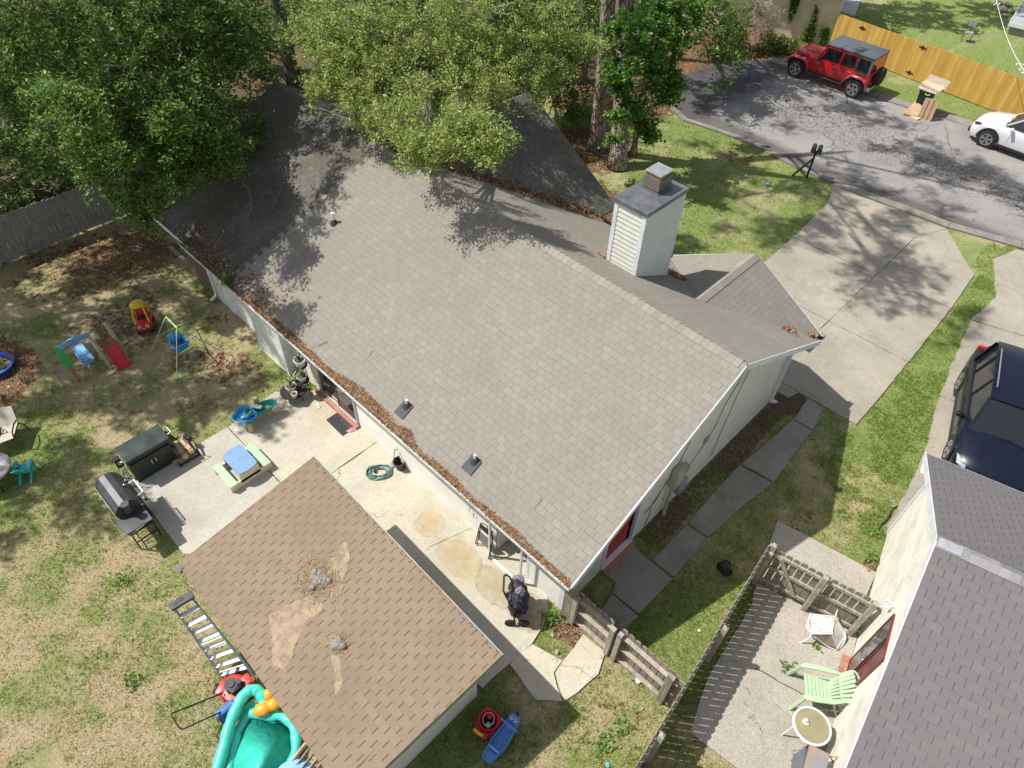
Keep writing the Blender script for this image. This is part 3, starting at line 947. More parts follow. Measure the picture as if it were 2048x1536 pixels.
ca = 1 / SL
t = MT('ridge_cap_shingle')
c = t.ramp(t.island(), [(0, (0.24, 0.215, 0.185)), (0.5, (0.285, 0.255, 0.215)), (1, (0.31, 0.28, 0.235))])
c = t.mix(t.mr(t.noise(230), 0.3, 0.7, 0, 0.3), c, (0.18, 0.16, 0.14))
CAPSH = t.fin(c, 0.9)
caps(b, (RXM, RIDGE_Y, RIDGE_Z + 0.012), (RX1, RIDGE_Y, RIDGE_Z + 0.012), (0, -ca, -K * ca), (0, ca, -KF * ca), 0.17)
b.done('ridge_cap', CAPSH, roof, fix=False)
b = B()
cb = 1 / math.sqrt(1 + PK * PK)
caps(b, (PRX, yv, PRZ + 0.02), (PRX, PRY, PRZ + 0.02), (cb, 0, -PK * cb), (-cb, 0, -PK * cb), 0.16)
b.done('ridge_cap', CAPSH, roof, fix=False)

b = B()
WX, WZ, WY, WH = -10.4, 4.6, 9.67, 3.7
WKx = (WZ - EZ) / WH
orear = [(RX0, YR), (-11.2, YR), (-10.4, RIDGE_Y), (RX0, RIDGE_Y)]
b.slab([(x, y, zr(y)) for x, y in orear], (0, 0, -0.05))
b.slab([(x, y, zf_(y)) for x, y in [(RX0, RIDGE_Y), (-10.9, RIDGE_Y), (-10.9, YF), (RX0, YF)]], (0, 0, -0.05))
yw = YF - (WZ - EZ) / KF
b.slab([(WX, yw - 0.1, WZ + 0.02), (WX, WY, WZ + 0.02), (WX + WH, WY, EZ + 0.02), (WX + WH, YF - 0.02, EZ + 0.02)], (0, 0, -0.05))
b.slab([(WX, yw - 0.1, WZ + 0.02), (WX - WH, YF - 0.02, EZ + 0.02), (WX - WH, WY, EZ + 0.02), (WX, WY, WZ + 0.02)], (0, 0, -0.05))


def uv_old(co, n):
    if abs(n.x) > 0.25 and abs(n.x) > abs(n.y): return (co.y, abs(co.x - WX) * -1.17)
    return (co.x, (co.y - YR) * SL) if n.y < 0.001 else (co.x, (YF - co.y) * SL)


tag(b.done('roof', SHO, house, uvf=uv_old), 'older darker shingle roof at the shaded end of the house')

# walls
W_ = 8.372
b = B()
lap(b, (0, 0), (-1.0, 0), (0, -1), 0.0, 2.25, tilt=0.022, ex=0.125)
lap(b, (-1.95, 0), (-6.94, 0), (0, -1), 0.0, 2.25, tilt=0.022, ex=0.125)
lap(b, (-8.62, 0), (-9.7, 0), (0, -1), 0.0, 2.25, dbl=True)
lap(b, (-9.7, -0.27), (-11.13, -0.27), (0, -1), 0.0, 2.22, tilt=0.022, ex=0.125)
lap(b, (-9.7, -0.27), (-9.7, 0), (1, 0), 0.0, 2.22)
lap(b, (-11.13, -0.27), (-11.13, 0), (-1, 0), 0.0, 2.22)
lap(b, (-11.13, 0), (-14.0, 0), (0, -1), 0.0, 2.25, tilt=0.022, ex=0.125)
lap(b, (-1.0, 0.75), (-1.95, 0.75), (0, -1), 0.0, 2.3, dbl=True)
lap(b, (-1.0, 0), (-1.0, 0.75), (-1, 0), 0.0, 2.3)
lap(b, (-1.95, 0.75), (-1.95, 0), (1, 0), 0.0, 2.3)
gs = lambda z: (max(0.0, (z + 0.03 - EZ) / K + YR), min(W_, YF - (z + 0.03 - EZ) / KF)) if max(0.0, (z + 0.03 - EZ) / K + YR) < min(W_, YF - (z + 0.03 - EZ) / KF) else None
# gable wall with the side door opening left free
lap(b, (0, 0), (0, 1.27), (1, 0), 0.0, 2.14, ex=0.1, tilt=0.006)
lap(b, (0, 2.36), (0, W_), (1, 0), 0.0, 2.14, ex=0.1, tilt=0.006)
lap(b, (0, 0), (0, W_), (1, 0), 2.14, 4.7, ex=0.1, tilt=0.006, span=gs)
lap(b, (0, W_), (-4.1, W_), (0, 1), 0.0, 2.3)
lap(b, (-6.7, W_ + 0.6), (-14.1, W_ + 0.6), (0, 1), 0.0, 2.3)
lap(b, (-6.85, W_), (-6.85, W_ + 0.7), (1, 0), 0.0, 2.4)
lap(b, (-4.0, W_), (-6.85, W_), (0, 1), 0.0, 2.3)
lap(b, (-15.5, 0), (-15.5, W_), (-1, 0), 0.0, 4.6, span=gs)
b.done('wall', SIDE, house)
b = B()
for i in range(11):
    b.bb(-15.5 + i * 0.137, -15.5 + i * 0.137 + 0.13, -0.012, 0.02, 0, 2.25)
tag(b.done('wall', BROWNW, house), 'brown board wall of the shaded end unit')
# trims
b = B()
for x0, x1, y0, y1, z1 in [(-0.1, 0.018, -0.022, 0.0, 2.2), (0.009, 0.024, -0.02, 0.1, 2.25), (-1.04, -1.0, -0.24, -0.20, 2.2), (-1.97, -1.93, -0.24, -0.20, 2.2), (-1.04, -0.97, -0.02, 0.0, 2.2),
                           (-11.15, -11.05, -0.297, -0.272, 2.2), (-9.8, -9.68, -0.297, -0.272, 2.2), (-9.7, -9.683, -0.29, -0.19, 2.2), (0.009, 0.024, W_ - 0.1, W_ + 0.01, 2.25), (-0.1, 0.0, W_, W_ + 0.025, 2.25), (-14.06, -13.98, -0.03, 0.0, 2.22)]:
    b = B(); b.bb(x0, x1, y0, y1, 0.02, z1); b.done('corner_board', WHITE, house)
b = B(); b.bb(-1.91, -1.05, -0.25, -0.2, 0.03, 0.065); b.done('threshold', WHITE, house)
b = B()
b.bb(RX0 + 0.3, RX1 - 0.02, YR + 0.012, 0.02, 2.2, 2.215); b.done('soffit', WHITE, house); b = B()
b.bb(RX0 + 0.3, RX1 - 0.02, W_ - 0.02, YF - 0.02, 2.2, 2.215)
b.done('soffit', WHITE, house)
b = B()
b.bb(RX0, RX1, YR - 0.002, YR + 0.016, 2.19, 2.33)
b.bb(RX0, RX1, YF - 0.02, YF, 2.17, 2.33)
for sx in (RX1 + 0.004,):
    b.beam((sx, YR - 0.01, EZ - 0.075), (sx, RIDGE_Y, RIDGE_Z - 0.075), 0.022, 0.15)
    b.beam((sx, RIDGE_Y, RIDGE_Z - 0.075), (sx, YF + 0.01, EZ - 0.075), 0.022, 0.15)
b.beam((PRX, PRY + 0.005, PRZ - 0.08), (PRX + 2.22, PRY + 0.005, EZ - 0.08), 0.022, 0.15)
b.beam((PRX, PRY + 0.005, PRZ - 0.08), (PRX - 2.22, PRY + 0.005, EZ - 0.08), 0.022, 0.15)
b.done('fascia', WHITE, house)
# gutters
b = B()
def gutter(b, x0, x1, y, z, w=0.09, h=0.09, t=0.006):
    b.bb(x0, x1, y - w, y, z - h, z - h + t)
    b.bb(x0, x1, y - w - 0.001, y - w + t, z - h, z + 0.004)
    b.bb(x0, x1, y - w - 0.016, y - w, z - 0.006, z + 0.012)
    b.bb(x0 - 0.004, x0 + t, y - w, y, z - h, z); b.bb(x1 - t, x1 + 0.004, y - w, y, z - h, z)


gutter(b, -13.9, RX1 - 0.01, YR - 0.004, 2.315)
b.done('gutter', WHITE, house)
b = B()
b.bb(0.34, 0.42, 8.72, 9.12, 2.2, 2.21); b.bb(0.42, 0.428, 8.72, 9.12, 2.2, 2.31); b.bb(0.332, 0.34, 8.72, 9.12, 2.2, 2.31); b.bb(0.332, 0.428, 8.71, 8.72, 2.2, 2.31)
tag(b.done('gutter', BLACK, house), 'short black gutter end at the front corner')
def dspout(b, x, y, z1, out):
    b.bb(x - 0.04, x + 0.04, y - 0.03, y + 0.03, 0.14, z1)
    b.beam((x, y, 0.15), (x + out[0] * 0.22, y + out[1] * 0.22, 0.05), 0.08, 0.06)
b = B(); dspout(b, -13.93, -0.05, 2.15, (0, -1)); b.beam((-13.93, -0.05, 2.12), (-13.85, -0.50, 2.24), 0.08, 0.06); b.done('downspout', WHITE, house)
b = B(); dspout(b, 0.06, W_ - 0.06, 2.2, (0.4, 0.9)); b.done('downspout', WHITE, house)

# sliding glass door on the patio
b = B()
x0, x1, z0, z1 = -8.6, -6.95, 0.1, 2.1
for a in (x0, x1 - 0.06): b.bb(a, a + 0.06, -0.05, 0.03, z0, z1)
b.bb(x0, x1, -0.05, 0.03, z1, z1 + 0.07); b.bb(x0, x1, -0.05, 0.03, z0 - 0.03, z0 + 0.02)
sd = b.done('sliding_door', pm('aluminium_frame', (0.55, 0.57, 0.58), 0.4, 0.5), house)
b = B()
for (a, c, yy) in ((x0 + 0.06, x0 + 0.86, 0.012), (x0 + 0.80, x1 - 0.06, -0.02)):
    b.bb(a, a + 0.045, yy - 0.012, yy + 0.012, z0 + 0.02, z1); b.bb(c - 0.045, c, yy - 0.012, yy + 0.012, z0 + 0.02, z1)
    b.bb(a, c, yy - 0.012, yy + 0.012, z0 + 0.02, z0 + 0.09); b.bb(a, c, yy - 0.012, yy + 0.012, z1 - 0.06, z1)
b.done('sash', pm('bronze_frame', (0.07, 0.065, 0.06), 0.4, 0.5), sd)
for (a, c, yy) in ((x0 + 0.105, x0 + 0.815, 0.012), (x0 + 0.845, x1 - 0.105, -0.02)):
    b = B(); b.bb(a, c, yy - 0.004, yy + 0.004, z0 + 0.09, z1 - 0.06); b.done('pane', GLASSD, sd)
b = B(); b.bb(x0, x1, 0.06, 0.5, 0.07, 0.1); b.bb(x0, x1, 0.5, 0.52, 0.07, 2.2); b.done('curtain', pm('pale_curtain', (0.6, 0.6, 0.56), 0.8), sd)
b = B(); b.bb(-8.68, -6.9, -0.17, -0.03, 0.0, 0.1, bev=0.006); b.done('step', BRICK, house)

# red side door
y0, y1 = 1.29, 2.33
b = B()
b.bb(-0.10, 0.03, y0 - 0.05, y0 + 0.03, 0.08, 2.13); b.bb(-0.10, 0.03, y1 - 0.03, y1 + 0.05, 0.08, 2.13); b.bb(-0.10, 0.03, y0 - 0.05, y1 + 0.05, 2.08, 2.16)
b.bb(-0.10, 0.06, y0, y1, 0.08, 0.12)
b.bb(-0.06, -0.05, y1 - 0.03, y1 - 0.2, 0.1, 2.1)
fr = b.done('door_frame', WHITE, house)
b = B(); b.bb(-0.09, -0.05, y0 + 0.03, y1 - 0.03, 0.12, 2.08)
for zz in (0.25, 0.95, 1.55):
    for k in (0, 1): b.bb(-0.05, -0.042, y0 + 0.13 + k * 0.42, y0 + 0.47 + k * 0.42, zz, zz + (0.55 if zz < 1.5 else 0.4))
dr_ = b.done('door', pm('red_door_paint', (0.42, 0.045, 0.03), 0.5, var=0.12), house)
b = B(); b.ball((-0.02, y0 + 0.12, 1.0), 0.03); b.done('handle', STEEL, dr_, smooth=True)
b = B(); b.bb(0.02, 0.17, y0 - 0.02, y1 + 0.02, 0.0, 0.085, bev=0.006); b.done('step', BRICK, house)

# meter boxes, conduit and cables on the gable wall
BEIGE = pm('beige_metal_box', (0.46, 0.42, 0.31), 0.5, var=0.08, dirt=0.2)
GRBOX = pm('grey_utility_box', (0.30, 0.32, 0.34), 0.5, dirt=0.2)
b = B(); b.box((0.11, 3.55, 1.45), (0.16, 0.34, 0.62), bev=0.01); b.box((0.195, 3.55, 1.45), (0.01, 0.27, 0.5)); mb = b.done('electric_panel', BEIGE, house)
b = B(); b.tube([(0.1, 3.48, 1.15), (0.1, 3.47, 0.4), (0.12, 3.45, 0.0)], 0.045, 10); b.done('conduit', BEIGE, mb, smooth=True)
b = B(); b.box((0.09, 3.92, 0.72), (0.16, 0.3, 0.42), bev=0.01); b.done('utility_box', GRBOX, house)
b = B(); b.cyl((0.10, 3.86, 1.42), 0.09, 0.14, 18, rot=(0, PI / 2, 0)); b.box((0.06, 3.86, 1.35), (0.1, 0.2, 0.3)); b.done('electric_meter', GRBOX, house, smooth=True)
b = B(); b.box((0.03, 4.72, 1.62), (0.05, 0.17, 0.2), bev=0.02); b.done('wall_vent', pm('grey_vent', (0.33, 0.32, 0.29), 0.7), house)
for pts in ([(0.02, 3.62, 1.8), (0.03, 3.75, 2.2), (0.02, 3.9, 2.6), (0.03, 4.3, 3.0), (0.02, 4.9, 3.6), (0.02, 5.1, 4.0)],
            [(0.02, 4.15, 0.9), (0.02, 4.4, 1.2), (0.03, 4.72, 1.5), (0.02, 5.0, 1.9), (0.02, 5.1, 2.5), (0.02, 5.6, 3.4), (0.02, 5.7, 3.8)],
            [(0.02, 5.45, 0.3), (0.025, 5.5, 1.2), (0.02, 5.62, 2.3), (0.02, 5.8, 3.3)],
            [(0.02, 3.3, 1.4), (0.03, 3.1, 1.2), (0.02, 2.85, 0.9), (0.02, 2.9, 0.5), (0.02, 2.8, 0.1)], [(0.02, 3.3, 1.45), (0.03, 3.0, 1.0), (0.02, 2.6, 0.8)]):
    b = B(); b.tube(pts, 0.007, 6); b.done('cable', BLKPL, house)
# tap and hose bib, small wall hooks
b = B(); b.tube([(-5.35, 0.0, 0.55), (-5.35, -0.1, 0.55), (-5.35, -0.12, 0.47)], 0.014, 8); b.box((-5.35, -0.08, 0.585), (0.06, 0.015, 0.03)); b.done('tap', STEEL, house)
b = B(); b.tube([(-2.75, 0.0, 0.85), (-2.75, -0.06, 0.9), (-2.75, -0.07, 0.78)], 0.008, 6); b.done('hook', BLACK, house); b = B(); b.tube([(-2.62, 0.0, 0.75), (-2.62, -0.05, 0.8), (-2.62, -0.06, 0.66)], 0.008, 6); b.done('hook', BLACK, house)

# chimney
cx0, cx1, cy0, cy1, cz1 = -3.97, -3.15, 5.56, 6.98, 5.62
ch = B(); ch.bb(cx0 + 0.02, cx1 - 0.02, cy0 + 0.02, cy1 - 0.02, 2.9, cz1)
chim = ch.done('chimney', SIDE, house)
b = B()
lap(b, (cx0, cy0), (cx1, cy0), (0, -1), 3.3, cz1, ex=0.118, tilt=0.018, dbl=False)
lap(b, (cx1, cy0), (cx1, cy1), (1, 0), 3.0, cz1, ex=0.118, tilt=0.04)
lap(b, (cx1, cy1), (cx0, cy1), (0, 1), 2.9, cz1, ex=0.118, tilt=0.018)
lap(b, (cx0, cy1), (cx0, cy0), (-1, 0), 3.0, cz1, ex=0.118, tilt=0.018)
b.done('chimney_siding', pm('pale_cream_siding', (0.66, 0.67, 0.60), 0.5, var=0.05, dirt=0.12), chim)
b = B()
for x, y in ((cx0, cy0), (cx1, cy0), (cx1, cy1), (cx0, cy1)):
    sx = 1 if x == cx1 else -1; sy = 1 if y == cy1 else -1
    b.bb(x + sx * 0.024, x - sx * 0.08, y + sy * 0.024, y + sy * 0.004, 2.95, cz1)
    b.bb(x + sx * 0.024, x + sx * 0.004, y + sy * 0.004, y - sy * 0.08, 2.95, cz1)
b.done('corner_trim', WHITE, chim)
t = MT('chimney_cap_metal')
c = t.mix(t.mr(t.noise(3.5, det=8, rough=0.7), 0.35, 0.65), (0.13, 0.14, 0.155), (0.25, 0.26, 0.275))
c = t.mix(t.mr(t.noise(18, det=6, rough=0.7), 0.6, 0.75, 0, 0.6), c, (0.42, 0.43, 0.45))
CAPM = t.fin(c, 0.5, 0.6)
b = B(); b.bb(cx0 - 0.055, cx1 + 0.055, cy0 - 0.055, cy1 + 0.055, cz1 + 0.001, cz1 + 0.10, bev=0.004)
b.done('chimney_cap', CAPM, chim)
fx, fy = -3.62, 6.5
t = MT('rusty_flue')
o_ = t.obj(); z_ = t.n('SeparateXYZ', i_0=o_).outputs[2]
c = t.mix(t.mr(t.noise(9, det=7, rough=0.7), 0.52, 0.68), (0.17, 0.165, 0.155), (0.26, 0.13, 0.06))
FLM = t.fin(c, 0.6, 0.4)
b = B()
b.bb(fx - 0.25, fx + 0.25, fy - 0.27, fy + 0.27, cz1 + 0.10, cz1 + 0.13)
b.box((fx, fy, cz1 + 0.15 + 0.14), (0.44, 0.48, 0.27), taper=(0.95, 0.95))
for k in range(8): b.bb(fx - 0.222, fx - 0.232, fy - 0.2 + k * 0.05, fy - 0.17 + k * 0.05, cz1 + 0.19, cz1 + 0.22)
flue = b.done('flue', FLM, chim)
b = B(); b.box((fx, fy, cz1 + 0.46), (0.38, 0.42, 0.1), taper=(1.0, 1.0)); b.done('flue_mesh', pm('flue_mesh', (0.32, 0.2, 0.11), 0.6, 0.5, var=0.5, vs=30), flue)
b = B(); b.box((fx, fy, cz1 + 0.525), (0.43, 0.47, 0.025)); b.done('flue_lid', pm('galvanised', (0.46, 0.47, 0.48), 0.45, 0.6, var=0.12), flue)

# plumbing vents
def on_rear(u, v): return GP(u, v, (0, YR, EZ + 0.015), (0, -K, 1))
VENTB = pm('vent_boot', (0.05, 0.052, 0.06), 0.7, var=0.2)
PVC = pm('white_pvc', (0.78, 0.79, 0.79), 0.4, var=0.03)
for (u, v, h, fl) in ((668, 446, 0.30, 0), (814, 812, 0.2, 1), (950, 922, 0.2, 1)):
    p = on_rear(u, v)
    b = B(); b.cyl((0, 0, h / 2), 0.045 if not fl else 0.03, h, 14); vp = b.done('vent_pipe', PVC, house, smooth=True, loc=p)
    b = B(); b.cyl((0, 0, 0.045), 0.11, 0.12, 18, r2=0.055)
    if fl: b.box((0.0, -0.1, -0.03), (0.28, 0.36, 0.008), (math.atan(K), 0, 0))
    b.done('vent_boot', VENTB, vp, smooth=True)

# ------------------------------------------------------------------ pine straw, leaves and twigs on the roof
STRAW = leafmat('pine_straw', [(0.0, (0.10, 0.05, 0.025)), (0.4, (0.25, 0.13, 0.06)), (0.75, (0.43, 0.26, 0.13)), (1.0, (0.6, 0.44, 0.28))], 0.05, 0.55)


def needles(P, L, w=0.06, tilt=0.5):
    return leafquads(np.asarray(P), L, w, tilt)


m = 15000
x = NR.uniform(-13.4, 0.4, m)
wd = 0.0 + 0.15 * np.exp(-((x + 5.6) / 1.0) ** 2) + 0.05 * np.exp(-((x + 9.0) / 1.6) ** 2) + 0.09 * vn(x, x * 0, 1.7, 2) * vn(x, x * 0, 4.0, 5) * 1.2 + 0.12 * np.exp(-((x + 4.3) / 0.25) ** 2)
u_ = NR.random(m) ** 1.1
y = YR - 0.085 + u_ * (0.085 + wd)
z = np.where(y < YR, 2.30, EZ + K * (y - YR) + 0.02) + NR.uniform(0, 0.05, m) * (1 - u_)
V1 = needles(np.stack([x, y, z], -1), NR.uniform(0.05, 0.15, m), 0.11)
tag(rawmesh('pine_straw', V1, 4, STRAW), 'orange pine straw filling the white gutter along the lower roof edge', 'pine straw', kind='stuff')
m = 4000
s_ = NR.random(m)
x = WX + s_ * WH + NR.normal(0, 0.10, m) * (0.5 + s_); y = yw + s_ * (YF - yw) + NR.normal(0, 0.10, m)
z = np.maximum(EZ + KF * (YF - y), EZ + WKx * (WX + WH - x)) + 0.035 + NR.uniform(0, 0.03, m)
V2 = leafquads(np.stack([x, y, z], -1), NR.uniform(0.04, 0.1, m), 0.4, 0.5)
parts = [V2]
for (cx, cy, r, k) in ((-3.02, 7.35, 0.12, 260), (-3.3, 7.4, 0.12, 160), (-4.1, 5.7, 0.08, 90), (0.22, 8.66, 0.05, 160), (-0.2, 8.1, 0.1, 120), (-10.6, 6.2, 0.5, 300)):
    x = cx + NR.normal(0, r, k); y = cy + NR.normal(0, r, k)
    z = EZ + KF * (YF - np.minimum(y, YF)) + 0.04 + NR.uniform(0, 0.04, k) + (0.0 if cx < 0 else 0.02)
    parts.append(leafquads(np.stack([x, y, z], -1), NR.uniform(0.05, 0.12, k), 0.35, 0.5))
tag(rawmesh('roof_leaves', np.concatenate(parts), 4, LITM), 'brown leaves lying in the roof valley and beside the chimney', 'leaves', kind='stuff')
m = 1100
x = NR.uniform(-13.9, -9.5, m); y = YR + np.abs(NR.normal(0, 0.32, m)) * (0.6 + 0.7 * vn(x, x * 0, 1.1, 7))
k_ = NR.random(m) < 0.12
x = np.where(k_, NR.uniform(-14.8, -11.5, m), x); y = np.where(k_, NR.uniform(-0.3, 3.9, m), y)
V3 = leafquads(np.stack([x, y, EZ + K * (y - YR) + 0.03], -1), NR.uniform(0.04, 0.1, m), 0.5, 0.4)
tag(rawmesh('shaded_roof_leaves', V3, 4, LITM), 'dark brown leaves heaped on the shaded lower end of the roof', 'leaves', kind='stuff')
TWIG = pm('twig_bark', (0.3, 0.26, 0.22), 0.9, var=0.2)


def twig(path, r, label, name='fallen_branch', sub=()):
    b = B()
    pts = [Vector(on_rear(u, v)) + Vector((0, 0, 0.03)) for u, v in path]
    b.tube(pts, [r * (1 - 0.7 * i / (len(pts) - 1)) for i in range(len(pts))], 6)
    for s in sub:
        q = [Vector(on_rear(u, v)) + Vector((0, 0, 0.035)) for u, v in s]
        b.tube(q, [r * 0.5 * (1 - 0.6 * i / (len(q) - 1)) for i in range(len(q))], 5)
    tag(b.done(name, TWIG), label, 'branch')


twig([(483, 365), (497, 378), (503, 400), (502, 425), (492, 446), (478, 460)], 0.014, 'curved bare branch lying on the shaded part of the roof', sub=([(503, 405), (490, 425), (480, 435)], [(501, 428), (485, 440)], [(496, 442), (476, 446), (462, 452)]))
twig([(392, 438), (388, 455), (381, 475), (373, 484)], 0.010, 'thin forked twig near the lower corner of the shaded roof', sub=([(382, 474), (368, 478)], [(386, 462), (378, 468)]))
twig([(654, 684), (640, 690), (628, 693), (618, 699)], 0.010, 'small pale twig lying above the straw filled gutter', sub=([(640, 690), (636, 700)],))
twig([(744, 703), (738, 712), (731, 719), (728, 724)], 0.006, 'tiny twig lying alone in the middle of the sunny roof')
twig([(1083, 997), (1078, 1006), (1070, 1011), (1067, 1019)], 0.008, 'small pale twig on the lower right part of the sunny roof')
twig([(565, 368), (560, 385), (548, 410), (540, 430)], 0.007, 'thin straight twig right of the curved branch on the shaded roof')
# green sprig rooted in the gutter
FERN = leafmat('fern_green', [(0, (0.06, 0.12, 0.03)), (1, (0.16, 0.28, 0.06))], 0.35, 0.5)
for (u, v, lab, k) in ((455, 565, 'green fern sprouting from the leaf filled gutter at the shaded end', 260), (374, 492, 'small weed sprouting from the far end of the gutter', 110)):
    p = on_rear(u, v); P = p + NR.normal(0, (0.14, 0.10, 0.03), (k, 3)); P[:, 2] += 0.08
    tag(rawmesh('fern', leafquads(P, NR.uniform(0.05, 0.12, k), 0.3, 0.8), 4, FERN), lab, 'plant')
# ------------------------------------------------------------------ shed
shed = thing('shed', 'small cream shed with a nearly flat brown shingle roof beside the patio', 'shed', (-5.0, -5.2, 0))
S0 = Vector((-5.0, -5.2, 0))
zA, zB = 2.30, 1.97
cn = [Vector(G(627, 913, zA)), Vector(G(1005, 1310, zA)), Vector((0.30, -5.36, zB)), Vector(G(355, 1128, zB))]
SHB = shingle('brown_three_tab_shingle', (0.275, 0.21, 0.145), (0.30, 0.23, 0.16), (0.26, 0.195, 0.14), 0.275, 0.135, line=(0.05, 0.038, 0.03), mort=0.007, off=0.5, hline=0.12, dirt=(0.21, 0.165, 0.115), dirtamt=0.8)
b = B(); b.slab([(p - S0)[:] for p in cn], (0, 0, -0.05))
shr = b.done('roof', SHB, shed, uvf=lambda co, n: (co.x, co.y * 1.005))
b = B()
b.beam(cn[0] - S0 + Vector((0, 0.012, -0.035)), cn[1] - S0 + Vector((0, 0.012, -0.035)), 0.018, 0.08)
b.beam(cn[1] - S0 + Vector((0.004, 0, -0.085)), cn[2] - S0 + Vector((0.004, 0, -0.085)), 0.02, 0.07)
b.done('drip_edge', pm('drip_edge_metal', (0.42, 0.42, 0.43), 0.5, 0.5, dirt=0.4), shed)
# rust coloured nail spots along the drip edge are tiny debris bits
b = B()
for k in range(46):
    p = cn[0].lerp(cn[1], (k + rnd.random() * 0.6) / 46) - S0 + Vector((0, -0.03 - rnd.random() * 0.05, 0.008))
    b.box(p, (0.022, 0.012, 0.008), (0, 0, rnd.random() * 3))
b.done('debris', pm('dark_debris', (0.06, 0.05, 0.04), 0.9), shed)
b = B()
lx0, lx1, ly0, ly1 = 0.12, 5.02, 0.15, 2.7
lap(b, (lx0, ly1), (lx1, ly1), (0, 1), 0.05, 2.2)
lap(b, (lx1, ly1), (lx1, ly0), (1, 0), 0.05, 2.05)
lap(b, (lx0, ly0), (lx1, ly0), (0, -1), 0.05, 1.9)
lap(b, (lx0, ly1), (lx0, ly0), (-1, 0), 0.05, 1.95)
b.bb(lx0 + 0.02, lx1 - 0.02, ly0 + 0.02, ly1 - 0.02, 0, 1.9)
b.done('wall', SIDE, shed)
b = B()
b.bm.free()
for x, y in ((lx0, ly0), (lx1, ly0), (lx1, ly1), (lx0, ly1)):
    b = B()
    sx = 1 if x == lx1 else -1; sy = 1 if y == ly1 else -1
    b.bb(x + sx * 0.02, x - sx * 0.07, y + sy * 0.02, y + sy * 0.003, 0.05, 1.8 if y == ly0 else 2.0); b.bb(x + sx * 0.02, x + sx * 0.003, y + sy * 0.003, y - sy * 0.07, 0.05, 1.8 if y == ly0 else 2.0)
    b.done('corner_board', WHITE, shed)
sl_ = Vector(G(358, 1139, 1.9)) - S0
b = B(); b.box(sl_, (0.14, 0.09, 0.1), (0.5, 0, 0.3), bev=0.01); b.box(sl_ + Vector((0.02, 0.0, 0.07)), (0.17, 0.12, 0.015), (0.3, 0, 0.3))
b.done('wall_lamp', BLKPL, shed)


def on_shed(u, v): return Vector(GP(u, v, cn[0] + Vector((0, 0, 0.01)), (0, -(zA - zB) / 3.15, 1)))


# debris heaps on the shed roof
def heap(u, v, rx, ry, n, label, core=True):
    c = on_shed(u, v)
    a = NR.uniform(0, 2 * PI, n); r = np.abs(NR.normal(0, 0.5, n))
    x = c.x + np.cos(a) * r * rx * (0.8 + 0.4 * vn(a, a * 0, 1.1, 4)); y = c.y + np.sin(a) * r * ry
    z = c.z + 0.012 + 0.04 * np.exp(-(r * 2) ** 2) + NR.uniform(0, 0.015, n) - (zA - zB) / 3.15 * (c.y - y) * -1 * -1
    V = leafquads(np.stack([x, y, z], -1), NR.uniform(0.04, 0.16, n), 0.07, 0.35)
    tag(rawmesh('straw_heap', V, 4, STRAW2), label, 'straw heap', kind='stuff')
    if core:
        b = B()
        for k in range(70):
            t_ = rnd.uniform(0, 2 * PI); q = rnd.uniform(0, 0.7) * (0.7 + 0.3 * math.sin(t_ * 3))
            b.ball((c.x + math.cos(t_) * q * rx * 0.8, c.y + math.sin(t_) * q * ry * 0.8, c.z + 0.03 + rnd.uniform(0, .03)), rnd.uniform(0.025, 0.065), (1, 1, 0.6), (0, 0, rnd.random() * 3), 7)
        for vv in b.bm.verts: vv.co += Vector((rnd.uniform(-.008, .008), rnd.uniform(-.008, .008), rnd.uniform(-.008, .008)))
        tag(b.done('compost_heap', pm('grey_compost', (0.26, 0.24, 0.22), 0.95, var=0.5, vs=35, bump=0.9, bs=45)), label.replace('straw', 'grey compost'), 'debris')


STRAW2 = leafmat('pale_straw', [(0.0, (0.22, 0.15, 0.085)), (0.5, (0.38, 0.28, 0.17)), (1.0, (0.54, 0.43, 0.29))], 0.05, 0.55)
heap(637, 1160, 0.42, 0.40, 2600, 'larger straw heap in the middle of the shed roof')
heap(676, 1290, 0.2, 0.16, 700, 'smaller straw heap lower down on the shed roof')
n = 900
x = NR.uniform(-5.0, 0.3, n); y = NR.uniform(-5.2, -2.2, n)
kk = NR.random(n) < (0.25 + 0.75 * np.exp(-((x + 2.0) / 1.4) ** 2 - ((y + 4.0) / 0.8) ** 2))
x = x[kk]; y = y[kk]
z = cn[0].z + 0.014 + (y - cn[0].y) * (zA - zB) / 3.15
tag(rawmesh('straw', leafquads(np.stack([x, y, z], -1), NR.uniform(0.06, 0.2, len(x)), 0.045, 0.12), 4, STRAW2), 'loose pale needles strewn over the shed roof', 'straw', kind='stuff')
# dust drifts: thin dried silt beside the heaps
def silt(poly, label):
    b = B(); P = [on_shed(u, v) + Vector((0, 0, 0.003)) for u, v in poly]
    P2 = wobble([(p.x, p.y) for p in P], 0.03, 0.09)
    pts = [(x, y, cn[0].z + 0.012 + (y - cn[0].y) * (zA - zB) / 3.15) for x, y in P2]
    b.poly(pts)
    tag(b.done('silt', SILT), label, 'silt', kind='stuff')


t = MT('dried_silt')
c = t.mix(t.mr(t.noise(5, det=7), 0.3, 0.7), (0.40, 0.30, 0.205), (0.47, 0.365, 0.255))
t.fin(c, 0.95, 0, 0.1)
t.set(t.p.inputs['Alpha'], t.mr(t.noise(6, det=7, rough=0.7), 0.3, 0.55, 0.1, 0.85))
SILT = t.m
silt([(655, 1130), (690, 1082), (700, 1112), (690, 1150), (680, 1200), (650, 1190)], 'pale silt patch above the larger heap on the shed roof')
silt([(540, 1230), (620, 1190), (650, 1215), (610, 1250), (570, 1345), (545, 1330)], 'broad pale silt drift left of the heaps on the shed roof')
silt([(664, 1310), (680, 1312), (684, 1372), (670, 1395), (668, 1350)], 'narrow pale silt streak below the smaller heap on the shed roof')

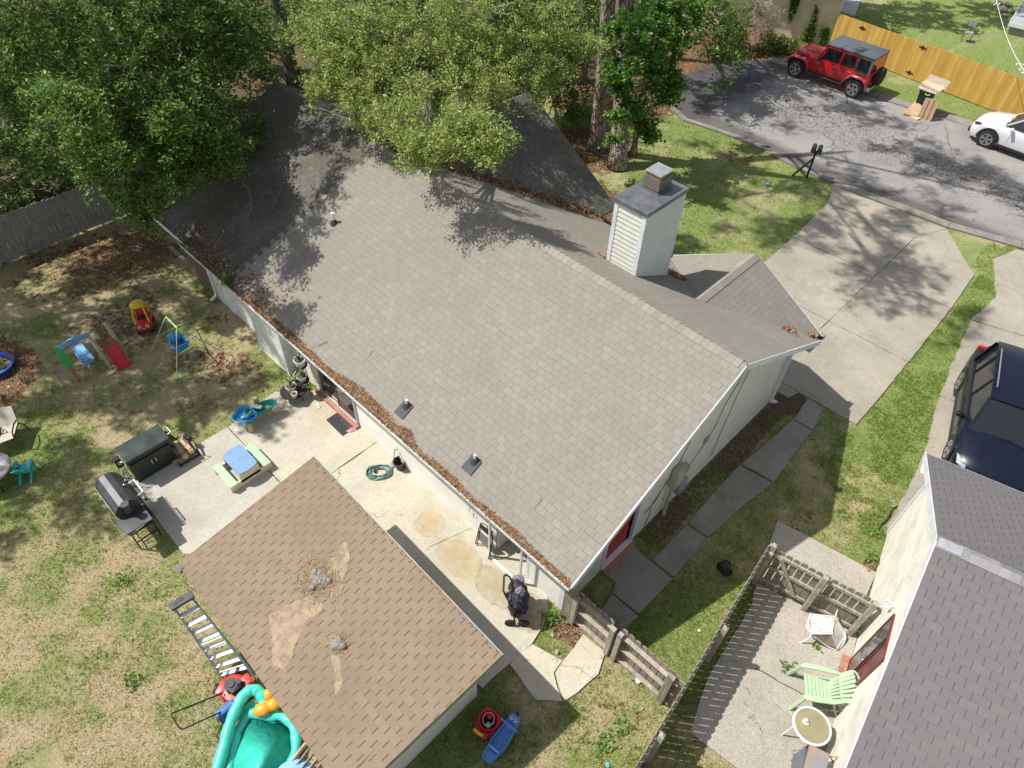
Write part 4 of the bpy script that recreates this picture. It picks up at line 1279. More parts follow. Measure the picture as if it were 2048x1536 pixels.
# ------------------------------------------------------------------ neighbour house on the right
RA = math.radians(12.95)
rh = thing('neighbour_house', 'cream sided house with a grey shingle roof and a dark red glazed door', 'house', (4.08, 6.84, 0), RA)
RHX = 9.0; ry0, ry1, rrz, rry, rez = 0.43, -7.09, 4.2, -3.33, 2.35
rk = (rrz - rez) / (ry0 - rry)
SHG = shingle('grey_three_tab_shingle', (0.155, 0.15, 0.15), (0.18, 0.174, 0.172), (0.165, 0.157, 0.157), 0.26, 0.14, line=(0.07, 0.065, 0.07), mort=0.006, off=0.5, hline=0.5, dirt=(0.165, 0.15, 0.15), dirtamt=0.5)
b = B()
b.slab([(-0.26, ry0, rez), (-0.26, rry, rrz), (RHX, rry, rrz), (RHX, ry0, rez)], (0, 0, -0.05))
b.slab([(-0.26, rry, rrz), (-0.26, ry1, rez), (RHX, ry1, rez), (RHX, rry, rrz)], (0, 0, -0.05))
rl = math.sqrt(1 + rk * rk)
rr_ = b.done('roof', SHG, rh, uvf=lambda co, n: (co.x, (ry0 - co.y) * rl if n.y > 0 else (co.y - ry1) * rl))
b = B()
caps(b, (-0.26, rry, rrz + 0.004), (RHX, rry, rrz + 0.004), (0, 1 / rl, -rk / rl), (0, -1 / rl, -rk / rl), 0.15, 0.15)
t = MT('grey_ridge_cap'); c = t.ramp(t.island(), [(0, (0.19, 0.185, 0.2)), (1, (0.31, 0.3, 0.31))])
c = t.mix(t.mr(t.noise(200), 0.3, 0.7, 0, 0.3), c, (0.1, 0.1, 0.1)); b.done('ridge_cap', t.fin(c, 0.9), rr_, fix=False)
b = B()
b.slab([(-0.24, rry + 0.03, rrz + 0.02), (-0.24, rry - 0.12, rrz - 0.03), (0.12, rry - 0.12, rrz - 0.03), (0.12, rry + 0.03, rrz + 0.02)], (0, 0, 0.006))
b.slab([(-0.2, -2.05, rrz - (rry + 2.05) * -rk + 0.006), (-0.2, -2.13, rrz + (rry + 2.13) * rk + 0.006), (-0.02, -2.13, rrz + (rry + 2.13) * rk + 0.006), (-0.02, -2.05, rrz + (rry + 2.05) * rk + 0.006)], (0, 0, 0.006)) if False else None
b.done('ridge_patch', pm('pale_patch', (0.33, 0.33, 0.36), 0.8), rr_)
b = B()
rgs = lambda z: (max(0.0, (z + 0.11 - rez) / rk - 0.43), min(6.66, 7.09 - (z + 0.11 - rez) / rk)) if max(0.0, (z + 0.11 - rez) / rk - 0.43) < min(6.66, 7.09 - (z + 0.11 - rez) / rk) else None
dy0, dy1 = -3.60, -4.48
lap(b, (0, 0), (0, dy0 + 0.06), (-1, 0), 0.0, 2.12, ex=0.1, dbl=True)
lap(b, (0, dy1 - 0.06), (0, -6.66), (-1, 0), 0.0, 2.12, ex=0.1, dbl=True)
lap(b, (0, 0), (0, -6.66), (-1, 0), 2.12, 4.2, ex=0.1, span=rgs, dbl=True)
lap(b, (0, 0), (RHX, 0), (0, 1), 0.0, 2.3); lap(b, (0, -6.66), (RHX, -6.66), (0, -1), 0, 2.3)
b.done('wall', SIDE2, rh)
b = B()
b.beam((-0.27, ry0 + 0.01, rez - 0.08), (-0.27, rry, rrz - 0.08), 0.02, 0.15); b.beam((-0.27, rry, rrz - 0.08), (-0.27, ry1, rez - 0.08), 0.02, 0.15)
b.bb(-0.26, RHX, ry0 - 0.005, ry0 + 0.015, rez - 0.16, rez - 0.01)
b.bb(-0.03, -0.015, -0.09, 0.0, 0.0, 2.2); b.bb(-0.03, 0.02, 0.0, 0.03, 0, 2.2)
b.bb(-0.24, 0.0, ry0, -0.02, 2.18, 2.19)
b.done('trim', WHITE, rh)
b = B()
b.bb(-0.05, 0.03, dy0, dy0 + 0.05, 0.06, 2.12); b.bb(-0.05, 0.03, dy1 - 0.05, dy1, 0.06, 2.12); b.bb(-0.05, 0.03, dy1, dy0, 2.07, 2.12); b.bb(-0.06, 0.03, dy1, dy0, 0.05, 0.09)
dfr = b.done('door', pm('dark_red_door', (0.15, 0.035, 0.03), 0.4, var=0.2), rh)
b = B(); b.bb(-0.01, 0.02, dy1, dy0, 0.09, 2.07); b.bb(-0.03, -0.01, dy1 + 0.4, dy1 + 0.44, 0.09, 2.07); b.bb(-0.02, -0.008, dy1, dy0, 0.85, 0.93); b.done('door_leaf', pm('dark_red_panel', (0.13, 0.03, 0.028), 0.35, var=0.3, vs=3), dfr)
t = MT('storm_glass'); t.fin(t.mix(t.mr(t.noise(2.5, det=3), 0.4, 0.6), (0.05, 0.05, 0.055), (0.16, 0.16, 0.17)), 0.12, 0, 0.8); STG = t.m
b = B(); b.bb(-0.045, -0.038, dy1 + 0.46, dy0 - 0.02, 0.12, 2.04); b.done('storm_pane', STG, dfr)
b = B(); b.ball((-0.07, dy1 + 0.43, 1.05), 0.028); b.done('handle', STEEL, dfr, smooth=True)
b = B(); b.bb(-0.2, -0.02, dy1 - 0.1, dy0 + 0.08, 0.0, 0.07, bev=0.006); b.done('step', BRICK, rh)
b = B(); b.box((-0.04, -3.22, 1.86), (0.05, 0.10, 0.12), bev=0.01); b.tube([(-0.05, -3.22, 1.9), (-0.12, -3.2, 1.93), (-0.16, -3.17, 1.86)], 0.018, 8); b.ball((-0.15, -3.15, 1.84), 0.035)
b.cyl((-0.10, -3.27, 1.82), 0.035, 0.09, 12, 0.022, (0.5, 0.5, 0)); b.done('wall_lamp', PVC, rh, smooth=True)

# ------------------------------------------------------------------ fences
def dogear(b, x, y0, y1, z0, z1, w, rot=None):
    h = w / 2
    P = [(-h, z0), (h, z0), (h, z1 - w * 0.3), (h * 0.62, z1 - w * 0.06), (h * 0.3, z1), (-h * 0.3, z1), (-h * 0.62, z1 - w * 0.06), (-h, z1 - w * 0.3)]
    b.slab([(x + p, y0, q) for p, q in P], (0, y1 - y0, 0))


def fence(label, a, c, h, pw, gap, rails, pmat, rmat, posts, pk=1, name='fence', brace=None, rail_d=0.038, rail_h=0.09, postw=0.1, posth=None, gapjit=0.0, cap=False, group=None, tilt=0.0, flat_top=False, cat='fence'):
    """pickets at local y>0 when pk=1; rails and posts on the other side"""
    a = Vector(a); c = Vector(c); d = c - a; L = d.length
    t_ = thing(name, label, cat, (a.x, a.y, 0), math.atan2(d.y, d.x), group)
    b = B(); x = pw / 2
    while x < L - pw * 0.3:
        j = rnd.uniform(-0.015, 0.012)
        y0 = 0.0 if pk > 0 else -0.018
        if flat_top: b.bb(x - pw / 2, x + pw / 2, y0, y0 + 0.016, 0.03, h + j * 0.3)
        else: dogear(b, x, y0 + rnd.uniform(0, .003), y0 + 0.018, 0.04, h + j, pw)
        x += pw + gap + rnd.uniform(-gapjit, gapjit)
    b.done('pickets', pmat, t_)
    for z in rails:
        b = B()
        y0, y1 = (-rail_d - 0.001, -0.001) if pk > 0 else (0.001, rail_d + 0.001)
        b.box((L / 2, (y0 + y1) / 2, z), (L, y1 - y0, rail_h), bev=0.004); b.done('rail', rmat, t_)
    for s in posts:
        b = B(); yc = -0.04 - postw / 2 if pk > 0 else 0.04 + postw / 2
        H = (posth or h - 0.06)
        b.box((s, yc, H / 2), (postw, postw, H), bev=0.006)
        if cap: b.cyl((s, yc, H + 0.025), postw * 0.7, 0.05, 4, 0.01, rot=(0, 0, PI / 4))
        b.done('post', rmat, t_)
    if brace:
        b = B(); y = -0.045 if pk > 0 else 0.045
        b.beam((brace[0], y, brace[1]), (brace[2], y, brace[3]), 0.02, 0.09); b.done('brace', rmat, t_)
    return t_


fence('low weathered wooden gate section joined to the corner of the cream house', (0.33, 0.03), (1.31, 0.04), 1.22, 0.135, 0.012, (0.12, 0.62, 1.05), GREYW, GREYW2, (0.02, 0.93), rail_d=0.09, rail_h=0.04, name='gate', cat='gate')
fence('low weathered picket fence running from the gate to the neighbour fence', (1.4, 0.045), (2.74, 0.06), 1.24, 0.135, 0.016, (0.10, 0.60, 1.05), GREYW, GREYW2, (0.03,), rail_d=0.09, rail_h=0.04)
b = B(); b.box((0, 0, 0.62), (0.14, 0.09, 1.24), bev=0.006); b.box((0.2, 0.08, 0.6), (0.15, 0.03, 1.2), bev=0.004)
tag(b.done('fence_post', GREYW, loc=(2.58, -0.03, 0)), 'thick weathered post where the low picket fence meets the neighbour fence', 'fence post')
b = B(); b.box((0, 0, 0.62), (0.17, 0.035, 1.24), bev=0.004); b.box((0.13, 0.02, 0.6), (0.1, 0.1, 1.2), bev=0.004)
tag(b.done('fence_post', GREYW, loc=(0.17, -0.06, 0)), 'wide weathered board standing against the corner of the cream house', 'fence post')

nf = fence('tall grey picket fence with slits between its boards along the neighbour patio', (3.24, -3.4), (2.43, 3.62), 1.45, 0.132, 0.020, (0.25, 0.82, 1.3), GREYW, GREYW2, (0.6, 2.35, 4.72, 6.95), pk=1, postw=0.1, posth=1.5, cap=True, rail_d=0.036)
fence('weathered picket gate with a diagonal brace across the neighbour patio', (2.5, 3.54), (3.55, 3.74), 1.36, 0.135, 0.022, (0.2, 0.72, 1.2), GREYW, GREYW2, (0.03,), name='gate', brace=(0.25, 1.2, 0.85, 0.2), cat='gate')
fence('weathered picket fence panel between the braced gate and the neighbour house wall', (3.57, 3.745), (4.72, 3.97), 1.36, 0.135, 0.022, (0.2, 0.72, 1.2), GREYW, GREYW2, (0.04, 1.0), posth=1.42)
yf = fence('bright yellow stained board fence across the road behind the red car', (-10.6, 32.15), (3.6, 30.55), 1.62, 0.139, 0.001, (0.3, 0.85, 1.4), YELW, YELW, (), pk=-1, name='board_fence', flat_top=True)
for (u, v) in ((1725, 56), (1846, 95), (1819, 145)):
    P = GP(u, v, (-10.6, 32.12, 0), (0.112, 1, 0))
    d = (P[0] + 10.6) / math.cos(math.atan2(-1.6, 14.2)) 
    b = B(); b.box((0, 0, 0), (0.36, 0.02, 0.035)); b.cyl((0, 0, 0), 0.075, 0.024, 12, rot=(PI / 2, 0, 0)); b.cyl((0, 0, 0), 0.09, 0.022, 4, rot=(PI / 2, 0, 0))
    b.done('iron_ornament', BLACK, yf, loc=(d, -0.035, P[2]))
fence('tall grey board fence in deep shade behind the children\'s toys', (-20.02, -10.5), (-20.02, 3.6), 1.5, 0.15, 0.006, (0.3, 1.2), DARKW, DARKW, (1.5, 4.0, 6.5, 9, 11.5), pk=-1, name='board_fence')
b = B(); b.box((0, 0, 0.05), (1.5, 0.14, 0.03), (0.25, 0, 0)); b.box((0.2, 0.3, 0.02), (1.1, 0.12, 0.03), (0, 0, 0.3))
tag(b.done('board', GREYW, loc=G(362, 515)), 'pair of old boards lying by the brown end wall of the house', 'board')

# ------------------------------------------------------------------ far buildings
TAN = pm('tan_stucco', (0.66, 0.59, 0.41), 0.9, var=0.12, vs=1.2, bump=0.3, bs=50, dirt=0.35)
tb = thing('garage_building', 'tan walled building overgrown with vines beside the yellow fence', 'building', (-10.7, 32.3, 0), math.atan2(0.95, 2.5) * 0.95)
b = B(); b.bb(-6.4, 0, 0, 6, 0, 2.5); b.done('wall', TAN, tb)
b = B(); b.slab([(-6.7, -0.35, 2.45), (0.3, -0.35, 2.45), (0.3, 3, 3.7), (-6.7, 3, 3.7)], (0, 0, 0.08)); b.slab([(-6.7, 3, 3.7), (0.3, 3, 3.7), (0.3, 6.3, 2.45), (-6.7, 6.3, 2.45)], (0, 0, 0.08)); b.done('roof', SHG, tb, uvf=lambda co, n: (co.x, co.y))
b = B(); b.bb(-6.7, 0.3, -0.38, -0.35, 2.38, 2.54); b.bb(0.3, 0.33, -0.38, 6.3, 2.38, 2.46); b.done('fascia', WHITE, tb)
gp = [G(1688, 0), G(1722, 0), G(1709, 33), G(1676, 24)]
b = B(); b.prism([(p[0], p[1]) for p in gp], -0.05, 0.06); tag(b.done('pale_path', concrete('pale_slab', (0.50, 0.52, 0.55), (0.6, 0.62, 0.64), 0.2)), kind='structure')
EXCL.append([(p[0], p[1]) for p in gp])
c0 = G(2019, 47, 0.5)
gb = thing('deck', 'low grey deck with white edge boards at the far right corner', 'deck', (c0[0], c0[1], 0), 0.15)
b = B(); b.bb(0.1, 5, 0.1, 6, 0, 0.48); b.done('wall', pm('grey_block_wall', (0.28, 0.29, 0.3), 0.9, dirt=0.3), gb)
b = B(); b.slab([(0, 0, 0.48), (5.2, 0, 0.48), (5.2, 6.2, 0.6), (0, 6.2, 0.6)], (0, 0, 0.06)); b.done('roof', pm('grey_membrane_roof', (0.33, 0.34, 0.36), 0.8, var=0.1, vs=1.5), gb)
b = B(); b.bb(-0.03, 5.2, -0.04, -0.001, 0.38, 0.57); b.beam((-0.02, -0.02, 0.47), (-0.02, 6.2, 0.6), 0.035, 0.2); b.done('fascia', WHITE, gb)
# ------------------------------------------------------------------ vehicles
def paint(name, col, met=0.3):
    return pm(name, col, 0.28, met, var=0.05, vs=1.5, spec=0.6, coat=0.8, dirt=0.06)


CHROME = pm('bright_metal', (0.62, 0.63, 0.64), 0.25, 0.9, var=0.05)
LAMPW = pm('headlamp_glass', (0.35, 0.37, 0.4), 0.25, 0.1, var=0.1)
LAMPR = pm('tail_lamp_red', (0.45, 0.02, 0.02), 0.2, 0, var=0.1)


def wheel(par, x, y, r, w, side, spokes=5, rimcol=ALLOY):
    p = [(r * 0.62, -w / 2), (r * 0.9, -w / 2), (r * 0.98, -w * 0.36), (r, -w * 0.15), (r, w * 0.15), (r * 0.98, w * 0.36), (r * 0.9, w / 2), (r * 0.62, w / 2)]
    b = B(); b.lathe(p, (0, 0, 0), 36, (PI / 2, 0, 0))
    wl = b.done('wheel', RUB, par, smooth=True, loc=(x, y, r))
    b = B()
    o = side
    b.lathe([(r * 0.66, o * w * 0.1), (r * 0.68, o * w * 0.5), (r * 0.58, o * w * 0.51), (r * 0.55, o * w * 0.2)], (0, 0, 0), 32, (PI / 2, 0, 0))
    yo = -o * w * 0.42
    for k in range(spokes):
        a = 2 * PI * k / spokes + 0.3
        c, s = math.cos(a), math.sin(a)
        for da in (-0.13, 0.13):
            b.beam((0.05 * c, yo, 0.05 * s), (r * 0.6 * math.cos(a + da), yo, r * 0.6 * math.sin(a + da)), 0.04, 0.06)
    b.cyl((0, yo, 0), 0.07, 0.04, 14, rot=(PI / 2, 0, 0))
    b.done('rim', rimcol, wl, smooth=True)
    b = B(); b.cyl((0, 0, 0), r * 0.6, w * 0.5, 24, rot=(PI / 2, 0, 0)); b.done('hub', BLACK, wl)
    return wl


def jeep():
    cx = (-7.14 - 10.03) / 2
    t_ = thing('car', 'red boxy four door off road car with a grey hard top by the yellow fence', 'car', (cx, 28.42, 0.0), PI - 0.005)
    # local: front +x, left +y  (its left side faces the camera)
    RED = paint('red_car_paint', (0.52, 0.012, 0.022), 0.1)
    GRY = pm('grey_hard_top', (0.085, 0.095, 0.115), 0.6, var=0.12, vs=2, bump=0.1)
    wb = 2.88 / 2; W = 0.79
    b = B()
    b.box((-0.45, 0, 0.80), (2.95, 2 * W, 0.56), bev=0.035)
    b.box((1.12, 0, 0.86), (0.95, 1.28, 0.44), bev=0.05, taper=(1.0, 0.97))
    b.box((1.62, 0, 0.80), (0.30, 1.20, 0.52), bev=0.04)
    b.box((0.0, 0, 0.55), (3.3, 1.3, 0.2))
    body = b.done('body', RED, t_, smooth=True)
    b = B(); b.box((1.12, 0, 1.10), (1.2, 1.2, 0.07), bev=0.03, taper=(0.98, 0.94)); b.box((1.05, 0, 1.14), (0.8, 0.7, 0.04), bev=0.015); b.done('hood', RED, t_, smooth=True)
    # flared fenders
    for s in (1, -1):
        for xc in (wb, -wb):
            b = B()
            R0 = 0.50
            P = [(-0.56, 0.50), (-0.47, 0.78), (-0.30, 0.93), (0.26, 0.93), (0.46, 0.80), (0.60, 0.52)]
            if xc < 0: P = [(-0.52, 0.58), (-0.42, 0.82), (-0.24, 0.93), (0.26, 0.93), (0.48, 0.72), (0.58, 0.50)]
            rings = []
            for (px, pz) in P:
                rings.append([(xc + px, s * 0.72, pz - 0.03), (xc + px, s * 0.93, pz - 0.06), (xc + px, s * 0.94, pz - 0.01), (xc + px, s * 0.90, pz + 0.035), (xc + px, s * 0.72, pz + 0.05)])
            b.loft(rings)
            b.done('fender', pm('faded_red_fender', (0.50, 0.06, 0.07), 0.4, 0.05, var=0.1), t_, smooth=True)
            b = B(); b.cyl((xc, s * 0.70, 0.55), 0.47, 0.22, 28, rot=(PI / 2, 0, 0)); b.done('wheel_arch', BLKPL, t_)
            wheel(t_, xc, s * 0.80, 0.385, 0.24, -s if False else (1 if s < 0 else -1), 5)
        b = B(); b.tube([(0.85, s * 0.86, 0.42), (0.6, s * 0.93, 0.44), (-0.6, s * 0.93, 0.44), (-0.88, s * 0.86, 0.42)], 0.045, 8); b.done('side_step', BLACK, t_, smooth=True)
    # cabin
    zb, zt = 1.08, 1.72
    def yat(z): return W - 0.01 - (z - zb) * 0.13
    b = B()
    b.loft([[(x0, -yat(zb), zb), (x0, yat(zb), zb), (x1, yat(zt), zt), (x1, -yat(zt), zt)] for x0, x1 in ((-1.86, -1.84), (0.62, 0.38))])
    b.done('cabin', RED, t_)
    b = B(); b.slab([(0.632, -0.66, zb + 0.05), (0.632, 0.66, zb + 0.05), (0.405, 0.6, zt - 0.04), (0.405, -0.6, zt - 0.04)], (0.006, 0, 0.003)); b.done('windscreen', GLASSD, t_)
    for s in (1, -1):
        for (xa, xb, xa2, xb2, hs) in ((-0.40, 0.42, -0.38, 0.26, 1), (-1.10, -0.50, -1.08, -0.50, 1), (-1.76, -1.25, -1.74, -1.25, 0)):
            z0, z1 = zb + 0.07, zt - 0.07
            b = B()
            b.slab([(xa, s * (yat(z0) + 0.004), z0), (xb, s * (yat(z0) + 0.004), z0), (xb2, s * (yat(z1) + 0.004), z1), (xa2, s * (yat(z1) + 0.004), z1)], (0, s * 0.006, 0))
            b.done('side_window', GLASSD, t_)
        b = B(); b.slab([(-1.87, s * (yat(zb) + 0.001), zb - 0.02), (-1.17, s * (yat(zb) + 0.001), zb - 0.02), (-1.17, s * (yat(zt) + 0.001), zt), (-1.85, s * (yat(zt) + 0.001), zt)], (0, s * 0.002, 0)); b.done('rear_side_panel', GRY, t_)
        for xd in (-0.28, -1.0):
            b = B(); b.box((xd, s * (W + 0.012), 0.98), (0.16, 0.03, 0.035), bev=0.008); b.done('handle', CHROME, t_)
        for xd in (-0.46, 0.44):
            b = B(); b.box((xd, s * W, 0.83), (0.008, 0.006, 0.44)); b.done('door_seam', BLKPL, t_)
        b = B(); b.box((0.42, s * 0.93, 1.17), (0.1, 0.2, 0.16), bev=0.03); b.done('wing_mirror', BLACK, t_)
        b = B(); b.cyl((1.78, s * 0.43, 0.92), 0.09, 0.04, 16, rot=(0, PI / 2, 0)); b.done('headlight', LAMPW, t_)
        b = B(); b.box((-1.94, s * 0.70, 0.88), (0.05, 0.14, 0.2), bev=0.01); b.done('tail_light', LAMPR, t_)
        b = B(); b.box((-1.98, s * 0.55, 0.52), (0.28, 0.5, 0.16), bev=0.03); b.done('bumper', CHROME, t_)
    b = B(); b.box((0.5, 0.806, 0.9), (0.16, 0.004, 0.028)); b.box((0.52, 0.806, 0.95), (0.1, 0.004, 0.02)); b.done('badge', CHROME, t_)
    b = B(); b.box((-0.72, 0, zt + 0.045), (2.34, 1.46, 0.10), bev=0.04); b.done('roof', GRY, t_, smooth=True)
    b = B(); b.box((1.86, 0, 0.55), (0.2, 1.62, 0.16), bev=0.04); b.done('bumper', BLKPL, t_)
    b = B()
    for k in range(7): b.box((1.775, -0.27 + k * 0.09, 0.88), (0.02, 0.04, 0.3), bev=0.01)
    b.done('grille', BLKPL, t_)
    b = B(); b.lathe([(0.1, -0.12), (0.36, -0.12), (0.385, -0.05), (0.385, 0.05), (0.36, 0.12), (0.1, 0.12)], (-2.1, 0.05, 0.95), 28, (0, PI / 2, 0)); b.done('spare_wheel', RUB, t_, smooth=True)


def suv(label, loc, rz, PAINT, L=4.35, Wd=0.88, H=1.62, wb=2.6, r=0.34, cladding=True, rim=ALLOY, longroof=False):
    t_ = thing('car', label, 'car', loc, rz)
    h = L / 2
    # stations: x, half width at sill, at waist, at shoulder, z bottom, z shoulder, z top centre
    S = [(h, 0.42, 0.55, 0.50, 0.34, 0.62, 0.68), (h - 0.06, 0.62, 0.70, 0.62, 0.28, 0.70, 0.76), (h - 0.2, 0.76, 0.82, 0.70, 0.24, 0.80, 0.87), (h - 0.45, 0.82, 0.87, 0.74, 0.24, 0.88, 0.96),
         (h - 0.9, 0.84, 0.88, 0.78, 0.24, 0.95, 1.04), (h - 1.25, 0.84, 0.885, 0.80, 0.24, 0.99, 1.06), (h - 1.8, 0.84, 0.89, 0.82, 0.24, 0.99, 1.03), (0, 0.84, 0.89, 0.82, 0.24, 0.99, 1.03),
         (-h + 1.2, 0.84, 0.89, 0.82, 0.24, 1.01, 1.04), (-h + 0.5, 0.83, 0.885, 0.81, 0.26, 1.03, 1.05), (-h + 0.15, 0.78, 0.84, 0.76, 0.3, 1.02, 1.04), (-h, 0.66, 0.72, 0.66, 0.36, 0.95, 0.98)]
    k = Wd / 0.88
    rings = []
    for x, a, m, s_, z0, z1, z2 in S:
        a *= k; m *= k; s_ *= k
        zm = (z0 + z1) / 2
        half = [(a, z0), (m, z0 + 0.12), (m, zm + 0.02), (m * 0.985, z1 - 0.10), (s_, z1), (s_ * 0.55, (z1 + 2 * z2) / 3), (0, z2)]
        rings.append([(x, y, z) for y, z in half] + [(x, -y, z) for y, z in reversed(half[:-1])])
    b = B(); b.loft(rings); body = b.done('body', PAINT, t_, smooth=True)
    # glass house
    zb = 0.98
    C = [(h - 1.16, 0.74, 0.74, 0.99, 1.0), (h - 1.8, 0.80, 0.62, zb, H - 0.09), (h - 2.3, 0.81, 0.62, zb, H - 0.03), (-h + 1.1, 0.81, 0.61, zb, H - 0.04), (-h + 0.55, 0.80, 0.58, zb, H - 0.09), (-h + 0.22, 0.76, 0.56, 1.0, 1.12)]
    rings = []
    for x, wl, wt, z0, z1 in C:
        wl *= k; wt *= k
        rings.append([(x, wl, z0), (x, wt, z1), (x, wt * 0.5, z1 + 0.018), (x, -wt * 0.5, z1 + 0.018), (x, -wt, z1), (x, -wl, z0)])
    b = B(); b.loft(rings); b.done('windows', GLASSD, t_, smooth=True)
    # roof skin and pillars
    rings = []
    for x, wl, wt, z0, z1 in [(C[1][0] + 0.05, 0, 0.62, 0, H - 0.105), C[1], C[2], C[3], C[4], (C[4][0] - 0.08, 0, 0.57, 0, H - 0.13)]:
        wt = wt * k + 0.015
        rings.append([(x, wt, z1 - 0.01), (x, wt, z1 + 0.014), (x, wt * 0.5, z1 + 0.036), (x, -wt * 0.5, z1 + 0.036), (x, -wt, z1 + 0.014), (x, -wt, z1 - 0.01)])
    b = B(); b.loft(rings); b.done('roof', PAINT, t_, smooth=True)
    for s in (1, -1):
        b = B()
        b.beam((C[0][0] + 0.01, s * 0.765 * k, 0.985), (C[1][0] + 0.03, s * 0.635 * k, H - 0.10), 0.05, 0.05)
        b.done('pillar', PAINT, t_)
        for xp in (h - 2.42, -h + 1.25, ):
            b = B(); b.beam((xp, s * 0.815 * k, zb), (xp, s * 0.625 * k, H - 0.05), 0.02, 0.06); b.done('pillar', BLKPL, t_)
        b = B(); b.beam((-h + 0.72, s * 0.812 * k, zb), (-h + 0.6, s * 0.60 * k, H - 0.09), 0.03, 0.16); b.done('pillar', PAINT, t_)
        b = B(); b.box((h - 1.52, s * (0.98 * k), 1.04), (0.13, 0.2, 0.13), bev=0.045, seg=3); b.box((h - 1.5, s * 0.87 * k, 1.0), (0.06, 0.14, 0.03)); b.done('wing_mirror', PAINT, t_, smooth=True)
        b = B(); b.slab([(h - 0.08, s * 0.62 * k, 0.69), (h - 0.18, s * 0.80 * k, 0.72), (h - 0.42, s * 0.835 * k, 0.81), (h - 0.32, s * 0.76 * k, 0.84), (h - 0.13, s * 0.61 * k, 0.76)], (0.008, s * 0.012, 0.012)); b.done('headlight', LAMPW if not cladding else pm('dark_headlamp', (0.10, 0.02, 0.03), 0.1, 0.3, var=0.3, vs=20), t_)
        b = B(); b.box((-h + 0.08, s * 0.72 * k, 0.95), (0.1, 0.2, 0.2), bev=0.03); b.done('tail_light', LAMPR, t_)
        for xd in (h - 2.3, h - 3.15):
            b = B(); b.box((xd, s * 0.893 * k, 0.86), (0.16, 0.025, 0.03), bev=0.01); b.done('handle', PAINT, t_)
        for xd in (h - 1.55, h - 2.45, h - 3.25):
            b = B(); b.box((xd, s * 0.8885 * k, 0.66), (0.007, 0.006, 0.5)); b.done('door_seam', BLKPL, t_)
        for xc in (wb / 2 + 0.02, -wb / 2 + 0.02):
            b = B()
            rings = []
            for q in range(13):
                a = PI * q / 12
                ca_, sa_ = math.cos(a), math.sin(a)
                R1, R2 = r * 1.13, r * 1.13 + (0.065 if cladding else 0.02)
                y0_, y1_ = s * 0.80 * k, s * 0.905 * k
                rings.append([(xc + R1 * ca_, y0_, r + R1 * sa_), (xc + R1 * ca_, y1_, r + R1 * sa_), (xc + R2 * ca_, y1_ - s * 0.006, r + R2 * sa_), (xc + R2 * ca_, y0_, r + R2 * sa_)])
            b.loft(rings); b.done('wheel_arch_trim', BLKPL if cladding else PAINT, t_, smooth=True)
            b = B(); b.cyl((xc, s * 0.80 * k, r), r * 1.13, 0.195 * k, 32, rot=(PI / 2, 0, 0)); b.done('wheel_arch', BLKPL, t_)
            wheel(t_, xc, s * (0.80 * k), r, 0.225, 1 if s < 0 else -1, 5, rim)
        b = B(); b.box((0.0, s * 0.868 * k, 0.27), (wb - 2 * r * 1.15, 0.06, 0.13), bev=0.02); b.done('sill', BLKPL, t_)
    b = B(); b.box((h - 0.02, 0, 0.38), (0.16, 1.2 * k, 0.2), bev=0.05); b.box((h + 0.015, 0, 0.62), (0.03, 0.7 * k, 0.1), bev=0.01); b.done('bumper', BLKPL, t_)
    b = B(); b.box((-h + 0.02, 0, 0.42), (0.14, 1.4 * k, 0.22), bev=0.05); b.done('bumper', BLKPL, t_)
    b = B()
    for s in (0.35, -0.2): b.beam((h - 1.14, s, 1.045), (h - 1.24, s + 0.5, 1.075), 0.02, 0.015)
    b.done('wiper', BLKPL, t_)
    return t_


jeep()
WPT = paint('white_car_paint', (0.72, 0.74, 0.77), 0.1)
suv('white compact car parked across the road by the right picture edge', (-1.20 + 1.32, 28.28, 0), PI - 0.02, WPT, L=4.3, Wd=0.88, H=1.55, wb=2.6, r=0.345, cladding=True, rim=pm('alloy_dark', (0.42, 0.43, 0.44), 0.35, 0.8))
NPT = pm('dark_blue_car_paint', (0.007, 0.010, 0.024), 0.3, 0.2, var=0.05, vs=1.5, spec=0.4, coat=0.25)
d_ = Vector((0.262, -0.965, 0))
side_ = Vector((d_.y, -d_.x, 0)) * -1
fw_ = Vector((4.16, 9.98, 0)); ctr = fw_ - d_ * 1.35 + Vector((0.965, 0.262, 0)) * 0.87
dk = suv('dark blue car parked on the driveway beyond the grey neighbour roof', ctr, math.atan2(d_.y, d_.x), NPT, L=4.6, Wd=0.94, H=1.74, wb=2.72, r=0.36, cladding=False)
for s in (1, -1):
    b = B(); b.tube([(0.25, s * 0.60, 1.78), (0.1, s * 0.61, 1.815), (-1.2, s * 0.60, 1.80), (-1.35, s * 0.59, 1.76)], 0.018, 6); b.done('roof_rail', CHROME, dk)

# ------------------------------------------------------------------ street things
bp_ = G(1838, 224)
bn = thing('wheelie_bin', 'dark green wheeled rubbish bin by the kerb, overfull with flattened cardboard', 'bin', bp_, 0.1)
BING = pm('dark_green_plastic', (0.012, 0.03, 0.028), 0.5, var=0.15, dirt=0.15)
b = B(); b.loft([[(-0.22, -0.22, 0.08), (0.22, -0.22, 0.08), (0.22, 0.24, 0.08), (-0.22, 0.24, 0.08)], [(-0.30, -0.32, 1.0), (0.30, -0.32, 1.0), (0.30, 0.34, 1.0), (-0.30, 0.34, 1.0)]]); b.box((0, 0, 1.0), (0.66, 0.72, 0.04), bev=0.01); b.done('body', BING, bn)
b = B(); b.box((0, 0.42, 1.05), (0.62, 0.08, 0.5), (0.25, 0, 0), bev=0.02); b.done('lid', BING, bn)
for s in (1, -1):
    b = B(); b.cyl((s * 0.26, 0.26, 0.12), 0.12, 0.06, 20, rot=(0, PI / 2, 0)); b.done('wheel', RUB, bn)
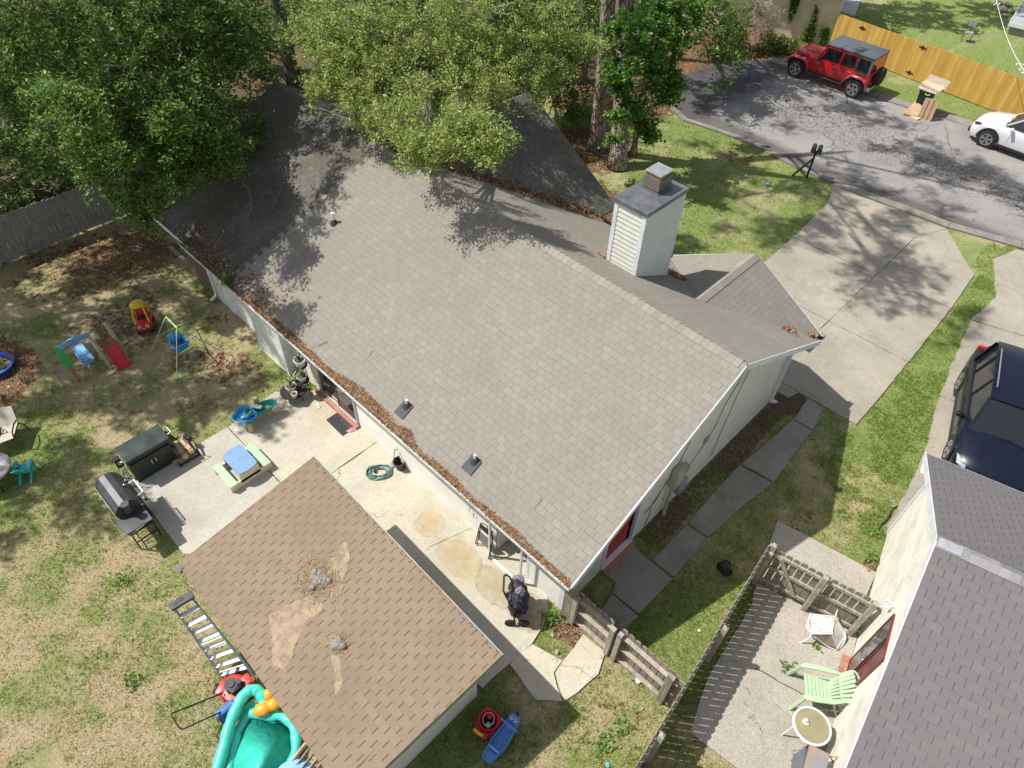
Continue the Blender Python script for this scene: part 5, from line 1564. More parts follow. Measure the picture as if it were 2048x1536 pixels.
b = B(); b.tube([(-0.05, -0.345, 0.93), (0.05, -0.36, 0.89), (0.17, -0.35, 0.93)], 0.02, 6); b.done('tag', pm('lime_tag', (0.35, 0.7, 0.03), 0.5), bn)
b = B(); b.box((-0.06, -0.285, 0.42), (0.12, 0.006, 0.03), (0, 0.2, 0)); b.done('sticker', PVC, bn)
CARD = pm('cardboard', (0.44, 0.31, 0.19), 0.9, var=0.14, vs=4, bump=0.2, bs=30)
CARD2 = pm('pale_cardboard', (0.58, 0.46, 0.31), 0.9, var=0.1, vs=4)
bx = Vector(bp_)
def card(pos, dim, rot, mat, label, fold=None, name='cardboard_box', holes=False):
    b = B(); b.box((0, 0, 0), dim, (0, 0, 0))
    if fold:
        for f in fold: b.box(*f)
    b.box((0, 0, dim[2] * 0.5 + 0.002), (dim[0] * 0.98, 0.02, 0.004))
    o = b.done(name, mat, loc=bx + Vector(pos)); o.rotation_euler = rot
    return tag(o, label, 'cardboard', 'flattened cardboard around the rubbish bin')
card((-0.02, -0.05, 1.06), (0.78, 0.6, 0.05), (0.05, 0.08, 0.12), pm('printed_card', (0.55, 0.45, 0.4), 0.8, var=0.35, vs=9), 'crushed printed carton directly on top of the bin')
card((0.05, 0.0, 1.15), (0.86, 0.42, 0.10), (0.0, 0.10, -0.05), CARD2, 'long pale open carton topmost on the bin', fold=[((0, 0.25, 0.04), (0.8, 0.12, 0.01), (0.5, 0, 0))])
card((0.10, 0.30, 1.22), (0.90, 0.5, 0.03), (0.9, 0.05, 0.05), pm('faded_card', (0.42, 0.34, 0.27), 0.9), 'large faded sheet of card sticking up at the back of the bin')
card((0.38, -0.42, 0.40), (0.52, 0.86, 0.03), (1.25, 0.0, 0.35), CARD, 'bent brown sheet leaning against the right side of the bin', fold=[((0.27, 0, 0.06), (0.03, 0.86, 0.12), (0, 0, 0)), ((-0.1, 0, 0.035), (0.01, 0.8, 0.03), (0, 0, 0)), ((0.1, 0, 0.035), (0.01, 0.8, 0.03), (0, 0, 0))])
card((-0.08, -0.45, 0.22), (0.62, 0.5, 0.03), (0.95, 0.1, -0.45), CARD, 'folded brown sheet leaning low against the front of the bin', fold=[((0, -0.2, 0.05), (0.5, 0.1, 0.02), (0.4, 0, 0))])
card((-0.22, -0.62, 0.06), (0.45, 0.3, 0.09), (0.2, 0.1, 0.5), CARD, 'small torn carton on the road at the foot of the bin')
card((0.12, -0.72, 0.03), (0.38, 0.22, 0.02), (0.1, -0.05, -0.3), CARD2, 'flat scrap of card lying on the asphalt nearest the camera')

mbp = G(1613, 355)
mbx = thing('mailbox', 'black twin mailbox on a dark post with a diagonal brace beside the kerb', 'mailbox', mbp, 0.35)
b = B(); b.box((0, 0, 0.55), (0.08, 0.08, 1.1)); b.done('post', BLACK, mbx)
b = B(); b.beam((-0.52, -0.1, 0.0), (-0.02, 0.0, 0.78), 0.09, 0.05); b.done('brace', BLACK, mbx)
for s in (-1, 1):
    b = B(); P = [(-0.085, 0), (0.085, 0), (0.085, 0.1)] + [(0.085 * math.cos(a), 0.1 + 0.085 * math.sin(a)) for a in np.linspace(0.3, PI - 0.3, 7)] + [(-0.085, 0.1)]
    b.slab([(s * 0.105 + x, -0.22, 1.1 + z) for x, z in P], (0, 0.44, 0)); mbb = b.done('letter_box', BLACK, mbx, smooth=True)
    b = B(); b.cyl((s * 0.105, -0.225, 1.18), 0.018, 0.008, 10, rot=(PI / 2, 0, 0)); b.done('knob', CHROME, mbb)

wp = G(1930, 82)
fc = thing('folding_chair', 'grey metal folding chair standing alone on the lawn behind the yellow fence', 'chair', wp, 0.35)
GRC = pm('grey_chair_metal', (0.34, 0.36, 0.4), 0.4, 0.4)
b = B(); b.box((0, 0, 0.43), (0.42, 0.4, 0.03), bev=0.01); b.done('seat', GRC, fc)
b = B(); b.box((0, 0.22, 0.76), (0.42, 0.03, 0.18), (-0.15, 0, 0), bev=0.01); b.done('backrest', GRC, fc)
for s in (-1, 1):
    b = B(); b.tube([(s * 0.21, -0.22, 0), (s * 0.21, 0.24, 0.85)], 0.012, 6); b.done('leg', BLACK, fc)
    b = B(); b.tube([(s * 0.19, 0.24, 0), (s * 0.19, -0.18, 0.43)], 0.012, 6); b.done('leg', BLACK, fc)
b = B(); a0 = Vector(G(1990, -12, 3.2)); a1 = Vector(G(2060, 160, 2.6))
pts = [a0.lerp(a1, k / 20) + Vector((0, 0, -0.25 * math.sin(PI * k / 20))) for k in range(21)]
b.tube(pts, 0.011, 6)
for k in (1, 2, 16, 17, 18, 19):
    for j in range(5): b.ball(pts[k] + Vector((rnd.uniform(-.12, .12), rnd.uniform(-.12, .12), rnd.uniform(-.08, .02))), 0.03, seg=7)
tag(b.done('string_light_cable', PVC), 'white cable with small white bulbs hanging over the far lawn', 'cable')
ROCK = pm('field_stone', (0.38, 0.33, 0.26), 0.9, var=0.3, vs=7, bump=0.5, bs=25)
for k, (u, v, r) in enumerate(((2003, 22, 0.26), (2014, 12, 0.22), (1998, 8, 0.2), (2008, 33, 0.16), (2020, 25, 0.2))):
    b = B(); b.ball((0, 0, r * 0.4), r, (1.2, 0.9, 0.6), (0, 0, k), 10)
    for q in b.bm.verts: q.co *= 1 + rnd.uniform(-0.1, 0.1)
    tag(b.done('stone', ROCK, loc=G(u, v)), 'brown stone by the grey deck, ' + ['largest of the heap', 'at the top of the heap', 'leftmost of the heap', 'lowest of the heap', 'rightmost of the heap'][k], 'stone', 'stones by the deck')
# ------------------------------------------------------------------ back yard
def V_(u, v, z=0.0): return Vector(G(u, v, z))


class At:
    """local frame at a ground point; P(u, v, z) gives local coordinates"""
    def __init__(s, u, v): s.o = Vector(G(u, v))
    def P(s, u, v, z=0.0): return Vector(G(u, v, z)) - s.o


def plastic(name, col, **k): return pm(name, col, 0.42, var=0.07, vs=4, dirt=k.get('dirt', 0.1))


PB = plastic('blue_toy_plastic', (0.09, 0.26, 0.60)); PB2 = plastic('light_blue_plastic', (0.20, 0.42, 0.75)); PRED = plastic('red_toy_plastic', (0.62, 0.02, 0.03))
PCR = plastic('crimson_slide_plastic', (0.62, 0.025, 0.055)); PYE = plastic('yellow_toy_plastic', (0.78, 0.48, 0.02)); PGR = plastic('green_toy_plastic', (0.05, 0.42, 0.09))
PBE = plastic('sand_plastic', (0.50, 0.44, 0.33), dirt=0.3); PBR = plastic('brown_plastic', (0.20, 0.085, 0.025)); PTQ = plastic('turquoise_plastic', (0.05, 0.56, 0.60)); PTE = plastic('teal_plastic', (0.01, 0.30, 0.24))
PMI = plastic('mint_plastic', (0.42, 0.56, 0.38)); POR = plastic('orange_inflatable', (0.80, 0.33, 0.02))
EYEW = pm('eye_white', (0.8, 0.8, 0.8), 0.3, var=0.02)

# ride-in toy car
tc = thing('toy_car', 'red ride-in toy car with yellow roof and two eyes on the front', 'toy car', G(294, 655), math.radians(-24))
b = B(); b.box((0, 0, 0.24), (0.66, 0.42, 0.28), bev=0.10, seg=4); b.box((0.2, 0, 0.33), (0.26, 0.36, 0.14), bev=0.06, seg=3)
body = b.done('body', PRED, tc, smooth=True)
b = B(); b.box((-0.06, 0, 0.37), (0.28, 0.30, 0.05), bev=0.02); b.done('cabin_opening', BLKPL, tc)
b = B(); b.box((-0.16, 0, 0.42), (0.08, 0.30, 0.26), (0, -0.15, 0), bev=0.03); b.done('seat', PRED, tc)
b = B(); b.lathe([(0.001, 0.0), (0.17, 0.0), (0.2, 0.02), (0.17, 0.045), (0.001, 0.06)], (-0.08, 0, 0.80), 22, sx=1.05); b.done('roof', PYE, tc, smooth=True)
for s in (1, -1):
    b = B(); b.tube([(0.07, s * 0.14, 0.81), (0.2, s * 0.17, 0.6), (0.26, s * 0.18, 0.38)], 0.027, 8); b.tube([(-0.2, s * 0.14, 0.81), (-0.25, s * 0.17, 0.6), (-0.26, s * 0.18, 0.36)], 0.03, 8); b.done('roof_post', PYE, tc, smooth=True)
    b = B(); b.cyl((0.333, s * 0.10, 0.31), 0.05, 0.02, 16, rot=(0, PI / 2 - 0.25, 0)); ey = b.done('eye', EYEW, tc)
    b = B(); b.cyl((0.346, s * 0.095, 0.31), 0.026, 0.012, 12, rot=(0, PI / 2 - 0.25, 0)); b.done('pupil', BLKPL, ey)
    for xx in (0.22, -0.24):
        b = B(); b.cyl((xx, s * 0.2, 0.085), 0.085, 0.06, 16, rot=(PI / 2, 0, 0)); b.done('wheel', BLKPL, tc)
b = B(); b.box((0.36, 0, 0.26), (0.01, 0.07, 0.02)); b.done('badge', PVC, tc)

# swing and slide set
A = At(200, 735)
ps = thing('play_set', 'plastic toddler swing and red slide set with a green leg and sand coloured rails', 'play set', A.o)
def plank(b, a, c, w, th, bev=0.01): b.beam(a, c, w, th, bev)
b = B(); plank(b, A.P(218, 727, 0.0), A.P(172, 666, 1.02), 0.05, 0.13, 0.02); b.done('side_rail', PBE, ps)
b = B(); plank(b, A.P(253, 709, 0.0), A.P(210, 647, 1.02), 0.05, 0.13, 0.02); b.done('side_rail', PBE, ps)
g0, g1, g2 = A.P(112, 693, 1.08), A.P(141, 735, 0.42), A.P(158, 762, 0.0)
b = B(); b.loft([[g0 + Vector((0.03, y, 0)) * 1 for y in (-0.06, 0.06)] + [g0 + Vector((-0.03, y, 0)) for y in (0.06, -0.06)], [g0.lerp(g1, 0.5) + Vector(p) for p in ((0.03, -0.11, 0), (0.03, 0.11, 0), (-0.03, 0.11, 0), (-0.03, -0.11, 0))], [g1 + Vector(p) for p in ((0.03, -0.07, 0), (0.03, 0.07, 0), (-0.03, 0.07, 0), (-0.03, -0.07, 0))]]); b.done('leaf_leg', PGR, ps, smooth=True)
b = B(); b.tube([g1, g2], 0.045, 8); b.done('leg', pm('orange_brown_plastic', (0.42, 0.15, 0.05), 0.5), ps)
a, c = A.P(118, 697, 1.07), A.P(176, 671, 0.98)
b = B()
for k in range(8):
    p = a.lerp(c, k / 8); q = a.lerp(c, (k + 1) / 8); z = 0.07 * math.sin(PI * k / 8); z2 = 0.07 * math.sin(PI * (k + 1) / 8)
    b.beam(p + Vector((0, 0, z)), q + Vector((0, 0, z2)), 0.05, 0.13)
b.done('top_bar', PB2, ps)
b = B()
sc0 = [A.P(147, 699, 0.28), A.P(165, 691, 0.28), A.P(190, 721, 0.22), A.P(171, 734, 0.22)]
cc = sum(sc0, Vector()) / 4
b.loft([[p for p in sc0], [cc + (p - cc) * 1.05 + Vector((0, 0, 0.09)) for p in sc0]]); sw = b.done('swing_seat', PB2, ps)
b = B(); b.tube([cc + (p - cc) * 1.07 + Vector((0, 0, 0.095)) for p in sc0], 0.02, 6, closed=True); b.done('seat_rim', PB2, sw)
b = B(); b.tube([A.P(165, 718, 0.42), A.P(166, 725, 0.36), A.P(175, 722, 0.36), A.P(180, 718, 0.42)], 0.01, 5); b.done('seat_strap', BLKPL, sw)
for p, q in (((138, 694, 1.0), (147, 701, 0.37)), ((162, 683, 1.0), (171, 695, 0.37))):
    b = B(); b.tube([A.P(*p), A.P(*q)], 0.008, 5); b.done('rope', pm('yellow_rope', (0.6, 0.52, 0.25), 0.8), ps)
b = B(); q = [A.P(196, 686, 0.55), A.P(220, 670, 0.55), A.P(236, 688, 0.50), A.P(208, 700, 0.50)]; b.slab(q, (0, 0, -0.08)); b.done('platform', PBR, ps)
T = [(208, 700, 0.52), (236, 688, 0.52)]; M_ = [(222, 718, 0.25), (250, 706, 0.25)]; E_ = [(237, 741, 0.05), (262, 727, 0.05)]
rows = []
for k in range(7):
    s_ = k / 6
    pl = Vector(A.P(*T[0])).lerp(A.P(*E_[0]), s_); pr = Vector(A.P(*T[1])).lerp(A.P(*E_[1]), s_)
    dz = -0.10 * math.sin(PI * s_) * 0.6
    rows.append((pl + Vector((0, 0, dz)), pr + Vector((0, 0, dz))))
b = B(); rings = []
for pl, pr in rows:
    d = (pr - pl).normalized()
    up = Vector((0, 0, 0.09))
    rings.append([pl + up, pl + d * 0.035 + up, pl + d * 0.05, pr - d * 0.05, pr - d * 0.035 + up, pr + up, pr - Vector((0, 0, 0.03)), pl - Vector((0, 0, 0.03))])
b.loft(rings); b.done('slide', PCR, ps)

# baby swing frame
A = At(354, 755)
bs = thing('swing_frame', 'thin green and grey tube swing frame with a bright blue baby seat', 'swing', A.o)
TUG = pm('lime_tube', (0.36, 0.62, 0.16), 0.4); TUS = pm('pale_tube', (0.45, 0.5, 0.52), 0.4, 0.3)
z = 1.2
pA, pB = A.P(332.5, 634, z), A.P(354, 656, z)
b = B(); b.tube([pA, pB], 0.022, 8); b.done('top_bar', TUG, bs)
for f, t2, mid in ((pA, (300, 708, 0), (314, 672)), (pA, (393, 659, 0), None), (pB, (353.6, 760, 0), None), (pB, (446, 704, 0), None)):
    e = A.P(*t2)
    b = B(); b.tube([f + Vector((0, 0, 0.0)), f.lerp(e, 0.16) + Vector((0, 0, 0.03))], 0.022, 8); b.done('elbow', TUG, bs)
    b = B(); b.tube([f.lerp(e, 0.14) + Vector((0, 0, 0.03)), e], 0.013, 7); lg = b.done('leg', TUS, bs)
    b = B(); b.ball(e + Vector((0, 0, 0.01)), 0.022, seg=8); b.done('foot', pm('cap_blue', (0.2, 0.35, 0.6), 0.4), lg)
for (f, e1, e2) in ((pA, (300, 708, 0), (393, 659, 0)), (pB, (353.6, 760, 0), (446, 704, 0))):
    p = f.lerp(A.P(*e1), 0.52); q = f.lerp(A.P(*e2), 0.52)
    b = B(); b.tube([p, q], 0.012, 6); b.done('cross_bar', TUG, bs)
se = A.P(359, 688, 0.42)
b = B(); b.loft([[se + Vector((x * 0.13, y * 0.15, -0.14)) for x, y in ((-1, -1), (1, -1), (1, 1), (-1, 1))], [se + Vector((x * 0.17, y * 0.19, 0.03)) for x, y in ((-1, -1), (1, -1), (1, 1), (-1, 1))]])
b.box(se + Vector((-0.17, 0, 0.13)), (0.04, 0.36, 0.30), (0, -0.2, 0), bev=0.015); b.box(se + Vector((0.17, 0, 0.05)), (0.05, 0.38, 0.09), bev=0.02)
for y in (-0.19, 0.19): b.box(se + Vector((0, y, 0.06)), (0.36, 0.05, 0.09), bev=0.02)
st_ = b.done('seat', plastic('bright_blue_plastic', (0.04, 0.33, 0.78)), bs, smooth=True)
b = B(); b.box(se + Vector((0.0, 0, 0.035)), (0.22, 0.26, 0.012)); b.done('seat_well', BLKPL, st_)
for f, yy, xx in ((pA, -0.17, -0.12), (pB, 0.1, -0.12), (pA.lerp(pB, 0.2), -0.17, 0.15), (pA.lerp(pB, 0.9), 0.17, 0.15)):
    b = B(); b.tube([f, se + Vector((xx, yy, 0.1))], 0.006, 5); b.done('rope', TUS, bs)
b = B(); b.ball((0, 0, 0.03), 0.035, seg=8); b.ball((0.06, 0.05, 0.02), 0.025, seg=8)
tag(b.done('toy_ball', PRED, loc=G(441, 715)), 'tiny red toy lying in the grass right of the swing frame', 'toy')

# blue tub planter, fire pit, chairs on the left edge
def ring_tub(name, label, cat, c, r, h, mat, inner, innermat, thick=0.06):
    t_ = thing(name, label, cat, c)
    b = B(); b.lathe([(r * 0.86, 0), (r, h), (r + 0.02, h + 0.02), (r - thick, h + 0.02), (r * 0.86 - thick, 0.04), (0.001, 0.04)], seg=40); b.done('tub', mat, t_, smooth=True)
    b = B(); b.lathe([(0.001, inner[0]), (r * 0.5, inner[1]), (r - thick, inner[2])], seg=32); b.done('fill', innermat, t_, smooth=True)
    return t_
tp = ring_tub('planter_tub', 'round blue plastic tub of leaves and weeds cut by the left picture edge', 'planter', G(-4, 738), 0.44, 0.16, plastic('royal_blue_plastic', (0.02, 0.08, 0.48)), (0.1, 0.09, 0.07), pm('leafy_soil', (0.30, 0.2, 0.11), 0.95, var=0.5, vs=30))
P = np.array([0.08, 0.05, 0.14]) + NR.normal(0, (0.14, 0.14, 0.05), (160, 3))
rawmesh('weed', leafquads(P, NR.uniform(0.05, 0.12, 160), 0.6, 0.6), 4, FERN, parent=tp, kind='stuff')
P = NR.normal(0, (0.17, 0.17, 0.02), (250, 3)) + np.array([0, 0, 0.13])
rawmesh('dead_leaf', leafquads(P, NR.uniform(0.03, 0.07, 250), 0.6, 0.5), 4, LITM, parent=tp, kind='stuff')
fp = thing('fire_pit', 'round grey fire bowl with rusty inside cut by the left picture edge', 'fire pit', G(-5, 962))
b = B(); b.lathe([(0.30, 0.28), (0.46, 0.46), (0.49, 0.47), (0.49, 0.44), (0.4, 0.43)], seg=40)
b.lathe([(0.36, 0.475), (0.48, 0.475), (0.48, 0.455), (0.36, 0.455)], seg=40); b.done('rim', pm('speckled_grey_stone', (0.36, 0.34, 0.34), 0.8, var=0.3, vs=60), fp)
b = B(); b.lathe([(0.001, 0.36), (0.2, 0.37), (0.31, 0.42), (0.355, 0.47)], seg=36); b.done('bowl', pm('rusty_bowl', (0.42, 0.16, 0.03), 0.85, var=0.35, vs=8), fp, smooth=True)
for k in range(3):
    a_ = k * 2.1; b = B(); b.tube([(0.3 * math.cos(a_), 0.3 * math.sin(a_), 0.3), (0.42 * math.cos(a_), 0.42 * math.sin(a_), 0)], 0.02, 6); b.done('leg', BLACK, fp)

A = At(40, 962)
kc = thing('kids_chair', 'small turquoise plastic kids garden chair beside the fire bowl', 'chair', G(56, 955), math.radians(150))
def slatchair(t_, w, d, sh, bh, mat, back=0.45):
    b = B()
    for k in range(4): b.box((0.02 + k * d / 4, 0, sh + 0.012 * k), (d / 4 - 0.012, w, 0.02), (0, -0.1, 0), bev=0.004)
    b.done('seat', mat, t_)
    b = B()
    for k in range(5):
        y = (k - 2) * w / 5
        b.beam((-0.02, y, sh), (-0.02 - bh * math.sin(back), y * 1.12, sh + bh * math.cos(back) - abs(k - 2) * 0.02), w / 5 - 0.012, 0.02)
    b.done('backrest', mat, t_)
    for s in (1, -1):
        b = B(); b.box((d * 0.42, s * (w / 2 + 0.03), sh + 0.15), (d * 1.05, 0.075, 0.025), bev=0.01); b.box((d * 0.9, s * (w / 2 + 0.02), (sh + 0.15) / 2), (0.06, 0.035, sh + 0.15)); b.done('armrest', mat, t_)
        b = B(); b.beam((d * 0.85, s * (w / 2 - 0.01), sh), (-0.22, s * (w / 2 - 0.01), 0.0), 0.03, 0.07); b.done('leg', mat, t_)
slatchair(kc, 0.26, 0.26, 0.2, 0.34, PTQ)

SLING = pm('beige_sling_fabric', (0.50, 0.46, 0.37), 0.9, var=0.08, vs=20, bump=0.3, bs=160)
A = At(0, 880)
lc = thing('lounge_chair', 'beige sling garden chair with a dark frame cut by the left picture edge', 'chair', A.o)
s1 = [A.P(-50, 905, 0.38), A.P(27, 877, 0.38), A.P(36, 846, 0.40), A.P(-44, 866, 0.40)]
s2 = [A.P(-44, 866, 0.40), A.P(36, 846, 0.40), A.P(23, 812, 0.68), A.P(-52, 822, 0.68)]
b = B(); b.slab(s1, (0, 0, 0.012)); b.slab(s2, (0.01, 0, 0.012)); b.done('sling', SLING, lc)
for q in ((1, 2, 2), (0, 3, 3)):
    b = B(); b.tube([s1[q[0]], s1[q[1]], s2[q[2]]], 0.016, 8); b.done('side_frame', BLACK, lc, smooth=True)
b = B(); b.tube([s1[2], A.P(48, 849, 0.2), A.P(62, 862, 0.0)], 0.015, 8); b.done('leg', BLACK, lc)
b = B(); b.tube([s1[1], A.P(25, 880, 0.0)], 0.015, 8); b.done('leg', BLACK, lc)
b = B(); b.tube([s1[2] + Vector((0, 0, 0.1)), A.P(27, 850, 0.58), A.P(24, 866, 0.56), A.P(28, 874, 0.42)], 0.018, 8); b.done('armrest', BLACK, lc, smooth=True)
b = B(); b.tube([A.P(0, 870, 0.4), A.P(2, 855, 0.56), A.P(-8, 850, 0.58), A.P(-20, 880, 0.5)], 0.018, 8); b.done('armrest', BLACK, lc, smooth=True)

# grill cabinet, barrel grill, firewood
CAB = pm('dark_green_metal', (0.022, 0.032, 0.028), 0.45, 0.2, var=0.3, vs=3, dirt=0.12)
CAB2 = pm('worn_green_worktop', (0.05, 0.065, 0.062), 0.35, 0.4, var=0.4, vs=2.5, dirt=0.1)
gc = thing('grill_cabinet', 'dark green metal cabinet with two small white handles beside the firewood', 'cabinet', (-9.14, -4.8, 0))
b = B(); b.bb(-0.52, 0.0, 0.0, 0.98, 0.03, 0.66); b.done('body', CAB, gc)
b = B(); b.bb(-0.52, -0.03, 0.0, 0.98, 0.66, 0.80); b.done('grate_slot', BLKPL, gc)
b = B(); b.bb(-0.56, 0.03, -0.03, 1.03, 0.82, 0.87, bev=0.012); b.done('worktop', CAB2, gc)
for y in (0.46, 0.56):
    b = B(); b.box((0.012, y, 0.45), (0.02, 0.016, 0.12), bev=0.004); b.done('handle', PVC, gc)
b = B(); b.bb(0.001, 0.006, 0.505, 0.512, 0.04, 0.65); b.done('door_gap', BLKPL, gc)
b = B(); b.box((-0.1, 0.02, 0.76), (0.03, 0.1, 0.02)); b.tube([(-0.2, 1.0, 0.75), (-0.2, 1.15, 0.78), (-0.45, 1.15, 0.78), (-0.45, 1.0, 0.75)], 0.012, 6); b.done('side_handle', STEEL, gc)
b = B(); b.box((-0.42, -0.12, 0.55), (0.16, 0.14, 0.3), bev=0.02); b.box((-0.22, -0.1, 0.66), (0.12, 0.12, 0.1), bev=0.02); b.done('side_caddy', BLACK, gc)
b = B(); b.tube([(-0.18, -0.1, 0.76), (-0.14, -0.16, 0.78), (-0.1, -0.1, 0.76), (-0.14, -0.05, 0.76)], 0.008, 6, closed=True); b.tube([(-0.05, -0.12, 0.68), (-0.02, -0.16, 0.3)], 0.01, 6); b.done('hook', STEEL, gc)
b = B(); b.tube([(0, 0, 0.03), (0.18, -0.14, 0.05)], 0.012, 6); b.box((0.26, -0.2, 0.03), (0.14, 0.1, 0.012), (0, 0, -0.6))
tag(b.done('fire_shovel', BLACK, loc=G(252, 937)), 'small black fire shovel lying by the end of the green cabinet', 'shovel')

BBQ = pm('grey_black_grill_metal', (0.075, 0.08, 0.09), 0.38, 0.4, var=0.25, vs=4, dirt=0.15)
bg_ = thing('barrel_grill', 'black barrel grill on a wheeled cart with a side shelf on the lawn', 'grill', (-8.2, -5.33, 0))
def oct_(x, s=1.0): return [(x, 0.27 * math.cos(a) * s, 0.93 + 0.27 * math.sin(a) * s) for a in [math.radians(d) for d in (-180, -150, -110, -70, -30, 0, 28, 62, 90, 118, 152)]]
b = B(); b.loft([oct_(-0.62), oct_(0.38)]); b.done('barrel', BBQ, bg_, smooth=False)
b = B(); b.bb(0.385, 0.395, -0.25, 0.25, 0.93, 0.935); b.box((-0.12, -0.282, 1.0), (0.96, 0.006, 0.012)); b.done('lid_seam', STEEL, bg_)
b = B(); b.cyl((0.46, -0.02, 1.22), 0.085, 0.05, 22); b.cyl((0.46, -0.02, 1.08), 0.055, 0.28, 16); b.done('chimney', BBQ, bg_, smooth=True)
b = B(); b.bb(0.40, 0.86, -0.33, 0.26, 0.80, 0.825, bev=0.006); b.done('side_shelf', BBQ, bg_)
b = B(); b.bb(-0.66, 0.42, 0.28, 0.42, 0.82, 0.84, bev=0.005)
b.done('front_shelf', pm('dark_wood_shelf', (0.05, 0.045, 0.05), 0.5), bg_)
b = B(); b.tube([(-0.22, 0.30, 0.98), (-0.22, 0.42, 1.0), (0.22, 0.42, 1.0), (0.22, 0.30, 0.98)], 0.018, 8); b.done('lid_handle', PVC, bg_, smooth=True)
b = B(); b.ball((-0.3, 0.28, 1.03), 0.03, seg=8); b.ball((-0.1, 0.2, 1.14), 0.035, seg=8); b.ball((0.3, 0.36, 0.9), 0.03, seg=8); b.ball((-0.5, 0.35, 0.9), 0.025, seg=8); b.done('knob', STEEL, bg_, smooth=True)
for (x, y) in ((-0.55, -0.24), (-0.55, 0.24), (0.72, -0.24), (0.72, 0.24)):
    b = B(); b.beam((x, y, 0.0), (x, y, 0.8), 0.03, 0.03); b.done('leg', BLACK, bg_)
b = B()
for y in (-0.24, 0.24): b.beam((-0.55, y, 0.25), (0.72, y, 0.25), 0.025, 0.025)
for x in (-0.55, 0.0, 0.45, 0.72): b.beam((x, -0.24, 0.25), (x, 0.24, 0.25), 0.025, 0.025)
b.beam((0.72, -0.24, 0.55), (0.72, 0.24, 0.55), 0.02, 0.02); b.done('cart_frame', BLACK, bg_)
for x in (-0.1,):
    b = B(); b.cyl((0.0, -0.30, 0.15), 0.15, 0.07, 22, rot=(PI / 2, 0, 0)); b.done('wheel', RUB, bg_)
    b = B(); b.cyl((0.0, 0.30, 0.15), 0.15, 0.07, 22, rot=(PI / 2, 0, 0)); b.done('wheel', RUB, bg_)
# shadow of the grill shows a bottle-hook rail
b = B(); b.tube([(-0.6, 0.43, 0.86), (0.42, 0.43, 0.86)], 0.008, 6)
for k in range(6): b.tube([(-0.5 + k * 0.17, 0.43, 0.86), (-0.5 + k * 0.17, 0.47, 0.83)], 0.006, 5)
b.done('hook_rail', BLACK, bg_)

LOGM = pm('firewood_bark', (0.34, 0.24, 0.15), 0.9, var=0.35, vs=10, bump=0.5, bs=40); LOGP = pm('split_firewood', (0.58, 0.42, 0.26), 0.85, var=0.25, vs=8, bump=0.4, bs=40)
labs = ['pale split log on the lawn side of the firewood pile', 'long split log lying across the firewood pile', 'orange brown log topmost on the firewood pile', 'round bark log at the patio end of the firewood pile',
        'short log wedged low under the firewood pile', 'small dark log at the back of the firewood pile', 'thin split log nearest the green cabinet', 'charred log end on top at the back of the firewood pile', 'bark log resting at the bottom of the pile by the concrete', 'thin red brown branch along the back of the firewood pile']
spec = [(345, 900, .06, 358, 912, .06, .085, LOGP), (352, 886, .22, 372, 915, .2, .075, LOGP), (362, 880, .3, 384, 903, .3, .07, LOGP), (366, 912, .12, 382, 902, .12, .09, LOGM), (338, 893, .05, 345, 915, .05, .07, LOGM),
        (360, 868, .2, 378, 885, .2, .08, LOGM), (330, 905, .05, 350, 925, .05, .045, LOGP), (370, 872, .34, 380, 878, .34, .07, BLKPL), (350, 925, .06, 378, 917, .06, .075, LOGM), (378, 870, .3, 392, 898, .25, .03, LOGM)]
for k, (u, v, z, u2, v2, z2, r, m_) in enumerate(spec):
    c = V_((u + u2) / 2, (v + v2) / 2, 0); a = V_(u, v, z) - c; e = V_(u2, v2, z2) - c
    b = B(); b.tube([a, a.lerp(e, 0.5), e], [r, r * 0.95, r * 0.9], 9 if k % 2 else 6)
    for q in b.bm.verts: q.co += Vector((rnd.uniform(-.01, .01), rnd.uniform(-.01, .01), rnd.uniform(-.01, .01)))
    tag(b.done('firewood_log', m_, loc=c), labs[k], 'log', 'logs of the firewood pile')
wr = thing('log_rack', 'low metal log rack holding the firewood pile at the patio corner', 'rack', G(366, 905))
b = B()
for (x0, y0, x1, y1) in ((-0.45, -0.25, 0.4, -0.25), (-0.45, 0.25, 0.4, 0.25), (-0.45, -0.25, -0.45, 0.25), (0.4, -0.25, 0.4, 0.25)): b.beam((x0, y0, 0.08), (x1, y1, 0.08), 0.03, 0.03)
b.done('base_frame', BLACK, wr)
for x in (-0.45, 0.4):
    b = B(); b.tube([(x, -0.25, 0.0), (x, -0.27, 0.42), (x, 0.27, 0.42), (x, 0.25, 0.0)], 0.012, 6); b.done('end_hoop', BLACK, wr)
A = At(342, 890)
b = B(); b.loft([[Vector((x * .13, y * .13, 0.0)) for x, y in ((-1, -1), (1, -1), (1, 1), (-1, 1))], [Vector((x * .17, y * .17, 0.42)) for x, y in ((-1, -1), (1, -1), (1, 1), (-1, 1))]], cap=False)
b.loft([[Vector((x * .155, y * .155, 0.42)) for x, y in ((-1, -1), (1, -1), (1, 1), (-1, 1))], [Vector((x * .12, y * .12, 0.03)) for x, y in ((-1, -1), (1, -1), (1, 1), (-1, 1))]], cap=False)
o = b.done('ash_bucket', pm('dark_olive_plastic', (0.035, 0.033, 0.025), 0.6), loc=V_(352, 893, 0.02)); o.rotation_euler = (0.3, -0.95, 0.15)
tag(o, 'dark square bucket tipped over between the green cabinet and the firewood', 'bucket')

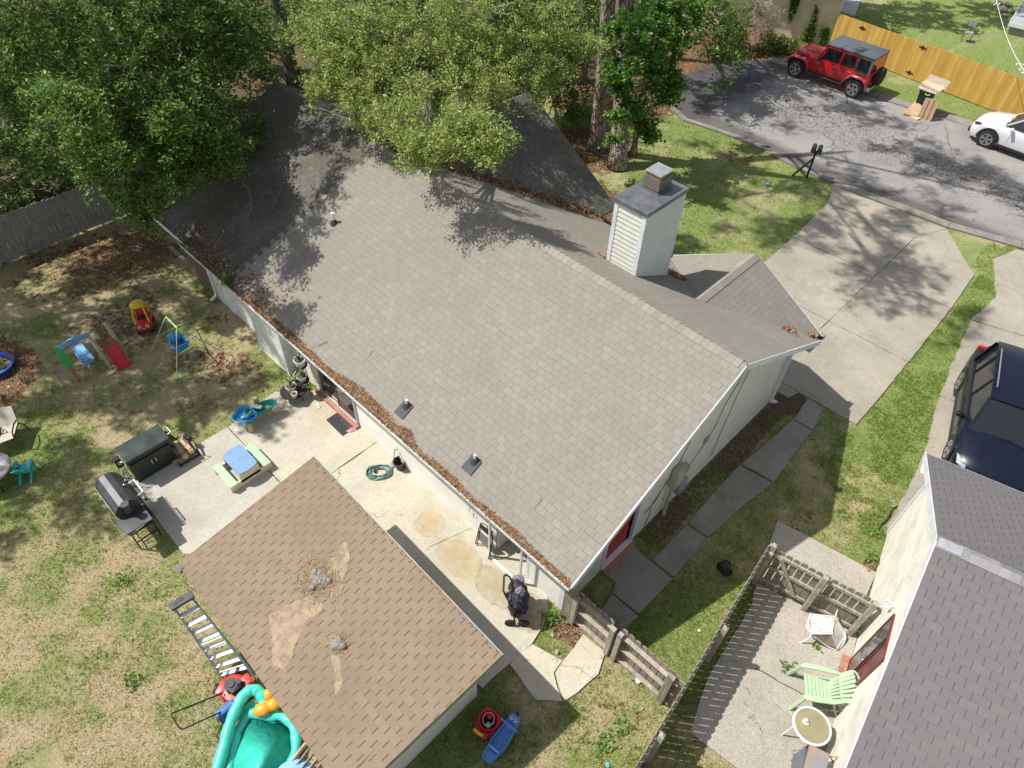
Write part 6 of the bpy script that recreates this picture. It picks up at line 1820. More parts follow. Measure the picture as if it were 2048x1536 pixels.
# kids picnic table
pt = thing('kids_picnic_table', 'kids picnic table with blue top and mint green benches on the patio', 'table', G(489, 942), 0.0)
b = B()
P_ = [(-0.37, -0.2), (-0.34, -0.26), (0.34, -0.26), (0.39, -0.2), (0.42, 0), (0.39, 0.2), (0.34, 0.26), (-0.34, 0.26), (-0.39, 0.2), (-0.42, 0)]
b.prism([(x, y) for x, y in P_], 0.44, 0.475); b.done('table_top', plastic('sun_faded_blue', (0.19, 0.32, 0.53)), pt)
b = B(); b.cyl((0, 0, 0.476), 0.012, 0.003, 10); b.done('umbrella_hole', BLKPL, pt)
for s in (1, -1):
    b = B(); b.box((0, s * 0.44, 0.25), (0.84, 0.2, 0.03), bev=0.01); b.box((-0.15, s * 0.44, 0.266), (0.004, 0.2, 0.003)); b.done('bench', PMI, pt)
    b = B()
    b.beam((s * 0.36, -0.50, 0.12), (s * 0.36, 0.50, 0.12), 0.05, 0.22); b.beam((s * 0.36, -0.25, 0.3), (s * 0.36, 0.25, 0.3), 0.05, 0.3)
    b.bb(s * 0.36 - 0.03, s * 0.36 + 0.03, -0.54, -0.36, 0.0, 0.235); b.bb(s * 0.36 - 0.03, s * 0.36 + 0.03, 0.36, 0.54, 0.0, 0.235)
    b.done('end_frame', pm('sand_table_frame', (0.60, 0.52, 0.36), 0.55, var=0.06), pt)

# water table
A = At(510, 845)
wt_ = thing('water_table', 'kids water table with one blue basin and one teal basin on sand coloured legs', 'water table', A.o)
def basin(cu, cv, z, rx, ry, ang, mat, name, mod=0.12, n=2, hh=0.12):
    c = A.P(cu, cv, z); b = B(); seg = 36
    def ring(s_, zz): return [c + Vector((math.cos(ang) * x - math.sin(ang) * y, math.sin(ang) * x + math.cos(ang) * y, zz)) for x, y in [(rx * s_ * math.cos(2 * PI * k / seg) * (1 + mod * math.cos(n * 2 * PI * k / seg)), ry * s_ * math.sin(2 * PI * k / seg) * (1 + mod * math.cos(n * 2 * PI * k / seg))) for k in range(seg)]]
    b.loft([ring(0.75, -hh), ring(0.96, 0), ring(1.02, 0.015), ring(0.96, 0.02), ring(0.90, 0.0), ring(0.72, -hh + 0.03)], cap=True)
    return b.done(name, mat, wt_, smooth=True), c
bb1, c1 = basin(489, 829, 0.42, 0.30, 0.27, 0.5, plastic('water_table_blue', (0.06, 0.33, 0.66)), 'basin', 0.10, 3)
bb2, c2 = basin(521, 815, 0.40, 0.36, 0.21, 1.35, PTE, 'basin', 0.16, 2)
tag(bb1, 'blue basin of the water table')
tag(bb2, 'teal basin of the water table')
b = B(); b.tube([c1 + Vector((0.0, -0.1, -0.05)), c1 + Vector((0.1, 0.02, 0.0)), c1 + Vector((0.02, 0.16, -0.02))], 0.04, 8); b.done('wave_ridge', plastic('pale_aqua', (0.25, 0.55, 0.68)), bb1, smooth=True)
for du, dv in ((470, 828), (489, 848)):
    b = B(); b.box(A.P(du, dv, 0.44), (0.06, 0.06, 0.03), bev=0.015); b.done('clip', plastic('water_table_blue', (0.06, 0.33, 0.66)), bb1)
for (u, v, zt) in ((504, 862, 0.34), (540, 829, 0.3), (486, 833, 0.3), (516, 812, 0.3)):
    e = A.P(u, v, 0); b = B(); b.cyl(e + Vector((0, 0, 0.16)), 0.09, 0.32, 16, 0.06); b.done('leg', pm('sand_leg', (0.47, 0.36, 0.22), 0.6), wt_, smooth=True)
b = B(); b.box((0, 0, 0), (0.30, 0.12, 0.05), (0, 0, 0), bev=0.022, seg=3); o = b.done('toy_boat', PVC, loc=V_(512, 813, 0.42)); o.rotation_euler = (0, 0, 0.65)
tag(o, 'white toy boat resting in the teal basin of the water table', 'toy')

# hose, bucket, mat, slippers, plant stand
HOSE = pm('grey_green_hose', (0.10, 0.19, 0.17), 0.45, var=0.35, vs=5)
c = V_(758, 947)
b = B(); pts = []
for k in range(260):
    a_ = k * 2 * PI / 34
    q = k / 260
    r = 0.235 + 0.06 * math.sin(k * 0.37) * 0.7 + 0.035 * math.sin(k * 0.11 + 1) - 0.05 * q
    if k > 232: r *= 1 - (k - 232) / 28 * 0.45
    off = Vector((0.03 * math.sin(k * 0.05), 0.03 * math.cos(k * 0.07), 0.05 + 0.018 * math.sin(k * 0.9) + 0.02 * q))
    pts.append(off + Vector((r * math.cos(a_), r * math.sin(a_), 0)))
b.tube(pts, 0.0125, 7)
t0 = Vector((-5.35, -0.12, 0.45)) - c
b.tube([t0, t0 + Vector((-0.01, -0.02, -0.18)), t0 + Vector((-0.03, -0.1, -0.36)), pts[8] + Vector((0.05, 0.1, 0.0)), pts[0]], 0.0125, 7)
hs = tag(b.done('garden_hose', HOSE, smooth=True, loc=c), 'grey green garden hose coiled on the patio below the tap', 'hose')
b = B(); b.cyl(pts[-1], 0.03, 0.08, 10, rot=(PI / 2, 0.2, 0.6)); b.done('hose_nozzle', BLKPL, hs)
b = B(); b.lathe([(0.11, 0.0), (0.145, 0.27), (0.152, 0.275), (0.138, 0.275), (0.105, 0.015), (0.001, 0.012)], seg=26); o = b.done('bucket', pm('brown_black_plastic', (0.05, 0.04, 0.036), 0.5, var=0.2), smooth=True, loc=V_(802, 935, 0.03))
o.rotation_euler = (0.08, -0.06, 0); tag(o, 'black round bucket standing between the coiled hose and the wall', 'bucket')
q = [V_(652.5, 840, 0.034), V_(678, 823, 0.034), V_(712, 854, 0.034), V_(685, 872, 0.034)]
c = q[0]
b = B(); b.slab([p - c for p in q], (0, 0, 0.014)); dm = tag(b.done('door_mat', pm('charcoal_mat', (0.042, 0.042, 0.045), 0.95, var=0.3, vs=14, bump=0.7, bs=120), loc=c), 'worn charcoal door mat with faded markings in front of the sliding door', 'mat')
b = B(); u1 = (q[3] - q[0]).normalized(); v1 = (q[1] - q[0]).normalized()
for k in range(5):
    base = (q[0] - c) + u1 * (0.28 + 0.085 * k) + v1 * (0.27 + 0.02 * (k % 2)) + Vector((0, 0, 0.015))
    b.beam(base, base + v1 * 0.075, 0.012, 0.003); b.beam(base, base + u1 * 0.045, 0.010, 0.003)
    if k % 2: b.beam(base + v1 * 0.07, base + v1 * 0.07 + u1 * 0.045, 0.010, 0.003)
b.done('faded_marking', pm('faded_pink_print', (0.22, 0.14, 0.15), 0.9), dm)
PINK = pm('pink_rubber', (0.66, 0.28, 0.36), 0.6, var=0.15)
for (u, v, a_, lb) in ((701, 862, 0.95, 'pink slipper lying beside the corner of the door mat, the one further from the wall'), (708, 858, 0.85, 'pink slipper lying beside the corner of the door mat, the one nearer the wall')):
    b = B(); b.prism([(0.11 * math.cos(t_) * (1.0), 0.042 * math.sin(t_) * (1 + 0.2 * math.cos(t_))) for t_ in np.linspace(0, 2 * PI, 14)[:-1]], 0, 0.018); b.tube([(0.02, -0.04, 0.01), (0.04, 0, 0.05), (0.02, 0.04, 0.01)], 0.008, 6)
    o = b.done('slipper', PINK, loc=V_(u, v, 0.034)); o.rotation_euler = (0, 0, a_); tag(o, lb, 'slipper', 'pair of pink slippers')
b = B()
for k in range(7): b.beam((rnd.uniform(-.12, .12), rnd.uniform(-.06, .06), 0.01), (rnd.uniform(-.12, .12), rnd.uniform(-.06, .06), 0.02), 0.018, 0.008)
tag(b.done('scrap', PVC, loc=V_(636, 812, 0.032)), 'scattered white scraps on the concrete near the sliding door step', 'scrap')

STND = pm('black_stand_metal', (0.03, 0.03, 0.033), 0.45, 0.3)
sp_ = V_(598, 792)
ps_ = thing('plant_stand', 'black tiered plant stand in the nook left of the sliding door', 'plant stand', (sp_.x, sp_.y, 0), 0)
TI = [(0.0, -0.12, 0.30, 0.33), (0.14, 0.16, 0.62, 0.17), (-0.06, 0.30, 0.92, 0.17)]
for (x, y, z, r) in TI:
    b = B(); b.cyl((x, y, z), r, 0.02, 26); b.done('shelf', STND, ps_)
    for k in range(3):
        a_ = k * 2.1 + 0.4; b = B(); b.tube([(x + r * 0.8 * math.cos(a_), y + r * 0.8 * math.sin(a_), z), (x + r * 0.8 * math.cos(a_), y + r * 0.8 * math.sin(a_), 0)], 0.01, 6); b.done('leg', STND, ps_)
LEAFS = leafmat('sword_leaf', [(0, (0.10, 0.15, 0.05)), (0.6, (0.26, 0.30, 0.13)), (1, (0.55, 0.54, 0.36))], 0.2, 0.4)
def potplant(x, y, z, r, h, mat, n, ln, label, leafm=LEAFS, wid=0.05):
    t_ = thing('potted_plant', label, 'potted plant', (sp_.x + x, sp_.y + y, z), 0, 'potted plants by the sliding door')
    b = B(); b.lathe([(r * 0.8, 0), (r, h), (r + 0.01, h), (r + 0.01, h - 0.02), (r - 0.012, h - 0.01), (r * 0.75, h * 0.8), (0.001, h * 0.82)], seg=22); b.done('pot', mat, t_, smooth=True)
    b = B(); b.cyl((0, 0, h * 0.84), r * 0.82, 0.01, 16); b.done('soil', pm('potting_soil', (0.11, 0.07, 0.05), 0.95, var=0.4, vs=40), t_)
    if n:
        b = B()
        for k in range(n):
            a_ = rnd.uniform(0, 2 * PI); ln2 = ln * rnd.uniform(0.5, 1.1); le = rnd.uniform(0.15, 1.0)
            d = Vector((math.cos(a_), math.sin(a_), 0)); s_ = Vector((-d.y, d.x, 0)) * wid / 2
            P0 = Vector((0, 0, h * 0.84)); pts = [P0 + d * (ln2 * math.sin(le * q) * q) + Vector((0, 0, ln2 * q * math.cos(le * q * 0.9))) for q in (0.05, 0.4, 0.75, 1.0)]
            ws = (0.6, 1.0, 0.8, 0.05)
            for i in range(3): b.poly([pts[i] - s_ * ws[i], pts[i] + s_ * ws[i], pts[i + 1] + s_ * ws[i + 1], pts[i + 1] - s_ * ws[i + 1]])
        b.done('leaf', leafm, t_, fix=False)
potplant(-0.04, -0.12, 0.31, 0.14, 0.16, pm('grey_glazed_pot', (0.5, 0.5, 0.5), 0.4), 12, 0.5, 'spiky pale leaved plant in a grey pot on the lowest round shelf')
potplant(0.14, 0.16, 0.63, 0.13, 0.15, pm('speckled_pot', (0.42, 0.4, 0.38), 0.6, var=0.3, vs=30), 5, 0.4, 'pot of bark with a few leaves on the middle tier', wid=0.07)
potplant(-0.06, 0.30, 0.93, 0.145, 0.2, PVC, 9, 0.24, 'dark green plant in a tall white pot on the top tier', leafmat('dark_sword_leaf', [(0, (0.03, 0.06, 0.02)), (1, (0.09, 0.13, 0.05))], 0.15, 0.35))
potplant(0.22, -0.2, 0.31, 0.075, 0.13, pm('cream_pot', (0.62, 0.6, 0.5), 0.5), 3, 0.12, 'small cream pot at the right side of the lowest shelf', wid=0.02)
potplant(-0.28, 0.16, 0.0, 0.1, 0.16, pm('grey_pot_small', (0.3, 0.3, 0.3), 0.6), 16, 0.36, 'leafy light green plant in a small grey pot against the wall', FERN, 0.04)

# folded chair, stroller
fc2 = thing('folding_chair', 'folded black metal chair leaning against the cream wall by the nook', 'chair', V_(964, 1102, 0.03), 0)
o_ = fc2.location
def LC(u, v, z): return V_(u, v, z) - Vector(o_)
b = B(); b.tube([LC(951, 1087, 0.03), LC(957, 1062, 0.55), LC(962, 1046, 0.8), LC(972, 1050, 0.84), LC(984, 1064, 0.8), LC(985, 1085, 0.55), LC(977, 1118, 0.03)], 0.014, 8); b.done('frame', BLACK, fc2, smooth=True)
b = B(); b.tube([LC(954, 1091, 0.03), LC(959, 1064, 0.55), LC(962, 1056, 0.66), LC(982, 1075, 0.66), LC(981, 1092, 0.5), LC(981, 1120, 0.03)], 0.012, 8); b.done('rear_frame', BLACK, fc2, smooth=True)
b = B(); b.slab([LC(961, 1047, 0.80), LC(983, 1064, 0.80), LC(984, 1073, 0.70), LC(961, 1055, 0.70)], (0.0, -0.02, 0.01)); b.done('backrest', BLACK, fc2)
b = B(); b.slab([LC(960, 1062, 0.55), LC(981, 1080, 0.55), LC(978, 1098, 0.24), LC(959, 1079, 0.24)], (0.0, -0.02, 0.01)); b.done('seat', pm('grey_chair_seat', (0.16, 0.165, 0.18), 0.35), fc2)
st0 = V_(1030, 1222, 0.03)
sr = thing('stroller', 'folded dark stroller with crumpled purple grey fabric standing by the storage nook', 'stroller', st0, 0.75)
sr.scale = (1.18, 1.3, 1.08)
FAB = pm('purple_black_fabric', (0.05, 0.045, 0.06), 0.95, var=0.9, vs=9, bump=0.6, bs=20); FAB2 = pm('grey_purple_fabric', (0.22, 0.19, 0.25), 0.9, var=0.3, vs=8, bump=0.5, bs=20)
for s in (1, -1):
    b = B(); b.tube([(0.0, s * 0.2, 0.1), (-0.05, s * 0.22, 0.5), (-0.12, s * 0.2, 0.9), (-0.18, s * 0.17, 1.05)], 0.015, 8); b.tube([(0.12, s * 0.15, 0.12), (0.08, s * 0.18, 0.6), (0.0, s * 0.2, 0.85)], 0.013, 8); b.done('frame_tube', BLACK, sr, smooth=True)
    for x in (-0.08, 0.16):
        b = B(); b.lathe([(0.05, -0.02), (0.095, -0.02), (0.1, 0), (0.095, 0.02), (0.05, 0.02)], (x, s * 0.24, 0.1), 20, (PI / 2, 0, 0)); b.cyl((x, s * 0.24, 0.1), 0.05, 0.02, 10, rot=(PI / 2, 0, 0)); b.done('wheel', RUB, sr)
b = B(); b.tube([(-0.18, -0.17, 1.05), (-0.22, -0.12, 1.12), (-0.22, 0.12, 1.12), (-0.18, 0.17, 1.05)], 0.018, 8); b.done('handle', BLKPL, sr, smooth=True)
for (cx_, cy_, cz_, sx, sy, sz, m_, nm) in ((0.05, 0, 0.45, 0.17, 0.24, 0.34, FAB, 'seat_fabric'), (0.0, 0.12, 0.72, 0.13, 0.13, 0.2, FAB, 'canopy'), (0.0, -0.14, 0.74, 0.12, 0.11, 0.2, FAB, 'canopy'), (0.06, 0.0, 0.78, 0.09, 0.08, 0.15, FAB2, 'canopy_lining'), (0.02, 0.19, 0.83, 0.11, 0.08, 0.07, FAB2, 'canopy_lining'), (0.12, -0.1, 0.3, 0.09, 0.12, 0.2, FAB2, 'basket')):
    b = B(); b.ball((0, 0, 0), 1.0, seg=26)
    for q in b.bm.verts:
        d = q.co.copy(); f = 1 + 0.22 * math.sin(7 * d.y + 5 * d.z + cx_ * 40) * math.cos(9 * d.x + 2 * d.z) + 0.12 * math.sin(17 * d.z + 11 * d.y)
        q.co = Vector((d.x * sx * f + cx_, d.y * sy * f + cy_, d.z * sz * (1 + 0.05 * math.sin(9 * d.x)) + cz_))
    b.done(nm, m_, sr)

# ladder
A = At(450, 1361)
LH = 1.5
ld = thing('step_ladder', 'tall grey step ladder with pale treads standing by the shed', 'ladder', A.o)
FG = pm('grey_blue_fibreglass', (0.20, 0.25, 0.28), 0.45, 0.2, var=0.08); TR = pm('aluminium_tread', (0.74, 0.74, 0.78), 0.4, 0.15, var=0.08)
lb, rb = A.P(450, 1361, 0), A.P(506, 1346, 0)
lt, rt = A.P(347, 1214, LH), A.P(382, 1193, LH)
for p, q in ((lb, lt), (rb, rt)):
    b = B(); b.beam(p, q, 0.03, 0.075, 0.004); b.done('rail', FG, ld)
for k in range(8):
    f = 0.09 + k * 0.112
    p = lb.lerp(lt, f); q = rb.lerp(rt, f)
    b = B(); b.beam(p, q, 0.10, 0.028); b.done('tread', TR, ld)
b = B(); mid = (lt + rt) / 2; d = (rt - lt).normalized()
b.beam(lt - d * 0.05 + Vector((0, 0, 0.03)), rt + d * 0.05 + Vector((0, 0, 0.03)), 0.17, 0.07, 0.01)
cap = b.done('top_cap', pm('dark_grey_plastic', (0.05, 0.053, 0.062), 0.5), ld)
b = B(); b.cyl(mid + Vector((-0.03, 0.0, 0.068)), 0.045, 0.01, 14); b.beam(lt + Vector((0, 0, 0.068)) + d * 0.02, lt + Vector((0, 0, 0.068)) + d * 0.1, 0.06, 0.008); b.done('tool_slot', BLKPL, cap)
off = Vector((d.y, -d.x, 0)) * -0.22
for p, q in ((lb, lt), (rb, rt)):
    b = B(); b.beam(p + off * -1.0, q.lerp(p, 0.02), 0.025, 0.04); b.done('rear_leg', FG, ld)
for k in (1, 4, 6):
    f = 0.1 + k * 0.11; b = B(); b.beam((lb - off).lerp(lt, f), (rb - off).lerp(rt, f), 0.02, 0.02); b.done('rear_rung', TR, ld)

# mower
A = At(468, 1398)
mw = thing('lawn_mower', 'red push mower with black engine and long wire handle near the ladder', 'mower', A.o)
MR = pm('worn_red_mower_deck', (0.50, 0.03, 0.035), 0.4, var=0.25, vs=5, dirt=0.35)
ec = A.P(472, 1383, 0.0)
b = B(); b.lathe([(0.26, 0.08), (0.27, 0.14), (0.22, 0.2), (0.1, 0.22), (0.001, 0.22)], ec, 28, sx=1.15); b.box(ec + Vector((-0.16, -0.12, 0.16)), (0.2, 0.34, 0.1), (0, 0, 0.5), bev=0.03); b.done('deck', MR, mw, smooth=True)
b = B(); b.cyl(ec + Vector((0, 0, 0.3)), 0.13, 0.16, 22); b.box(ec + Vector((0.1, 0.02, 0.3)), (0.14, 0.2, 0.14), bev=0.02); b.cyl(ec + Vector((0, 0, 0.39)), 0.07, 0.03, 16); b.done('engine', BLACK, mw, smooth=True)
b = B(); b.cyl(ec + Vector((0.06, 0.13, 0.38)), 0.05, 0.04, 12); b.done('fuel_cap', BLKPL, mw)
for (x, y) in ((-0.26, -0.24), (-0.26, 0.22), (0.24, -0.24), (0.24, 0.22)):
    b = B(); b.cyl(ec + Vector((x, y, 0.09)), 0.09, 0.05, 18, rot=(0, PI / 2, 0.7)); b.done('wheel', BLKPL, mw)
h0, h1, h2, h3 = A.P(446, 1386, 0.25), A.P(340, 1428, 0.88), A.P(362, 1460, 0.86), A.P(451, 1420, 0.22)
b = B(); b.tube([h0, h0.lerp(h1, 0.5), h1 + (h0 - h1) * 0.03, h1 + (h2 - h1) * 0.12, h2 + (h1 - h2) * 0.12, h2 + (h3 - h2) * 0.03, h2.lerp(h3, 0.5), h3], 0.014, 8); hd = b.done('handle', BLACK, mw, smooth=True)
b = B(); b.tube([h0.lerp(h1, 0.48), h3.lerp(h2, 0.42)], 0.01, 6); b.done('cross_bar', STEEL, hd)
b = B(); b.tube([h0.lerp(h1, 0.9), h0.lerp(h1, 0.5) + Vector((0, 0, -0.06)), h0.lerp(h1, 0.2), ec + Vector((0, 0, 0.3))], 0.005, 5); b.done('pull_cord', BLKPL, mw)
b = B(); b.box((0, 0, 0.09), (0.26, 0.18, 0.18), bev=0.04); b.cyl((0.08, 0, 0.2), 0.03, 0.05, 10)
o = b.done('fuel_can', pm('red_can', (0.5, 0.04, 0.035), 0.45, dirt=0.1), smooth=True, loc=V_(498, 1366, 0.12)); tag(o, 'small red can behind the mower engine under the shed roof edge', 'fuel can')
b = B(); b.box((0, 0, 0.15), (0.16, 0.4, 0.3), bev=0.05); tag(b.done('blue_sack', pm('blue_sack', (0.06, 0.16, 0.42), 0.6, var=0.3), loc=V_(458, 1427, 0.0)), 'blue sack standing between the mower and the teal slide', 'sack')

# teal inflatable pool, partly collapsed
A = At(520, 1480)
TEAL = pm('teal_vinyl', (0.055, 0.60, 0.48), 0.38, var=0.12, vs=6, bump=0.5, bs=9, spec=0.6)
tl = thing('paddling_pool', 'collapsed teal vinyl paddling pool with a thick looping tube beside the shed', 'pool', A.o)
path = [(405, 1640, .2), (428, 1560, .25), (446, 1500, .3), (461, 1446, .36), (480, 1402, .42), (498, 1382, .45), (515, 1382, .42), (527, 1398, .36), (530, 1420, .28)]
def smooth_path(P, n=6):
    P = [Vector(p) for p in P]; out = []
    for i in range(len(P) - 1):
        p0 = P[max(i - 1, 0)]; p1 = P[i]; p2 = P[i + 1]; p3 = P[min(i + 2, len(P) - 1)]
        for k in range(n):
            t_ = k / n; out.append(0.5 * ((2 * p1) + (-p0 + p2) * t_ + (2 * p0 - 5 * p1 + 4 * p2 - p3) * t_ ** 2 + (-p0 + 3 * p1 - 3 * p2 + p3) * t_ ** 3))
    return out + [P[-1]]
tp_ = smooth_path([A.P(*p) for p in path])
b = B(); b.tube(tp_, [0.105 + 0.006 * math.sin(i * 1.3) for i in range(len(tp_))], 14); b.done('tube', TEAL, tl, smooth=True)
rp = smooth_path([A.P(*p) for p in [(498, 1424, .20), (530, 1432, .20), (562, 1433, .20), (584, 1450, .19), (592, 1486, .18), (583, 1526, .16), (552, 1568, .15), (500, 1596, .14), (458, 1572, .14), (462, 1515, .15), (474, 1465, .18)]])
b = B(); b.tube(rp, [0.085 + 0.012 * math.sin(i * 0.9) for i in range(len(rp))], 12, closed=True); b.done('rim', TEAL, tl, smooth=True)
cen = sum(rp, Vector()) / len(rp); b = B(); rings = []
for j, f in enumerate(np.linspace(0.97, 0.02, 16)):
    ring = []
    for i, p in enumerate(rp):
        q = cen + (p - cen) * f; a_ = 2 * PI * i / len(rp)
        q.z = 0.07 + 0.10 * f ** 3 + 0.022 * math.sin(a_ * 3 + f * 6) * f + 0.05 * math.exp(-((f - 0.2 - 0.1 * math.cos(2 * a_)) / 0.07) ** 2) + 0.012 * math.sin(a_ * 7 + f * 9) * f
        ring.append(q)
    rings.append(ring)
b.loft(rings, cap=True); b.done('liner', TEAL, tl, smooth=2)
b = B()
fl_ = [A.P(482, 1418, .27), A.P(505, 1398, .30), A.P(528, 1424, .24), A.P(500, 1436, .2), A.P(478, 1445, .2)]
n = len(fl_); c_ = sum(fl_, Vector()) / n + Vector((0, 0, -0.05))
for i in range(n): b.poly([fl_[i], fl_[(i + 1) % n], c_])
b.done('fold', TEAL, tl)
A = At(540, 1410)
of = thing('inflatable_toy', 'orange ribbed inflatable toy lying on the teal pool beside the shed roof', 'inflatable', A.o)
c0 = A.P(536, 1413, 0.36)
ax = (A.P(562, 1402, 0.36) - A.P(514, 1424, 0.36)).normalized(); ay = Vector((-ax.y, ax.x, 0))
for k, (dx, dy, dz, sx, sy, sz, nm) in enumerate(((0, 0, 0, 0.27, 0.14, 0.11, 'body'), (0.08, 0.19, 0.05, 0.11, 0.11, 0.10, 'head'))):
    b = B(); b.ball((0, 0, 0), 1, seg=30)
    for q in b.bm.verts:
        d = q.co.copy(); f = 1 + (0.07 * abs(math.sin(d.x * 11)) if nm == 'body' else 0) - (0.25 * math.exp(-((d.x - 0.1) / 0.2) ** 2) if nm == 'body' else 0)
        q.co = c0 + ax * (d.x * sx + dx) + ay * (d.y * sy * f + dy) + Vector((0, 0, d.z * sz * f + dz))
    b.done(nm, POR, of, smooth=2)
b = B(); b.box(c0 - ax * 0.25, (0.08, 0.05, 0.05), bev=0.02); b.done('red_patch', PRED, of, smooth=True)
# pallet and tub at the bottom edge
A = At(625, 1510)
pl_ = thing('pallet', 'old wooden pallet leaning against the shed beside the teal pool', 'pallet', A.o)
for k in range(7):
    s_ = k / 6; p = A.P(592, 1532, 0.3).lerp(A.P(632, 1486, 0.45), 1.0) * 0
    a = A.P(570 + 0, 1553, .35).lerp(A.P(621, 1484, .35), 1) * 0
    a = A.P(612, 1487, .5).lerp(A.P(660, 1545, .5), s_); e = a + (A.P(575, 1536, .2) - A.P(612, 1487, .5))
    b = B(); b.beam(a, e, 0.02, 0.09); b.done('slat', GREYW if k % 3 else GREYW2, pl_)
b = B(); b.beam(A.P(614, 1484, .52), A.P(568, 1540, .2), 0.05, 0.04); b.done('edge_board', pm('raw_board', (0.5, 0.36, 0.22), 0.85), pl_)
b = B(); b.lathe([(0.3, 0), (0.34, 0.3), (0.36, 0.31), (0.34, 0.33), (0.001, 0.36)], seg=30); b.done
tag(b.done('blue_tub', PB2, smooth=True, loc=V_(592, 1572, 0.0)), 'round light blue plastic tub in front of the pallet at the bottom edge', 'tub')

# red cart with balls and the blue rocker
ct = thing('toy_cart', 'red round toy cart with a yellow handle holding a green ball', 'toy', V_(974, 1453), math.radians(100))
b = B(); b.lathe([(0.13, 0.0), (0.175, 0.2), (0.19, 0.21), (0.17, 0.21), (0.125, 0.03), (0.001, 0.03)], (0.05, 0, 0.05), 26); b.done('bucket', PRED, ct, smooth=True)
b = B(); b.box((0.07, 0, 0.05), (0.44, 0.40, 0.06), bev=0.03); b.box((-0.17, 0.0, 0.10), (0.16, 0.3, 0.1), bev=0.03); b.done('base', PRED, ct, smooth=True)
b = B(); b.tube([(-0.18, 0.12, 0.12), (-0.24, 0.12, 0.24), (-0.24, -0.06, 0.24), (-0.18, -0.06, 0.12)], 0.025, 8); b.box((-0.24, 0.03, 0.235), (0.06, 0.16, 0.04), bev=0.015); b.done('handle', PYE, ct, smooth=True)
b = B(); b.tube([(0.05 + 0.12 * math.cos(t_), 0.10 * math.sin(t_), 0.28 + 0.03 * math.sin(t_)) for t_ in np.linspace(0, 2 * PI, 18)[:-1]], 0.007, 6, closed=True); b.done('carry_cord', pm('cream_cord', (0.7, 0.6, 0.45), 0.6), ct)
for (x, y, r, m_, lb) in ((-0.02, -0.04, 0.06, plastic('mint_ball', (0.15, 0.55, 0.35)), 'green toy ball in the red toy cart'), (0.12, 0.02, 0.055, PRED, 'red toy ball in the red toy cart'), (0.06, -0.1, 0.04, plastic('violet_ball', (0.1, 0.06, 0.35)), 'small violet toy ball in the red toy cart')):
    b = B(); b.ball((0, 0, 0), r, seg=16); p = Matrix.Rotation(math.radians(100), 4, 'Z') @ Vector((x, y, 0.2)); tag(b.done('toy_ball', m_, smooth=2, loc=Vector(ct.location) + p), lb, 'ball')
p0, p1 = V_(980, 1516), V_(1023, 1456)
d = p1 - p0
rk_ = thing('rocker', 'blue plastic animal shaped see-saw rocker on the shaded grass', 'rocker', (p0 + p1) / 2, math.atan2(d.y, d.x))
L_ = d.length / 2 + 0.13
b = B(); rings = []
for k in range(15):
    s_ = -1 + 2 * k / 14; x = s_ * L_
    wd_ = 0.13 + 0.02 * math.cos(s_ * 3) if abs(s_) < 0.97 else 0.09
    zc = 0.05 + 0.14 * s_ * s_
    dip = 0.10 if abs(s_) < 0.55 else (0.02 if abs(s_) < 0.65 else -0.02)
    rings.append([(x, -wd_, zc), (x, -wd_, zc + 0.16), (x, -wd_ + 0.025, zc + 0.17), (x, -wd_ + 0.04, zc + 0.16 - dip), (x, wd_ - 0.04, zc + 0.16 - dip), (x, wd_ - 0.025, zc + 0.17), (x, wd_, zc + 0.16), (x, wd_, zc)])
b.loft(rings); b.done('body', PB, rk_, smooth=True)
b = B(); b.box((0.26, 0, 0.28), (0.07, 0.22, 0.14), (0, -0.25, 0), bev=0.03, seg=3); b.tube([(0.24, -0.2, 0.38), (0.24, 0.2, 0.38)], 0.016, 8); b.done('handle_block', PB, rk_, smooth=True)
b = B(); b.box((-0.22, 0, 0.22), (0.05, 0.24, 0.10), bev=0.02); b.done('seat_ridge', PB2, rk_, smooth=True)
for s in (1, -1):
    b = B(); b.cyl((0.38, s * 0.045, 0.345), 0.03, 0.012, 14, rot=(0, 0.1, 0)); ey = b.done('eye', EYEW, rk_)
    b = B(); b.cyl((0.385, s * 0.045, 0.353), 0.014, 0.008, 10); b.done('pupil', BLKPL, ey)
b = B(); b.cyl((0.50, 0, 0.37), 0.035, 0.02, 14); b.done('nose', BLKPL, rk_)

# bits on the grass
def tipped_pot(u, v, r, h, rot, label):
    b = B(); b.lathe([(r * 0.72, 0.0), (r, h), (r + 0.012, h), (r + 0.012, h - 0.03), (r - 0.01, h - 0.005), (r * 0.68, 0.012), (0.001, 0.012)], seg=24)
    o = b.done('plant_pot', BLKPL, smooth=True, loc=V_(u, v, r * 0.8)); o.rotation_euler = rot; tag(o, label, 'plant pot')
tipped_pot(1456, 1146, 0.15, 0.24, (-0.6, -1.95, 0.0), 'black plant pot lying tipped over on the grass between the fences')
b = B()
for k in range(6): b.beam((0, 0, 0.02), (rnd.uniform(-.13, .13), rnd.uniform(-.1, .1), rnd.uniform(0.01, .08)), 0.03, 0.02)
b.box((0, 0, 0.03), (0.14, 0.1, 0.05), (0.2, 0.1, 0.4), bev=0.01); tag(b.done('scrap', BLKPL, loc=V_(1676, 980)), 'crumpled black scrap on the sunny grass beside the shadow edge', 'scrap')
b = B(); P = [V_(1755, 1068, .02), V_(1762, 1050, .03), V_(1772, 1042, .02), V_(1780, 1030, .04), V_(1786, 1018, .02), V_(1796, 1012, .02)]
c = P[0]; b.tube(smooth_path([p - c for p in P]), 0.016, 7); tag(b.done('cable', BLKPL, loc=c, smooth=True), 'short black cable lying on the grass by the neighbour house corner', 'cable')
